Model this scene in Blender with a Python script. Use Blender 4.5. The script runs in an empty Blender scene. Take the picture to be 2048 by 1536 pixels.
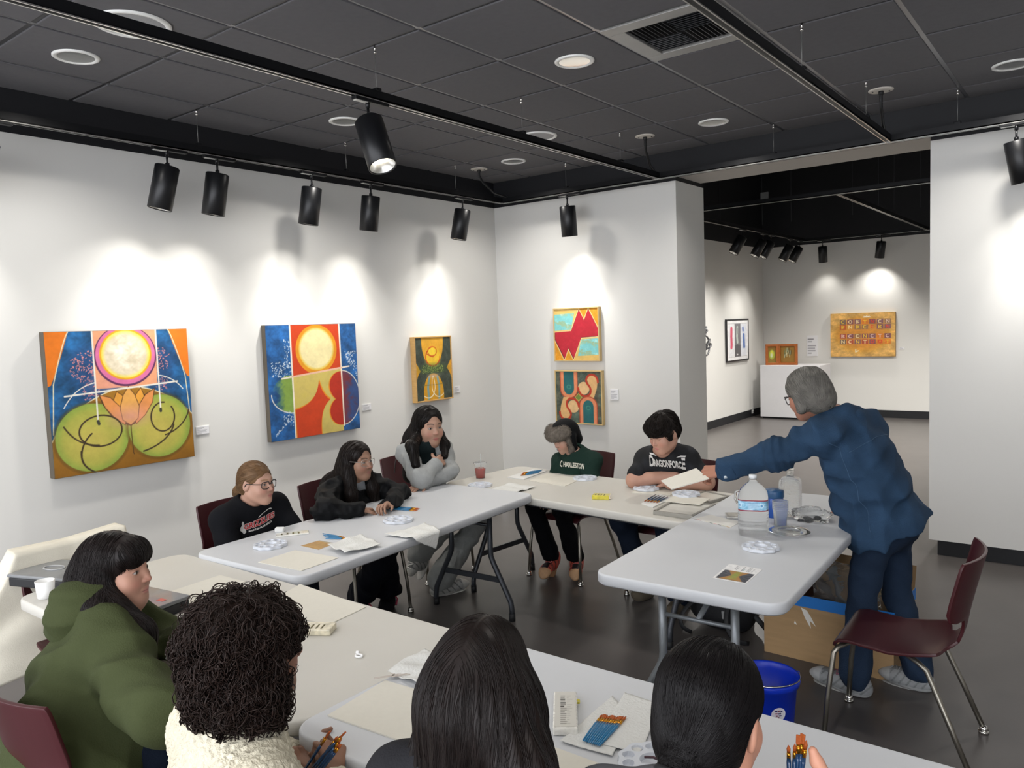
import bpy, bmesh, math, random
import numpy as np
from mathutils import Vector, Matrix
COL = bpy.context.scene.collection
SC = bpy.context.scene
random.seed(7); RNG = np.random.default_rng(7)
PI = math.pi
A = lambda *v: np.array(v, dtype=float)
def nrm(v):
    v = np.asarray(v, float); return v/(np.linalg.norm(v)+1e-12)
# ------------------------------------------------------------ camera (solved from the ceiling grid and wall lines)
CAMH = 1.74; FPX = 1560.75
YAW, PITCH, ROLL = 0.6602, 0.0735, -0.0349
_f = A(-math.sin(YAW)*math.cos(PITCH), math.cos(YAW)*math.cos(PITCH), -math.sin(PITCH))
_r = A(math.cos(YAW), math.sin(YAW), 0); _u = np.cross(_r, _f)
CR = math.cos(ROLL)*_r+math.sin(ROLL)*_u; CU = -math.sin(ROLL)*_r+math.cos(ROLL)*_u; CF = _f
def ray(u, v): return CR*(u-1024)/FPX-CU*(v-768)/FPX+CF
def P(u, v, z):                      # the point of the horizontal plane z seen at a photo pixel
    d = ray(u, v); q = d*((z-CAMH)/d[2]); q[2] = z; return q
def PY(u, v, y):
    d = ray(u, v); q = d*(y/d[1]); q[2] += CAMH; return q
def PX(u, v, x):
    d = ray(u, v); q = d*(x/d[0]); q[2] += CAMH; return q
cam = bpy.data.cameras.new('camera'); cam.sensor_width = 36; cam.lens = 36*FPX/2048; cam.clip_start = 0.05
co = bpy.data.objects.new('camera', cam); COL.objects.link(co)
M = Matrix(((CR[0], CU[0], -CF[0], 0), (CR[1], CU[1], -CF[1], 0), (CR[2], CU[2], -CF[2], CAMH), (0, 0, 0, 1)))
co.matrix_world = M; SC.camera = co
# ------------------------------------------------------------ materials
def lin(c):
    if isinstance(c, str): c = [int(c[i:i+2], 16)/255 for i in (0, 2, 4)]
    return [x/12.92 if x <= .04045 else ((x+.055)/1.055)**2.4 for x in c[:3]]
def mat(name, col=None, rough=.6, metal=0., var=.06, vscale=8., bump=0., bscale=60., trans=0., ior=1.45, spec=.5, vcol=False, alpha=1., emis=0., coat=0., sheen=0., stretch=None, aniso=0.):
    m = bpy.data.materials.new(name); m.use_nodes = True
    N = m.node_tree.nodes; L = m.node_tree.links; b = N['Principled BSDF']
    I = b.inputs
    I['Roughness'].default_value = rough; I['Metallic'].default_value = metal
    I['IOR'].default_value = ior; I['Specular IOR Level'].default_value = spec
    if trans: I['Transmission Weight'].default_value = trans
    if alpha < 1: I['Alpha'].default_value = alpha
    if coat: I['Coat Weight'].default_value = coat
    if sheen: I['Sheen Weight'].default_value = sheen
    if aniso: I['Anisotropic'].default_value = aniso
    tc = N.new('ShaderNodeTexCoord')
    src = tc.outputs['Object']
    if stretch:
        mp = N.new('ShaderNodeMapping'); mp.inputs['Scale'].default_value = stretch; L.new(src, mp.inputs['Vector']); src = mp.outputs['Vector']
    if vcol:
        a = N.new('ShaderNodeAttribute'); a.attribute_name = 'Col'; base = a.outputs['Color']
    else:
        rgb = N.new('ShaderNodeRGB'); rgb.outputs[0].default_value = (*lin(col), 1); base = rgb.outputs[0]
    if var:
        n = N.new('ShaderNodeTexNoise'); n.inputs['Scale'].default_value = vscale; n.inputs['Detail'].default_value = 4
        L.new(src, n.inputs['Vector'])
        mr = N.new('ShaderNodeMapRange'); mr.inputs['From Min'].default_value = .25; mr.inputs['From Max'].default_value = .75
        mr.inputs['To Min'].default_value = 1-var; mr.inputs['To Max'].default_value = 1+var
        L.new(n.outputs['Fac'], mr.inputs['Value'])
        mx = N.new('ShaderNodeVectorMath'); mx.operation = 'SCALE'
        L.new(base, mx.inputs[0]); L.new(mr.outputs['Result'], mx.inputs['Scale']); base = mx.outputs[0]
    L.new(base, I['Base Color'])
    if emis:
        L.new(base, I['Emission Color']); I['Emission Strength'].default_value = emis
    if bump:
        n2 = N.new('ShaderNodeTexNoise'); n2.inputs['Scale'].default_value = bscale; n2.inputs['Detail'].default_value = 3
        L.new(src, n2.inputs['Vector'])
        bp = N.new('ShaderNodeBump'); bp.inputs['Strength'].default_value = bump; bp.inputs['Distance'].default_value = .01
        L.new(n2.outputs['Fac'], bp.inputs['Height']); L.new(bp.outputs['Normal'], I['Normal'])
    return m
MT = {}
def m_(key, *a, **k):
    if key not in MT: MT[key] = mat(key, *a, **k)
    return MT[key]
# ------------------------------------------------------------ mesh building
def mesh_obj(name, V, F, mats, parent=None, mi=None, smooth=True, col=None, loc=None):
    """V (n,3); F list of tuples or int array (n,3|4)"""
    me = bpy.data.meshes.new(name); V = np.asarray(V, float)
    if loc is not None: V = V-np.asarray(loc)
    if isinstance(F, np.ndarray):
        n, k = F.shape
        me.vertices.add(len(V)); me.vertices.foreach_set('co', V.astype(np.float32).ravel())
        me.loops.add(n*k); me.loops.foreach_set('vertex_index', F.astype(np.int32).ravel())
        me.polygons.add(n); me.polygons.foreach_set('loop_start', (np.arange(n)*k).astype(np.int32))
        me.update(calc_edges=True); me.validate()
    else:
        me.from_pydata([tuple(v) for v in V], [], F); me.update()
    for m in (mats if isinstance(mats, (list, tuple)) else [mats]): me.materials.append(m)
    if mi is not None and len(mi) == len(me.polygons): me.polygons.foreach_set('material_index', np.asarray(mi, np.int32))
    sm = np.full(len(me.polygons), bool(smooth)) if not hasattr(smooth, '__len__') else np.asarray(smooth, bool)
    if len(sm) == len(me.polygons): me.polygons.foreach_set('use_smooth', sm)
    if col is not None:
        ca = me.color_attributes.new('Col', 'FLOAT_COLOR', 'POINT')
        c4 = np.ones((len(V), 4), np.float32); c4[:, :3] = col
        ca.data.foreach_set('color', c4.ravel())
    o = bpy.data.objects.new(name, me); COL.objects.link(o)
    if parent is not None: o.parent = parent
    return o
_bev = {}
def bevel_box(sx, sy, sz, b, seg=2):
    k = (round(sx, 5), round(sy, 5), round(sz, 5), b, seg)
    if k in _bev: return _bev[k]
    bm = bmesh.new(); bmesh.ops.create_cube(bm, size=1)
    bmesh.ops.scale(bm, vec=(sx, sy, sz), verts=bm.verts)
    if b > 0: bmesh.ops.bevel(bm, geom=bm.edges[:], offset=b, segments=seg, profile=.5, affect='EDGES')
    bm.verts.ensure_lookup_table()
    V = np.array([v.co[:] for v in bm.verts]); F = [tuple(v.index for v in f.verts) for f in bm.faces]; bm.free()
    _bev[k] = (V, F); return V, F
def rotz(a): c, s = math.cos(a), math.sin(a); return A([c, -s, 0], [s, c, 0], [0, 0, 1])
def rotx(a): c, s = math.cos(a), math.sin(a); return A([1, 0, 0], [0, c, -s], [0, s, c])
def roty(a): c, s = math.cos(a), math.sin(a); return A([c, 0, s], [0, 1, 0], [-s, 0, c])
def frame(z, x=None):                # 3x3 with columns X,Y,Z
    z = nrm(z); x = A(1, 0, 0) if x is None else np.asarray(x, float)
    if abs(np.dot(nrm(x), z)) > .98: x = A(0, 1, 0)
    y = nrm(np.cross(z, x)); x = np.cross(y, z); return np.stack([x, y, z], 1)
class MB:
    def __init__(s): s.V = []; s.F = []; s.MI = []; s.S = []; s.n = 0
    def add(s, V, F, m=0, smooth=True, R=None, c=(0, 0, 0)):
        V = np.asarray(V, float)
        if R is not None: V = V@np.asarray(R).T
        V = V+np.asarray(c, float)
        s.V.append(V); s.F += [tuple(int(i)+s.n for i in f) for f in F]; s.MI += [m]*len(F); s.S += [smooth]*len(F); s.n += len(V); return s
    def box(s, c, size, b=0., R=None, m=0, seg=2):
        V, F = bevel_box(*size, b, seg); return s.add(V, F, m, False, R, c)
    def bx(s, lo, hi, b=0., m=0, R=None, c=(0, 0, 0)):
        lo, hi = np.asarray(lo, float), np.asarray(hi, float); V, F = bevel_box(*(hi-lo), b)
        return s.add(V+(lo+hi)/2, F, m, False, R, c)
    def tube(s, pts, r, n=10, m=0, closed=False, caps=True, flat=None):
        pts = [np.asarray(p, float) for p in pts]; K = len(pts); r = [r]*K if not hasattr(r, '__len__') else r
        T = []
        for i in range(K):
            a = pts[(i-1) % K] if closed or i > 0 else pts[i]; b = pts[(i+1) % K] if closed or i < K-1 else pts[i]
            T.append(nrm(b-a))
        X = frame(T[0])[:, 0]; V = []
        for i in range(K):
            X = nrm(X-T[i]*np.dot(X, T[i])); Y = np.cross(T[i], X)
            for j in range(n):
                a = 2*PI*j/n; fx, fy = flat if flat else (1, 1)
                V.append(pts[i]+r[i]*(fx*math.cos(a)*X+fy*math.sin(a)*Y))
        F = []
        for i in range(K if closed else K-1):
            i2 = (i+1) % K
            for j in range(n): F.append((i*n+j, i*n+(j+1) % n, i2*n+(j+1) % n, i2*n+j))
        if caps and not closed: F += [tuple(range(n))[::-1], tuple((K-1)*n+j for j in range(n))]
        return s.add(V, F, m)
    def cyl(s, a, b, r, r2=None, n=20, m=0, caps=True):
        return s.tube([a, b], [r, r if r2 is None else r2], n, m, caps=caps)
    def lathe(s, prof, n=32, m=0, R=None, c=(0, 0, 0), sq=None):
        V = []; F = []; K = len(prof)
        for (r, z) in prof:
            for j in range(n):
                a = 2*PI*j/n; x, y = math.cos(a), math.sin(a)
                k = 1 if sq is None else (abs(x)**sq+abs(y)**sq)**(-1/sq)
                V.append((r*x*k, r*y*k, z))
        for i in range(K-1):
            for j in range(n): F.append((i*n+j, i*n+(j+1) % n, (i+1)*n+(j+1) % n, (i+1)*n+j))
        return s.add(V, F, m, True, R, c)
    def ball(s, c, r, n=12, m=0, R=None):
        r = (r, r, r) if not hasattr(r, '__len__') else r
        V = [(0, 0, r[2])]; F = []
        for i in range(1, n):
            t = PI*i/n
            for j in range(2*n): V.append((r[0]*math.sin(t)*math.cos(PI*j/n), r[1]*math.sin(t)*math.sin(PI*j/n), r[2]*math.cos(t)))
        V.append((0, 0, -r[2])); k = 2*n
        for j in range(k): F.append((0, 1+j, 1+(j+1) % k)); F.append((len(V)-1, len(V)-1-k+(j+1) % k, len(V)-1-k+j))
        for i in range(n-2):
            for j in range(k): F.append((1+i*k+j, 1+(i+1)*k+j, 1+(i+1)*k+(j+1) % k, 1+i*k+(j+1) % k))
        return s.add(V, F, m, True, R, c)
    def prism(s, poly, z0, z1, m=0, R=None, c=(0, 0, 0), smooth=False):
        n = len(poly); V = [(x, y, z0) for x, y in poly]+[(x, y, z1) for x, y in poly]
        F = [tuple(range(n))[::-1], tuple(range(n, 2*n))]+[(i, (i+1) % n, n+(i+1) % n, n+i) for i in range(n)]
        return s.add(V, F, m, smooth, R, c)
    def quad(s, a, b, c, d, m=0): return s.add([a, b, c, d], [(0, 1, 2, 3)], m, False)
    def build(s, name, mats, parent=None, loc=None):
        return mesh_obj(name, np.concatenate(s.V), s.F, mats, parent, s.MI, s.S, loc=loc)
def rrect(w, d, r, n=6):
    p = []
    for cx, cy, a0 in ((w/2-r, d/2-r, 0), (-w/2+r, d/2-r, 90), (-w/2+r, -d/2+r, 180), (w/2-r, -d/2+r, 270)):
        for k in range(n+1):
            a = math.radians(a0+90*k/n); p.append((cx+r*math.cos(a), cy+r*math.sin(a)))
    return p
def slab(mb, w, d, r, z0, z1, e=.006, m=0, n=6, R=None, c=(0, 0, 0)):   # rounded plate with softened top and bottom edges
    rings = [(e, z0), (0, z0+e), (0, z1-e), (e*.3, z1-e*.3), (e, z1)]; V = []
    for off, z in rings: V += [(x, y, z) for x, y in rrect(w-2*off, d-2*off, max(r-off, .001), n)]
    k = 4*(n+1); F = [tuple(range(k))[::-1], tuple(range(4*k, 5*k))]
    for i in range(4): F += [(i*k+j, i*k+(j+1) % k, (i+1)*k+(j+1) % k, (i+1)*k+j) for j in range(k)]
    sm = [False, False]+[True]*(4*k)
    for f, t in zip(F, sm): pass
    s0 = len(mb.S); mb.add(V, F, m, True, R, c); mb.S[s0] = mb.S[s0+1] = False
    return mb
# ------------------------------------------------------------ scene records
def tag(o, label=None, cat=None, group=None, kind=None):
    if label: o['label'] = label
    if cat: o['category'] = cat
    if group: o['group'] = group
    if kind: o['kind'] = kind
    return o
def empty(name, label, cat, loc=(0, 0, 0), rz=0., group=None):
    o = bpy.data.objects.new(name, None); COL.objects.link(o); o.empty_display_size = .05
    o.location = tuple(float(x) for x in loc); o.rotation_euler = (0, 0, rz); return tag(o, label, cat, group)
def struct(o): o['kind'] = 'structure'; return o
def dup(root, label, loc, rz=0., group=None, rot=None):
    def cp(o, par):
        c = o.copy(); COL.objects.link(c)
        if par is not None: c.parent = par
        for ch in list(o.children): cp(ch, c)
        return c
    r = cp(root, None); r.location = tuple(float(x) for x in loc); r.rotation_euler = rot if rot else (0, 0, rz); r['label'] = label
    if group: r['group'] = group
    return r
def grid_plane(name, w, h, nx, ny, paint, material, parent=None, R=None, c=(0, 0, 0), thick=0.):
    """flat painted face in local XY, paint(u,v)->rgb (sRGB) per vertex, u right, v up in 0..1"""
    gx, gy = np.meshgrid(np.linspace(0, 1, nx), np.linspace(0, 1, ny))
    rgb = np.clip(paint(gx, gy), 0, 1).reshape(-1, 3); rgb = np.where(rgb <= .04045, rgb/12.92, ((rgb+.055)/1.055)**2.4)
    V = np.stack([(gx.ravel()-.5)*w, (gy.ravel()-.5)*h, np.zeros(nx*ny)], 1)
    if R is not None: V = V@np.asarray(R).T
    V = V+np.asarray(c)
    i = np.arange((nx-1)*(ny-1)); r = i//(nx-1)*nx+i % (nx-1)
    F = np.stack([r, r+1, r+nx+1, r+nx], 1)
    return mesh_obj(name, V, F, material, parent, smooth=False, col=rgb)
def hexc(h): return A(*[int(h[i:i+2], 16)/255 for i in (0, 2, 4)])
class Paint:                          # tiny anti-aliased raster painter on vertex colours, coordinates 0..1 with v up
    def __init__(s, u, v, bg, asp=1.): s.u, s.v, s.asp = u, v, asp; s.px = 1.2/u.shape[1]; s.c = np.zeros(u.shape+(3,))+hexc(bg); s.n = s._noise()
    def _noise(s):
        u, v = s.u*9, s.v*9; n = 0
        for k in range(5):
            f = 1.7**k; n = n+np.sin(u*f*1.3+3*np.sin(v*f*.9+k)+k*2.1)*np.sin(v*f*1.1+2.2*np.sin(u*f*.8+k*1.7))/1.25**k
        return n/2.2
    def mask(s, d): return np.clip(.5-d/s.px, 0, 1)
    def put(s, m, col, a=1.): m = (m*a)[..., None]; s.c = s.c*(1-m)+(hexc(col) if isinstance(col, str) else col)*m; return s
    def poly_d(s, pts):
        d = np.full(s.u.shape, 1e9); sg = np.ones(s.u.shape); n = len(pts)
        for i in range(n):
            a, b = pts[i], pts[i-1]; ex, ey = b[0]-a[0], b[1]-a[1]; wx, wy = s.u-a[0], s.v-a[1]
            t = np.clip((wx*ex+wy*ey)/(ex*ex+ey*ey+1e-12), 0, 1); d = np.minimum(d, (wx-ex*t)**2+(wy-ey*t)**2)
            c1, c2, c3 = s.v >= a[1], s.v < b[1], ex*wy > ey*wx
            sg = np.where((c1 & c2 & c3) | (~c1 & ~c2 & ~c3), -sg, sg)
        return sg*np.sqrt(d)
    def poly(s, pts, col, a=1.): return s.put(s.mask(s.poly_d(pts)), col, a)
    def ell_d(s, c, r): k = np.sqrt(((s.u-c[0])/r[0])**2+((s.v-c[1])/r[1])**2); return (k-1)*min(r)
    def ell(s, c, r, col, a=1., soft=0.):
        d = s.ell_d(c, r); return s.put(np.clip(.5-d/max(s.px, soft), 0, 1), col, a)
    def line(s, pts, w, col, a=1., closed=False):
        d = np.full(s.u.shape, 1e9)
        for i in range(0 if closed else 1, len(pts)):
            p, q = pts[i-1], pts[i]; ex, ey = q[0]-p[0], q[1]-p[1]; wx, wy = s.u-p[0], s.v-p[1]
            t = np.clip((wx*ex+wy*ey)/(ex*ex+ey*ey+1e-12), 0, 1); d = np.minimum(d, (wx-ex*t)**2+(wy-ey*t)**2)
        return s.put(s.mask(np.sqrt(d)-w/2), col, a)
    def arc(s, c, r, a0, a1, w, col, n=24, a=1.):
        return s.line([(c[0]+r[0]*math.cos(math.radians(a0+(a1-a0)*k/n)), c[1]+r[1]*math.sin(math.radians(a0+(a1-a0)*k/n))) for k in range(n+1)], w, col, a)
    def texture(s, amp): s.c = s.c*(1+amp*s.n[..., None]); return s
def bez(p0, p1, p2, p3, n=16):
    t = np.linspace(0, 1, n+1)[:, None]; p0, p1, p2, p3 = map(np.asarray, (p0, p1, p2, p3))
    return [tuple(x) for x in (1-t)**3*p0+3*t*(1-t)**2*p1+3*t*t*(1-t)*p2+t**3*p3]
def text_mesh(s, size, bold=0., extrude=0.):
    c = bpy.data.curves.new('t', 'FONT'); c.body = s; c.size = size; c.align_x = 'CENTER'; c.align_y = 'CENTER'; c.offset = bold; c.extrude = extrude; c.resolution_u = 3
    o = bpy.data.objects.new('t', c); COL.objects.link(o); dg = bpy.context.evaluated_depsgraph_get(); dg.update()
    me = bpy.data.meshes.new_from_object(o.evaluated_get(dg))
    V = np.array([v.co[:] for v in me.vertices]); F = [tuple(p.vertices) for p in me.polygons]
    bpy.data.objects.remove(o); bpy.data.meshes.remove(me); bpy.data.curves.remove(c); return V, F
# ============================================================ ROOM
XL, YB, ZW, ZC = -4.93, 6.16, 2.92, 3.165
wallm = m_('wall_paint', 'd9d8d4', .75, var=.012, vscale=1.5, bump=.02, bscale=220)
blackm = m_('black_paint', '15161a', .6, var=.1)
basem = m_('black_rubber_base', '1b1c1f', .5, var=.1)
floorm = m_('floor_vinyl', '565250', .3, var=.10, vscale=3.5, bump=.015, bscale=40, spec=.45)
tilem = m_('ceiling_tile', '5e5d60', .85, var=.05, vscale=30, bump=.15, bscale=400)
railm = m_('ceiling_rail', '8d8d90', .3, metal=.8, var=.05)
whitem = m_('white_enamel', 'e9e9e6', .35, var=.02)
FAR = 14.1
def sbox(name, lo, hi, m):
    return struct(MB().bx(lo, hi).build(name, m))
sbox('floor', (-5.6, -3, -.06), (4, 14.6, 0), floorm)
sbox('wall_left', (XL-.15, -1.6, .10), (XL, YB+.2, ZW), wallm)
sbox('baseboard_left', (XL-.15, -1.6, 0), (XL-.03, YB, .10), basem)
sbox('wall_back', (XL, YB, .10), (-2.963, 6.72, ZW), wallm)
sbox('baseboard_back', (XL, YB+.03, 0), (-2.99, 6.69, .10), basem)
sbox('wall_right', (-1.042, YB, .112), (4, 6.72, ZW), wallm)
sbox('baseboard_right', (-.99, YB+.03, 0), (4, 6.69, .112), basem)
sbox('wall_light_block', (2.9, -1.6, 0), (3.05, YB, 3.4), wallm)  # unseen wall, added to block world light coming from the right
sbox('trim_1', (XL-.15, -1.6, ZW), (XL, YB, 3.4), blackm)
sbox('trim_2', (XL-.15, YB, ZW), (-2.963, 6.72, 3.4), blackm)
sbox('trim_3', (-1.042, YB, ZW), (4, 6.72, 3.4), blackm)
sbox('trim_4', (-2.963, YB, 2.955), (-1.042, YB+.06, 3.4), blackm)
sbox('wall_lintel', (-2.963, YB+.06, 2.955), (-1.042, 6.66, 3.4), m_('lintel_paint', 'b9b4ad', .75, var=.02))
# far gallery
sbox('wall_far_left', (-5.25, 6.72, .10), (-5.1, FAR, 2.99), wallm)
sbox('baseboard_far_left', (-5.25, 6.72, 0), (-5.09, FAR, .125), basem)
sbox('wall_far_back', (-5.25, FAR, .10), (3, FAR+.15, 2.99), wallm)
sbox('baseboard_far_back', (-5.25, FAR-.01, 0), (3, FAR+.15, .125), basem)
sbox('trim_5', (-5.25, 6.72, 2.99), (-5.1, FAR, 4.6), blackm)
sbox('trim_6', (-5.25, FAR, 2.99), (3, FAR+.15, 4.6), blackm)
sbox('ceiling_far', (-5.25, 6.72, 4.55), (3, FAR+.15, 4.65), blackm)
sbox('wall_far_front', (-5.25, 6.66, 3.4), (4, 6.72, 4.6), blackm)
sbox('wall_far_right', (2.6, 6.72, 0), (2.75, FAR, 4.6), wallm)
# ceiling: lay-in tiles with a reveal, rails between them
GX0, GY0, GS = -4.4818, 2.7892, .61
mb = MB(); rl = MB()
for i in range(-1, 14):
    for j in range(-7, 6):
        x0, y0 = GX0+GS*i, GY0+GS*j; x1, y1 = x0+GS, y0+GS
        if x0 > 3.4: continue
        if i == 4 and j == 1: continue
        lo = [max(x0+.013, XL), y0+.013]; hi = [x1-.013, min(y1-.013, YB)]
        if hi[0]-lo[0] < .02 or hi[1]-lo[1] < .02: continue
        mb.bx((lo[0], lo[1], ZC), (hi[0], hi[1], ZC+.02), .003)
mb.bx((XL-.1, -1.6, ZC+.03), (4, YB+.05, ZC+.2))
ceil = struct(mb.build('ceiling', tilem))
for i in range(0, 14): rl.bx((GX0+GS*i-.012, -1.5, ZC+.006), (GX0+GS*i+.012, YB, ZC+.03))
struct(rl.build('trim_7', railm)); rl = MB()
for j in range(-7, 6): rl.bx((XL, GY0+GS*j-.012, ZC+.0065), (3.4, GY0+GS*j+.012, ZC+.03))
struct(rl.build('trim_8', m_('ceiling_rail_dark', '3a3a3d', .4, metal=.3, var=.05)))
# recessed downlights
alum = m_('reflector_aluminium', 'd8d8d6', .25, metal=.9, var=.03)
def downlight():
    t = empty('ceiling_downlight', '', 'ceiling light')
    MB().lathe([(.098, .0), (.1, -.006), (.085, -.008), (.083, 0), (.083, .004), (.098, .004)], 40).build('trim_ring', whitem, t)
    MB().lathe([(.083, -.004), (.078, .03), (.06, .085), (.045, .1), (0, .1)], 40).build('reflector', alum, t)
    return t
DL = [((152, 113), 'recessed round downlight at the far left end of the ceiling, beside the track'), ((1149, 122), 'recessed round downlight left of the square air vent'),
      ((1427, 244), 'recessed round downlight above the opening to the far gallery'), ((1027, 322), 'small recessed downlight nearest the room corner'),
      ((2025, 129), 'recessed downlight cut by the right edge of the photo'), ((690, 242), 'recessed downlight half hidden behind the hanging spotlight')]
# holes for the cans are cut in the tile by the fixture itself: a dark-free shallow dish just under the tile
d0 = None
for (px, lab) in DL:
    p = P(*px, ZC); p[2] = ZC-.001
    if d0 is None:
        d0 = empty('ceiling_downlight', lab, 'ceiling light', p, 0, 'recessed downlights')
        MB().lathe([(.108, .001), (.108, -.004), (.1, -.008), (.088, -.007), (.084, -.0035)], 40).build('trim_ring', whitem, d0)
        MB().lathe([(.086, -.004), (.07, -.0025), (.03, -.0022), (0, -.002)], 40).build('reflector', alum, d0)
    else: dup(d0, lab, p, 0, 'recessed downlights')
# ceiling speakers (flat round grilles)
for n, (px, lab, s) in enumerate([((265, 48), 'large white round ceiling speaker grille above the long track', 1), ((1075, 272), 'round ceiling speaker grille partly hidden by the long track', .9)]):
    p = P(*px, ZC); p[2] = ZC-.001
    t = empty('ceiling_speaker', lab, 'ceiling speaker', p, 0, 'ceiling speakers')
    MB().lathe([(.165*s, 0), (.165*s, -.006), (.155*s, -.01), (.14*s, -.008), (.138*s, -.002)], 48).build('rim', whitem, t)
    MB().lathe([(.14*s, -.003), (.07*s, -.006), (0, -.007)], 48).build('grille', m_('speaker_grille', '9c9da0', .6, metal=.3, var=.2, vscale=300), t)
# air vent
vx, vy = GX0+GS*4.5, GY0+GS*1.5
t = empty('air_vent', 'square metal air vent with a dark louvred core set in the ceiling', 'vent', (vx, vy, ZC))
fr = MB(); W, I = .292, .205
for (a, b) in (((-W, -W), (W, -I)), ((-W, I), (W, W)), ((-W, -I), (-I, I)), ((I, -I), (W, I))): fr.bx((a[0], a[1], -.004), (b[0], b[1], .012), .002)
fr.build('frame', m_('vent_metal', '9b9a97', .4, metal=.5, var=.08), t)
MB().bx((-I, -I, .016), (I, I, .02)).build('core', m_('vent_dark', '0c0d10', .7), t)
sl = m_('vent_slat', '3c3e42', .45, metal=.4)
for q, (cx, cy, ax) in enumerate(((-.1, -.1, 0), (.1, -.1, 1), (-.1, .1, 1), (.1, .1, 0))):
    for k in range(8):
        o = -.082+.0235*k; R = rotx(.7) if ax else roty(.7)
        s = (.19, .016, .002) if ax else (.016, .19, .002); c = (cx, cy+o, .006) if ax else (cx+o, cy, .006)
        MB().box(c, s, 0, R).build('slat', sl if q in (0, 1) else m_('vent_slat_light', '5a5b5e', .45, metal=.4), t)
# ------------------------------------------------------------ lighting tracks
trackm = m_('track_black', '101114', .4, metal=.3, var=.1); trackl = m_('track_lip', 'c9c8c4', .25, metal=.9, var=.03)
def track(name, a, b, lab, lipw=.006, z=2.9):
    a = A(*a, z); b = A(*b, z); L = np.linalg.norm(b-a); R = frame(A(0, 0, 1), (b-a)/L)
    t = empty(name, lab, 'lighting track', (a+b)/2, math.atan2(b[1]-a[1], b[0]-a[0]))
    MB().bx((-L/2, -.018, .004), (L/2, .018, .05)).build('channel', trackm, t)
    for s in (-1, 1): MB().bx((-L/2, s*.0145-lipw/2, -.001), (L/2, s*.0145+lipw/2, .004)).build('lip', trackl, t)
    for s in (-1, 1): MB().bx((-L/2, s*.018-.003*(s > 0), .004), (L/2, s*.018+.003*(s < 0), .012)).build('edge_strip', trackm, t)
    return t
ZT = 2.895; XT1, XT2, XT3, YT = -4.60, -2.975, -1.245, 5.875
track('lighting_track', (XT1, -1.2), (XT1, YT), 'black lighting track hung along the left wall of paintings', z=ZT)
track('lighting_track', (XT1, YT), (3, YT), 'black lighting track hung along the back wall and over the opening', z=ZT)
track('lighting_track', (XT2, -1.2), (XT2, YT), 'long black lighting track crossing the middle of the ceiling', z=ZT)
track('lighting_track', (XT3, -1.2), (XT3, YT), 'black lighting track passing beside the air vent', z=ZT)
track('lighting_track', (-4.25, 6.9), (-4.25, 13.75), 'lighting track along the far gallery left wall', z=3.01)
track('lighting_track', (-4.25, 13.75), (2.4, 13.75), 'lighting track along the far gallery back wall', z=3.01)
track('lighting_track', (-5.0, 8.75), (2.4, 8.75), 'lighting track running across the far gallery just beyond the opening', z=3.01)
track('lighting_track', (-2.36, 8.75), (-2.36, 13.75), 'lighting track running away down the middle of the far gallery', z=3.01)
# hanging wires with grippers
chrome = m_('chrome', 'd5d3cf', .12, metal=1., var=.02)
wirem = m_('wire_steel', '8a8a88', .4, metal=.7, var=.05)
WIRES = [((398, 218), XT1, 0), ((699, 281), XT1, 0), ((914, 329), XT1, 0), ((1128, 325), 0, YT), ((1545, 247), 0, YT), ((1915, 178), 0, YT), ((768, 87), XT2, 0), ((1057, 192), XT2, 0), ((1251, 262), XT2, 0), ((1616, 45), XT3, 0), ((1742, 161), XT3, 0)]
WL = ['over the leftmost pair of spotlights', 'behind the tilted hanging spotlight', 'nearest the room corner on the left wall track', 'over the single spotlight on the back wall', 'over the opening left of the right wall', 'at the upper right beside the right wall', 'on the long middle track, nearest the camera', 'on the long middle track, second from the camera', 'on the long middle track, nearest the back wall', 'on the track beside the vent, nearer the camera', 'on the track beside the vent, by its conduit plate']
w0 = None
for k, (px, wx, wy) in enumerate(WIRES):
    p = P(*px, ZC); p = A(wx or p[0], wy or p[1], ZC)
    lab = 'steel suspension wire with bright gripper '+WL[k]
    if w0 is None:
        w0 = empty('suspension_wire', lab, 'wire', p, 0, 'track suspension wires')
        MB().cyl((0, 0, -.015), (0, 0, ZT+.05-ZC), .0016, n=6).build('wire', wirem, w0)
        MB().cyl((0, 0, .008), (0, 0, -.02), .005, n=10).ball((0, 0, -.026), .0085, 8).build('gripper', chrome, w0)
        MB().bx((-.02, -.016, ZT+.048-ZC), (.02, .016, ZT+.066-ZC), .003).build('track_clip', trackm, w0)
    else: dup(w0, lab, p, 0, 'track suspension wires')
for px, lab in (((1440, 400), 'faint steel wire in the far gallery beside the jamb'), ((1524, 400), 'faint steel wire in the far gallery above the wall corner'), ((1582, 400), 'faint steel wire in the far gallery over the corner spotlights'), ((1705, 370), 'faint steel wire in the far gallery on the middle track, left one'), ((1757, 400), 'faint steel wire in the far gallery above the rightmost spotlight'), ((1788, 420), 'faint steel wire in the far gallery on the middle track, right one'), ((1841, 400), 'faint steel wire in the far gallery next to the right wall edge')):
    q = PY(*px, 11.); tag(MB().cyl((q[0], q[1], 3.05), (q[0], q[1], 4.55), .003, n=5).build('suspension_wire', m_('wire_dim', '2e3035', .5, metal=.5)), lab, 'wire', 'far gallery suspension wires')
tag(MB().box(PY(1529, 394, 11.), (.11, .02, .13), .004).build('junction_box', m_('box_grey', '77797c', .6)), 'small grey junction box high in the dark far gallery', 'junction box')
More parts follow.
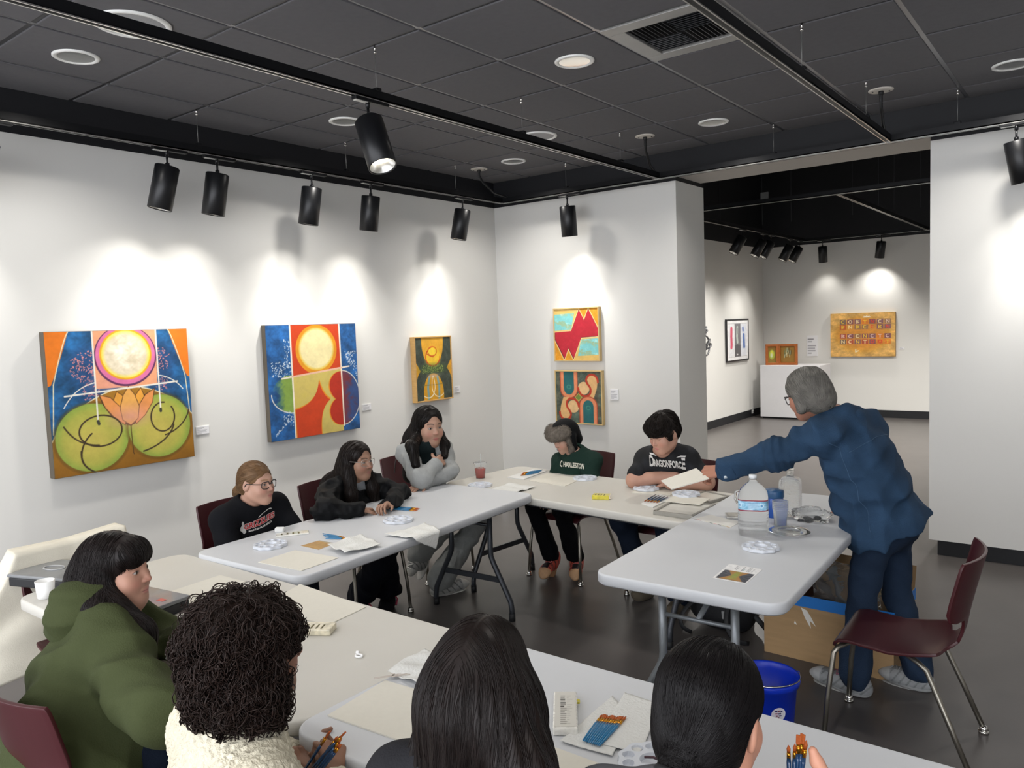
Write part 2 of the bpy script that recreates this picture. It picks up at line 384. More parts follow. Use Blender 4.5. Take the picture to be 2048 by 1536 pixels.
# conduit drops
for px, lab, tx, ty in (((1762, 180), 'round white ceiling plate with a black coiled conduit by the vent track', XT3, 5.75), ((1290, 272), 'round ceiling plate with a black conduit at the end of the long middle track', XT2, 5.8), ((958, 338), 'round ceiling plate with a black conduit in the room corner', XT1+.06, YT)):
    p = P(*px, ZC); p[2] = ZC-.001
    t = empty('conduit_drop', lab, 'conduit', p, 0, 'conduit drops')
    MB().lathe([(.075, .001), (.075, -.004), (.06, -.007), (0, -.008)], 32).build('canopy_plate', m_('plate_offwhite', 'c9c3ba', .5), t)
    e = A(tx, ty, ZT+.055)-p; c0 = A(0, 0, -.01)
    pts = [tuple(c0), (0, 0, -.06), (e[0]*.15, e[1]*.1, e[2]*.5), (e[0]*.5, e[1]*.5, e[2]*.9), (e[0], e[1], e[2])]
    P2 = []
    for q in range(len(pts)-1):
        for s in range(6): P2.append(A(*pts[q])*(1-s/6)+A(*pts[q+1])*s/6)
    P2.append(A(*pts[-1]))
    MB().tube(P2, [.0095+.0012*(i % 2) for i in range(len(P2))], 10).cyl((0, 0, -.005), (0, 0, -.03), .016, n=16).build('conduit', m_('conduit_black', '17181a', .45), t)
    for sx in (-1, 1): MB().ball((sx*.045, sx*.02, -.0075), .005, 6).build('screw', m_('screw_dark', '3a3a3a', .4, metal=.7), t)
# ------------------------------------------------------------ track spotlights
spotm = m_('spot_black', '131417', .38, metal=.2, var=.08, spec=.6)
lampglass = m_('lamp_face', 'fff4dd', .3, emis=2.5, var=0)
palew = m_('adapter_pale', 'c8c7c2', .4)
SPOTN = [0]
def spotlight(pos, aim, along, lab, grp, power=5, angle=104, light=True, core=0):
    """pos: point under the track; aim: world point the head looks at; along: track direction"""
    pos = np.asarray(pos, float); t = empty('track_spotlight', lab, 'spotlight', pos, 0, grp)
    X = nrm(along); Rm = frame(A(0, 0, 1), X)
    MB().box(X*.02+A(0, 0, -.008), (.22, .036, .018), .003, Rm).build('adapter', trackm, t)
    MB().box(-X*.045+A(0, 0, -.0185), (.075, .024, .003), 0, Rm).build('adapter_plate', palew, t)
    MB().cyl((0, 0, -.01), (0, 0, -.045), .011, n=14).cyl((0, 0, -.04), (0, 0, -.095), .007, n=10).cyl(X*.0-A(0, 0, .088), -A(0, 0, .108), .013, n=12).build('stem', spotm, t)
    piv = A(0, 0, -.105); D = nrm(np.asarray(aim)-(pos+piv)); R = frame(-D, X)          # local +z points back up the barrel
    top = piv+D*.002; r, Lh = .0715, .265
    hd = MB().lathe([(0, 0), (r-.006, 0), (r, -.006), (r, -Lh), (r-.004, -Lh-.002), (r-.006, -Lh), (r-.007, -Lh+.03)], 40, R=R, c=top)
    h = hd.build('lamp_head', spotm, t)
    MB().lathe([(r-.0065, -Lh+.004), (r-.02, -Lh+.03), (r-.026, -Lh+.05)], 32, R=R, c=top).build('reflector', alum, h)
    MB().lathe([(r-.024, -Lh+.05), (0, -Lh+.052)], 32, R=R, c=top).build('lamp_face', lampglass, h)
    if light:
        L = bpy.data.lights.new('lamp', 'SPOT'); L.energy = power; L.spot_size = math.radians(angle); L.spot_blend = 1.; L.shadow_soft_size = .028; L.color = (1, .965, .91)
        lo = bpy.data.objects.new('lamp', L); COL.objects.link(lo); lo.parent = t
        lo.location = tuple(top+D*(Lh-.03)); lo.rotation_euler = Vector(tuple(D)).to_track_quat('-Z', 'Y').to_euler()
        if core:
            L2 = L.copy(); L2.energy = core; L2.spot_size = math.radians(68); l2 = bpy.data.objects.new('lamp', L2); COL.objects.link(l2); l2.parent = t; l2.location = lo.location; l2.rotation_euler = lo.rotation_euler
    return t
LW = 'spotlights on the left wall track'
wallspots = [((333, 300), 2.17, 'black track spotlight leftmost of the five on the left wall, tilted furthest'), ((434, 328), 2.70, 'black track spotlight second from left on the left wall, over the lotus painting'),
             ((623, 357), 3.50, 'black track spotlight third from left, over the blue and orange painting'), ((741, 376), 4.19, 'black track spotlight fourth from left on the left wall, right of hanging spot'),
             ((925, 405), 5.05, 'black track spotlight on the left wall nearest the room corner')]
for (px, ya, lab) in wallspots:
    y = PX(*px, XT1)[1]; spotlight((XT1, y, ZT), (XL, ya, .6), (0, 1, 0), lab, LW, core=12)
spotlight((XT1, 1.60, ZT), (XL, 1.15, 1.4), (0, 1, 0), 'black track spotlight cut off by the left photo edge', LW, 8)
xs = PY(1134, 392, YT)[0]; spotlight((xs, YT, ZT), (-3.92, YB, .6), (1, 0, 0), 'single black track spotlight over the two stacked paintings', 'spotlights on the back track', core=12)
xs = PY(2033, 258, YT)[0]; spotlight((xs, YT, ZT), (-.2, YB, .85), (1, 0, 0), 'black track spotlight over the bare right wall, at the right photo edge', 'spotlights on the back track', core=12)
ys = PX(735, 200, XT2)[1]; spotlight((XT2, ys, ZT), (XT2+.55, ys-.1, 1.55), (0, 1, 0), 'large tilted black spotlight hanging from the middle track with its lamp face showing', 'spotlight on the middle track', 5, 70)
for k, (px, ya, ax) in enumerate((((1458, 462), 9.3, 0), ((1498, 470), 10.0, 0), ((1515, 473), 10.35, 0), ((1557, 480), 11.3, 0), ((1583, 483), 11.7, 0))):
    y = 10.5+(P(*px, 2.95)[1]-10.06)*1.07; spotlight((-4.25, y, 3.01), (-5.1, ya+1.15 if k > 2 else y-.75, 1.0), (0, 1, 0), ['leftmost', 'second', 'third', 'fourth', 'fifth'][k]+' spotlight of the tilted cluster along the far gallery left wall', 'far gallery spotlights', 13 if k in (0, 3, 4) else 8, 80)
x = P(1645, 485, 3.01)[0]; spotlight((PY(1645, 485, 13.75)[0], 13.75, 3.01), (PY(1640, 485, 13.75)[0], 14.1, 1.35), (1, 0, 0), 'upright spotlight on the far gallery back track, left of the rightmost one', 'far gallery spotlights', 5, 85)
spotlight((PY(1763, 475, 13.75)[0], 13.75, 3.01), (-3.35, 14.1, .9), (1, 0, 0), 'rightmost spotlight on the far gallery back track, over the ochre painting', 'far gallery spotlights', 13, 105)
# lamps at the ceiling downlights, then added unseen fill lamps without fixtures
def lamp(kind, loc, energy, size=.1, col=(1, .96, .9), spot=None, rot=(0, 0, 0)):
    L = bpy.data.lights.new('can_or_fill_lamp', kind); L.energy = energy; L.color = col
    if kind == 'SPOT': L.spot_size = math.radians(spot); L.spot_blend = .9; L.shadow_soft_size = size
    elif kind == 'AREA': L.size = size
    else: L.shadow_soft_size = size
    o = bpy.data.objects.new('can_or_fill_lamp', L); COL.objects.link(o); o.location = loc; o.rotation_euler = rot; return o
for (px, lab) in DL: 
    p = P(*px, ZC); lamp('SPOT', (p[0], p[1], ZC-.03), 15, .06, spot=140)
for (x, y) in ((-.6, 2.2), (-2.4, .2), (-.6, .2), (-4.1, 0.2), (1.2, 2.2)): lamp('SPOT', (x, y, ZC-.03), 10, .06, spot=140)  # added fill lamps without fixtures, for this room's ambient light
for (x, y) in ((-3.6, 9.2), (-1.0, 10.2), (-3.2, 11.5), (-.8, 12), (1, 11.5)): lamp('SPOT', (x, y, 3.0), 80, .08, spot=150)  # added fixtureless lamps that raise the far gallery's ambient light
w = bpy.data.worlds.new('world'); SC.world = w; w.use_nodes = True
w.node_tree.nodes['Background'].inputs[0].default_value = (.93, .95, 1., 1); w.node_tree.nodes['Background'].inputs[1].default_value = 1.2
SC.view_settings.view_transform = 'Standard'; SC.view_settings.look = 'None'; SC.view_settings.gamma = 1; SC.view_settings.exposure = 2.0
try: SC.view_settings.use_curve_mapping = False
except Exception: pass
# ============================================================ PAINTINGS
canvm = m_('oil_paint', vcol=True, rough=.55, var=.03, vscale=40, bump=.05, bscale=120)
printm = m_('print', vcol=True, rough=.5, var=0)
def p_lotus(u, v):
    p = Paint(u, v, '1f5482'); p.c = p.c*(1+.28*p.n[..., None])
    for sx in (0, 1):
        f = lambda x: x if sx == 0 else 1-x
        p.poly([(f(-.02), 1.02), (f(.15), 1.02)]+[(f(.15-.13*k/10), 1-.36*(k/10)**1.0*(1 if k < 10 else 1)-.02*math.sin(k*.3)) for k in range(11)]+[(f(-.02), .62)], 'd9731c')
        p.line([(f(.15), 1.0)]+[(f(.15-.115*(k/10)**.8), 1-.36*(k/10)) for k in range(11)]+[(f(.012), .3)], .007, 'd9cfae')
    rr = np.random.default_rng(3)
    for cx, cy, n, r in ((.25, .75, 150, .105), (.77, .77, 90, .085), (.27, .57, 40, .06), (.78, .59, 30, .05)):
        p.ell((cx+.02, cy), (r*1.1, r*1.2), '28355f', .5, .12)
        for k in range(n):
            a, q = rr.random()*6.28, math.sqrt(rr.random())*r; x, y = cx+q*math.cos(a), cy+q*1.15*math.sin(a); b = rr.random()*3
            p.line([(x-.004*math.cos(b), y-.004*math.sin(b)), (x+.004*math.cos(b), y+.004*math.sin(b))], .0045, 'd88a86')
    p.poly([(.31, 1.01), (.755, 1.01), (.745, .585), (.30, .59)], 'dd9a72'); p.ell((.42, .62), (.1, .05), 'd28f8d', .5, .1)
    p.ell((.53, .815), (.222, .222), '5b2f54'); p.ell((.53, .82), (.212, .212), 'cf6d98'); p.ell((.53, .825), (.185, .185), 'dd9f1f'); p.ell((.53, .825), (.172, .172), 'ead54a')
    p.ell((.53, .825), (.158, .158), 'd2c4a6', 1, .03); p.put(np.clip(.5-p.ell_d((.53, .83), (.13, .13))/.1, 0, 1)*np.clip(.5+p.n*.9, 0, 1), 'f0e8d8', .8)
    arch = [(0, .25)]+[(k/30, .25+.335*math.sin(PI*min(max((k/30+.0)/1.06, 0), 1))**.75) for k in range(0, 31)]+[(1, -.1), (0, -.1)]
    p.poly(arch, '9c6d20'); p.line(arch[1:-2], .008, 'd9cfae')
    p.put(np.clip(1-v*3.5, 0, 1), '6d4515', .45)
    for c, r in (((.265, .25), (.245, .24)), ((.745, .275), (.235, .235))):
        p.ell(c, (r[0]+.012, r[1]+.012), '4d3512', .8, .03); p.ell(c, r, '7f9c42'); p.ell(c, (r[0]-.02, r[1]-.02), 'a3a648', 1, .07); p.ell((c[0]-.02, c[1]-.03), (.15, .14), 'bfae55', .8, .15)
    pet = [((.53, .59), (.44, .45), (.45, .32), (.53, .315), (.61, .32), (.62, .45)), ]
    p.poly([(.32, .545), (.345, .47), (.40, .38), (.47, .325), (.53, .30), (.59, .325), (.65, .38), (.70, .47), (.725, .56), (.64, .52), (.53, .50), (.41, .50)], '40281a')
    for pts, c in (([(.445, .56), (.42, .5), (.43, .44), (.5, .40), (.52, .5)], 'dd9a3c'), ([(.62, .575), (.56, .5), (.58, .42), (.63, .44), (.645, .5)], 'dd9a3c'),
                   ([(.325, .545), (.36, .45), (.42, .37), (.49, .31), (.5, .36), (.46, .45), (.40, .52)], 'd98d4e'), ([(.72, .56), (.70, .46), (.64, .37), (.57, .31), (.56, .36), (.6, .45), (.65, .52)], 'd98d4e'),
                   ([(.53, .59), (.49, .53), (.462, .44), (.475, .35), (.53, .305), (.585, .35), (.60, .44), (.57, .53)], 'dba052')):
        p.poly(pts, c); p.line(pts, .005, '5c3a1e', closed=True)
    p.ell((.53, .37), (.11, .06), 'cd8f8a', .65, .1)
    p.line([(.53, .30), (.53, .26), (.535, .1), (.54, .09)], .006, '4a2f14')
    k = '3c3020'
    p.arc((.32, .29), (.145, .11), 60, 420, .011, k, 40); p.arc((.38, .12), (.2, .2), 178, 128, .011, k); p.line(bez((.18, .16), (.17, .06), (.22, .03), (.265, .0)), .012, k); p.line(bez((.08, .345), (.13, .25), (.2, .2), (.3, .19)), .010, k)
    p.arc((.77, .34), (.09, .11), 80, 400, .011, k, 40); p.line(bez((.85, .27), (.82, .18), (.72, .12), (.61, .10)), .011, k); p.line(bez((.78, .2), (.87, .22), (.95, .28), (.975, .37)), .010, k)
    w = 'dcd8cc'
    p.line([(.305, 1), (.305, .36)], .011, w); p.line([(.757, 1), (.757, .40)], .011, w); p.line([(.1, .555), (.9, .6)], .012, w)
    p.line(bez((.09, .475), (.15, .58), (.22, .62), (.3, .635)), .007, w); p.line(bez((.76, .655), (.82, .65), (.9, .6), (.94, .54)), .007, w)
    p.line([(.305, .36), (.31, .34)], .02, '3a3a30'); p.line([(.757, .4), (.757, .385)], .02, '3a3a30')
    return p.texture(.05).c
def p_tall(u, v):
    p = Paint(u, v, '24578f'); p.c = p.c*(1+.25*p.n[..., None])
    p.poly([(.25, 1), (.80, 1), (.80, .0), (.25, .0)], 'c8421c'); p.put(np.clip(p.n, 0, 1)*p.mask(p.poly_d([(.25, 1), (.8, 1), (.8, 0), (.25, 0)])), 'a8301a', .5)
    p.ell((.53, .775), (.23, .222), 'd8901f'); p.ell((.53, .775), (.195, .19), 'dcb02c'); p.ell((.53, .78), (.188, .183), 'e2d5a0', 1, .03)
    p.poly([(.26, .545), (.80, .585), (.80, .0), (.26, .0)], 'c9b563'); p.put(np.clip(p.n*1.2, 0, 1)*p.mask(p.poly_d([(.26, .545), (.8, .585), (.8, 0), (.26, 0)])), 'b9a94e', .5)
    red = bez((.26, .26), (.42, .28), (.52, .35), (.545, .5), 12)+bez((.545, .5), (.57, .4), (.62, .34), (.665, .32), 10)+bez((.665, .32), (.57, .26), (.54, .16), (.55, .0), 12)+[(.26, 0)]
    p.poly(red, 'd98a22'); p.poly([(x-.008 if x > .3 else x, y-.012) for x, y in red], 'c4401c')
    blob = bez((.80, .56), (.66, .56), (.60, .40), (.725, .305), 12)+bez((.725, .305), (.60, .24), (.64, .06), (.80, .055), 12)
    p.poly([(x-.012, y) for x, y in blob], 'd98a22'); p.poly(blob, 'b2301d')
    p.put(p.mask(np.maximum(p.ell_d((.80, .31), (.215, .255)), .80-u)), '7c3136', .9); p.put(p.mask(np.maximum(p.ell_d((.80, .31), (.215, .255)), .80-u))*np.clip((u-.83)*9+p.n*.8, 0, 1), '2a4f86', .85)
    g = np.maximum(p.ell_d((.27, .40), (.235, .17)), u-.26); g = np.maximum(g, v-.56)
    p.put(p.mask(g)*np.clip((u-.05)*9+p.n*.5, 0, 1), '8fa83a', .85)
    p.arc((.27, .40), (.245, .175), 180, 268, .009, 'dcd8cc'); p.arc((.80, .31), (.215, .255), -90, 88, .009, 'dcd8cc')
    rr = np.random.default_rng(5)
    for n, f in ((110, lambda a, b: (.04+.2*a, .68-.13*b+.0*a)), (90, lambda a, b: (.86+.13*a, .74-.2*b*(.3+a))), (30, lambda a, b: (.18+.06*a, .88-.2*b)), (40, lambda a, b: (.14+.1*a, .25-.14*b)), (25, lambda a, b: (.05+.15*a, .04+.12*a+.02*b))):
        for k in range(n):
            a, b = rr.random(), rr.random(); x, y = f(a, b); p.ell((x, y), (.0055*(.5+rr.random()*.6),)*2, 'c9d3dc')
    w = 'eadfce'
    p.line([(.25, 1), (.255, 0)], .016, w); p.line([(.80, 1), (.81, .05)], .016, w); p.line([(.262, .25), (.268, 0)], .008, 'd98a22'); p.line([(.14, .535), (.90, .60)], .014, w); p.line([(.25, .545), (.81, .59)], .014, 'e2b39a')
    return p.texture(.05).c
def p_small(u, v):
    p = Paint(u, v, '3d463c'); p.c = p.c*(1+.2*p.n[..., None])
    p.poly([(-.02, .6)]+bez((0, .62), (.06, .55), (.1, .5), (.12, .47))+bez((.12, .47), (.05, .42), (.02, .36), (0, .3))+[(-.02, .3)], 'd79a2a')
    p.poly([(1.02, .64)]+bez((1, .64), (.94, .57), (.9, .53), (.87, .5))+bez((.87, .5), (.95, .44), (.98, .38), (1, .32))+[(1.02, .3)], 'd79a2a')
    p.poly([(.17, 1.01)]+bez((.17, 1), (.16, .7), (.3, .56), (.47, .555))+bez((.47, .555), (.66, .56), (.8, .7), (.79, 1))+[(.79, 1.01)], 'dd9f2a'); p.put(np.clip((v-.75)*3, 0, 1)*p.mask(np.maximum(abs(u-.48)-.3, -1)), 'e5b84a', .4)
    p.ell((.48, .69), (.21, .155), 'e3b01f'); p.ell((.48, .69), (.205, .15), 'eec63a', .8, .1); p.arc((.48, .69), (.2, .145), 100, 360, .022, 'c8421c', 30); p.arc((.47, .78), (.125, .075), 0, 360, .018, 'd0601c', 30); p.ell((.46, .78), (.1, .058), 'f0cf3a')
    p.line([(.3, .75), (.42, .7), (.5, .69)], .016, 'c8581c')
    rr = np.random.default_rng(8)
    p.ell((.47, .5), (.33, .07), '4c6a34', .7, .1)
    for k in range(150):
        x, y = .47+.32*(rr.random()-.5)*1.9, .5+.13*(rr.random()-.5)
        if abs(x-.47) < .3: p.ell((x, y), (.008, .006), '8f9f4e')
    p.poly([(.2, -.01)]+bez((.2, 0), (.16, .25), (.28, .42), (.47, .425))+bez((.47, .425), (.66, .42), (.79, .25), (.76, 0))+[(.76, -.01)], 'd39a22')
    for q in (.33, .62): p.line([(q-.0, .0), (q-.02 if q < .5 else q+.01, .2), (q+.03 if q < .5 else q-.03, .36)], .055, '7fa0a0')
    p.line([(.2, .24), (.74, .24)], .01, '8f7a3a'); p.ell((.47, .385), (.13, .03), 'c3a7a0', .8, .05)
    w = 'efe3c4'
    p.line(bez((.45, .38), (.40, .2), (.43, .12), (.5, .08)), .016, w); p.line(bez((.47, .38), (.54, .22), (.52, .12), (.42, .05)), .016, w); p.line(bez((.2, .07), (.3, .02), (.4, .02), (.47, .1)), .016, w); p.line(bez((.48, .1), (.55, .02), (.66, .02), (.75, .08)), .016, w)
    return p.texture(.05).c
def p_zig(u, v):
    p = Paint(u, v, 'd8921f'); p.c = p.c*(1+.08*p.n[..., None]); cr = 'e8cf94'
    def both(pts, col): p.poly(pts, col); p.poly([(1-x, 1-y) for x, y in pts], col)
    both([(0, 1), (.55, 1), (.38, .55), (0, .55)], 'd9b565')
    zig = [(.0, .545), (.385, .565), (.575, .985), (.69, .77), (.79, .99), (1, .6), (1, .455), (.615, .435), (.425, .015), (.31, .23), (.21, .01), (0, .40)]
    p.line(zig, .034, cr, closed=True); p.poly(zig, '431018'); z2 = [(.5+(x-.5)*.985+.004, .5+(y-.5)*.975+.006) for x, y in zig]; p.poly(z2, 'b51f30'); p.put(p.mask(p.poly_d(z2))*np.clip(p.n, 0, 1), 'c52f44', .35)
    for f in (0, 1):
        g = (lambda q: q) if not f else (lambda q: [(1-x, 1-y) for x, y in q])
        q = g([(0, .9), (.47, .92), (.39, .60), (0, .58)]); p.poly(q, '7cc4c4'); m = p.mask(p.poly_d(q)); p.put(m*np.clip(np.sin((v*9+u*2)*3+p.n*2), 0, 1), '9fae80', .8); p.put(m*np.clip(p.n*1.4-.5, 0, 1), 'bfd9cf', .7)
    return p.texture(.04).c
def p_arches(u, v):
    p = Paint(u, v, '4d5a4e'); p.c = p.c*(1+.3*p.n[..., None]); p.put(np.clip(np.sin(u*9+p.n), 0, 1), '6a5440', .4)
    for f in (0, 1):
        t = (lambda x, y: (x, y)) if not f else (lambda x, y: (1-x, 1-y))
        T = lambda q: [t(*a) for a in q]
        p.poly(T([(.1, 1), (.1, .62)]+[(.29-.19*math.cos(math.radians(k)), .65-.17*math.sin(math.radians(k))) for k in range(0, 181, 15)]+[(.48, 1)]), 'e08a60')
        p.line(T([(.1, 1), (.1, .65)]+[(.29-.19*math.cos(math.radians(k)), .65-.17*math.sin(math.radians(k))) for k in range(0, 181, 15)]+[(.48, 1)]), .018, 'b2482a')
        p.poly(T([(.175, 1), (.175, .68)]+[(.29-.115*math.cos(math.radians(k)), .68-.13*math.sin(math.radians(k))) for k in range(0, 181, 15)]+[(.405, 1)]), '1f5f62')
        c = t(.29, .7); p.arc(c, (.045, .035), 0, 360, .014, '5a9a80'); p.ell(c, (.09, .11), '2f7a74', .4, .1)
        p.ell(t(.62, .68), (.125, .125), 'dfb884'); p.poly(T(bez((.68, .9), (.78, 1.0), (.93, .95), (.92, .78))+bez((.92, .78), (.91, .65), (.86, .57), (.84, .5))+[(.72, .5), (.76, .66)]), 'dcae74')
        p.line(T(bez((.93, .8), (.93, .97), (.72, 1.0), (.68, .85))+bez((.68, .85), (.66, .75), (.82, .72), (.76, .58))+bez((.76, .58), (.68, .48), (.52, .52), (.5, .68))), .04, 'b8361e')
    p.poly([(.5, .585), (.585, .5), (.5, .415), (.415, .5)], 'd8a34a'); p.poly([(.5, .565), (.565, .5), (.5, .435), (.435, .5)], '6f8a3c')
    return p.texture(.05).c
def p_letters(u, v):
    p = Paint(u, v, 'd9a95e'); p.c = p.c*(1+.1*p.n[..., None]); p.ell((.5, .5), (.44, .42), 'd09a3a', .8, .12); p.ell((.5, .52), (.38, .36), 'd38a35', .8, .15)
    rr = np.random.default_rng(12); cols = ['b8502c', '7a5468', '8f6b52', 'd97a2a', 'c98a3c', '6d5a58', 'a8483a', 'e0a83c', '7b4a5c']
    for r, y in enumerate((.80, .68, .47, .34)):
        for k in range(7):
            x = .15+.115*k; c = cols[rr.integers(len(cols))]
            p.poly([(x, y-.055), (x+.1, y-.055), (x+.1, y+.055), (x, y+.055)], c, .85)
            g = ['efd9a0', 'e8c13a', 'd8472a', 'e8c8b8'][rr.integers(4)]; q = rr.integers(5); cx = x+.05
            if q == 0: p.arc((cx, y), (.024, .034), 0, 360, .014, g)
            elif q == 1: p.line([(cx-.025, y+.03), (cx+.025, y+.03)], .014, g); p.line([(cx, y+.03), (cx, y-.035)], .014, g)
            elif q == 2: p.line([(cx-.02, y-.035), (cx-.02, y+.035), (cx+.02, y+.02), (cx-.01, y), (cx+.022, y-.02), (cx-.02, y-.035)], .012, g)
            elif q == 3: p.line([(cx-.022, y-.035), (cx-.022, y+.035), (cx+.022, y-.035), (cx+.022, y+.035)], .012, g)
            else: p.arc((cx, y), (.024, .034), 60, 300, .014, g)
    p.line([(.52, .905), (.62, .905)], .02, 'efe6d4'); p.line([(.53, .925), (.55, .91), (.57, .93), (.59, .91), (.61, .925)], .012, 'efe6d4'); p.line([(.4, .16), (.4, .1), (.44, .13)], .02, 'd8cfae')
    return p.texture(.08).c
def p_three(u, v):
    p = Paint(u, v, 'e9e9ea'); p.line([(.06, .92), (.94, .92)], .008, '8f8f92'); p.line([(.06, .08), (.94, .08)], .008, 'a5a5a8'); p.put(p.mask(np.maximum(abs(u-.2)-.12, abs(v-.5)-.41)), 'dfe0e3', 1); p.put(p.mask(np.maximum(abs(u-.78)-.14, abs(v-.5)-.41)), 'd9dce4', 1)
    p.poly([(.35, .92), (.63, .92), (.63, .08), (.35, .08)], '77767a'); p.poly([(.35, .38), (.63, .38), (.63, .08), (.35, .08)], '5d5b5f')
    p.line([(.2, .8), (.19, .6), (.2, .4), (.19, .33)], .1, 'd0566e'); p.line([(.48, .82), (.46, .6), (.48, .45)], .08, 'b9c2ba'); p.line([(.5, .8), (.5, .68)], .05, '8e938f'); p.line([(.75, .8), (.76, .75)], .09, '7d8fc0'); p.line([(.78, .62), (.79, .45), (.8, .32)], .1, '5d78b2'); p.poly([(.44, .16), (.54, .13), (.44, .11)], 'cfcfcf')
    return p.texture(.05).c
def canvas(name, lab, c, w, h, R, paint, nx, depth=.038, frame=None, fw=.018, edge='5a5348', group=None):
    """R columns: right, up, outward"""
    t = empty(name, lab, 'painting', c, 0, group)
    if frame is None:
        b = MB(); b.box((0, 0, 0), (w, h, depth), .003, R, 0); b.build('stretcher', m_('canvas_edge_'+edge, edge, .7), t)
        grid_plane('painted_face', w-.004, h-.004, nx, int(nx*h/w), paint, canvm, t, R, R@A(0, 0, depth/2+.0012))
    else:
        b = MB()
        for (x, y, sx, sy) in ((0, h/2-fw/2, w, fw), (0, -h/2+fw/2, w, fw), (-w/2+fw/2, 0, fw, h-2*fw), (w/2-fw/2, 0, fw, h-2*fw)): b.box(R@A(x, y, 0), (sx, sy, depth), .002, R)
        b.build('frame', frame, t)
        MB().box(R@A(0, 0, -depth*.2), (w-2*fw, h-2*fw, depth*.5), 0, R).build('backing', m_('canvas_edge_'+edge, edge, .7), t)
        grid_plane('painted_face', w-2*fw-.001, h-2*fw-.001, nx, int(nx*h/w), paint, canvm, t, R, R@A(0, 0, depth*.5-.006))
    return t
RL = A([0, 0, 1], [1, 0, 0], [0, 1, 0])            # left wall: right=+y, up=+z, out=+x
RB = A([1, 0, 0], [0, 0, -1], [0, 1, 0])           # back walls: right=+x, up=+z, out=-y
woodf = m_('frame_wood', 'c29a5e', .45, var=.12, vscale=12, stretch=(1, 1, 6)); blackf = m_('frame_black', '2b2b2e', .4)
def pic_l(tl, tr, bl, br, out):
    q = [PX(*t, XL+out) for t in (tl, tr, bl, br)]; y0 = (q[0][1]+q[2][1])/2; y1 = (q[1][1]+q[3][1])/2; z1 = (q[0][2]+q[1][2])/2; z0 = (q[2][2]+q[3][2])/2
    return (y0+y1)/2, (z0+z1)/2, y1-y0, z1-z0
D = .062; g = pic_l((88, 664), (374, 657), (107, 959), (389, 913), D); canvas('painting', 'large square painting of an orange lotus between two lily pads under a pale moon', (XL+D/2+.001, g[0], g[1]), g[2], g[3], RL, p_lotus, 330, D-.002)
g = pic_l((529, 650), (711, 647), (543, 885), (720, 856), .05); canvas('painting', 'blue and orange abstract painting with a pale sun disc and red curved shapes', (XL+.026, g[0], g[1]), g[2], g[3], RL, p_tall, 260, .048)
g = pic_l((828, 674), (903, 671), (834, 807), (906, 796), .055); canvas('painting', 'small framed green and gold abstract painting above the girl in grey', (XL+.0285, g[0], g[1]), g[2], g[3], RL, p_small, 150, .055, woodf, .012)
def pic_b(tl, tr, bl, br, yb, out):
    q = [PY(*t, yb-out) for t in (tl, tr, bl, br)]; x0 = (q[0][0]+q[2][0])/2; x1 = (q[1][0]+q[3][0])/2; z1 = (q[0][2]+q[1][2])/2; z0 = (q[2][2]+q[3][2])/2
    return (x0+x1)/2, (z0+z1)/2, x1-x0, z1-z0
lw = m_('frame_light_wood', 'c9ad78', .45, var=.1, vscale=12)
g = pic_b((1105, 618), (1197, 612), (1109, 723), (1199, 722), YB, .045); canvas('painting', 'framed red zigzag painting with turquoise corners, upper of two stacked', (g[0], YB-.0235, g[1]), g[2], g[3], RB, p_zig, 130, .045, lw, .011)
g = pic_b((1108, 741), (1203, 741), (1113, 847), (1206, 850), YB, .045); canvas('painting', 'framed teal painting of peach arches and curls, lower of two stacked', (g[0], YB-.0235, g[1]), g[2], g[3], RB, p_arches, 130, .045, lw, .011)
g = pic_b((1661, 628), (1791, 623), (1661, 713), (1790, 713), FAR, .05); canvas('painting', 'ochre painting covered in rows of small letters on the far gallery wall', (g[0], FAR-.0265, g[1]), g[2], g[3], RB, p_letters, 200, .05, edge='c39a58')
q = [PX(*t, -5.07) for t in ((1453, 640), (1497, 637), (1453, 728), (1497, 718))]; y0, y1 = q[0][1], q[1][1]
canvas('painting', 'black framed white artwork with red, grey and blue strips in the far gallery', (-5.083, (y0+y1)/2, (q[0][2]+q[3][2])/2-.0), y1-y0, (q[0][2]+q[1][2]-q[2][2]-q[3][2])/2, RL, p_three, 90, .032, blackf, .025)
# wall labels
def p_label(u, v):
    p = Paint(u, v, 'e2e2e4')
    for k, (y, w) in enumerate(((.82, .5), (.7, .35), (.5, .7), (.38, .62), (.26, .66), (.14, .3))): p.line([(.1, y), (.1+w, y)], .05, '9a9aa0' if k else '77777c')
    return p.c
def label(lab, c, w, h, R, nx=24):
    t = empty('wall_label', lab, 'wall label', c, 0, 'printed wall labels')
    MB().box((0, 0, 0), (w, h, .004), 0, R).build('card', whitem, t)
    grid_plane('printed_face', w, h, nx, int(nx*h/w)+4, p_label, printm, t, R, R@A(0, 0, .0026))
def lab_l(a, b, lab): q = PX(*a, XL), PX(*b, XL); label(lab, ((XL+.0025), (q[0][1]+q[1][1])/2, (q[0][2]+q[1][2])/2), q[1][1]-q[0][1], q[0][2]-q[1][2], RL)
lab_l((391, 854), (418, 866), 'small white wall label right of the lotus painting'); lab_l((724, 809), (742, 819), 'small white wall label right of the blue and orange painting'); lab_l((908, 773), (920, 784), 'small white wall label right of the green and gold painting')
q = PY(1221, 778, YB), PY(1238, 800, YB); label('small white wall label right of the two stacked paintings', ((q[0][0]+q[1][0])/2, YB-.0025, (q[0][2]+q[1][2])/2), q[1][0]-q[0][0], q[0][2]-q[1][2], RB)
q = PY(1614, 671, FAR), PY(1636, 712, FAR); label('tall white text panel beside the pedestal in the far gallery', ((q[0][0]+q[1][0])/2, FAR-.0025, (q[0][2]+q[1][2])/2), q[1][0]-q[0][0], q[0][2]-q[1][2], RB, 30)
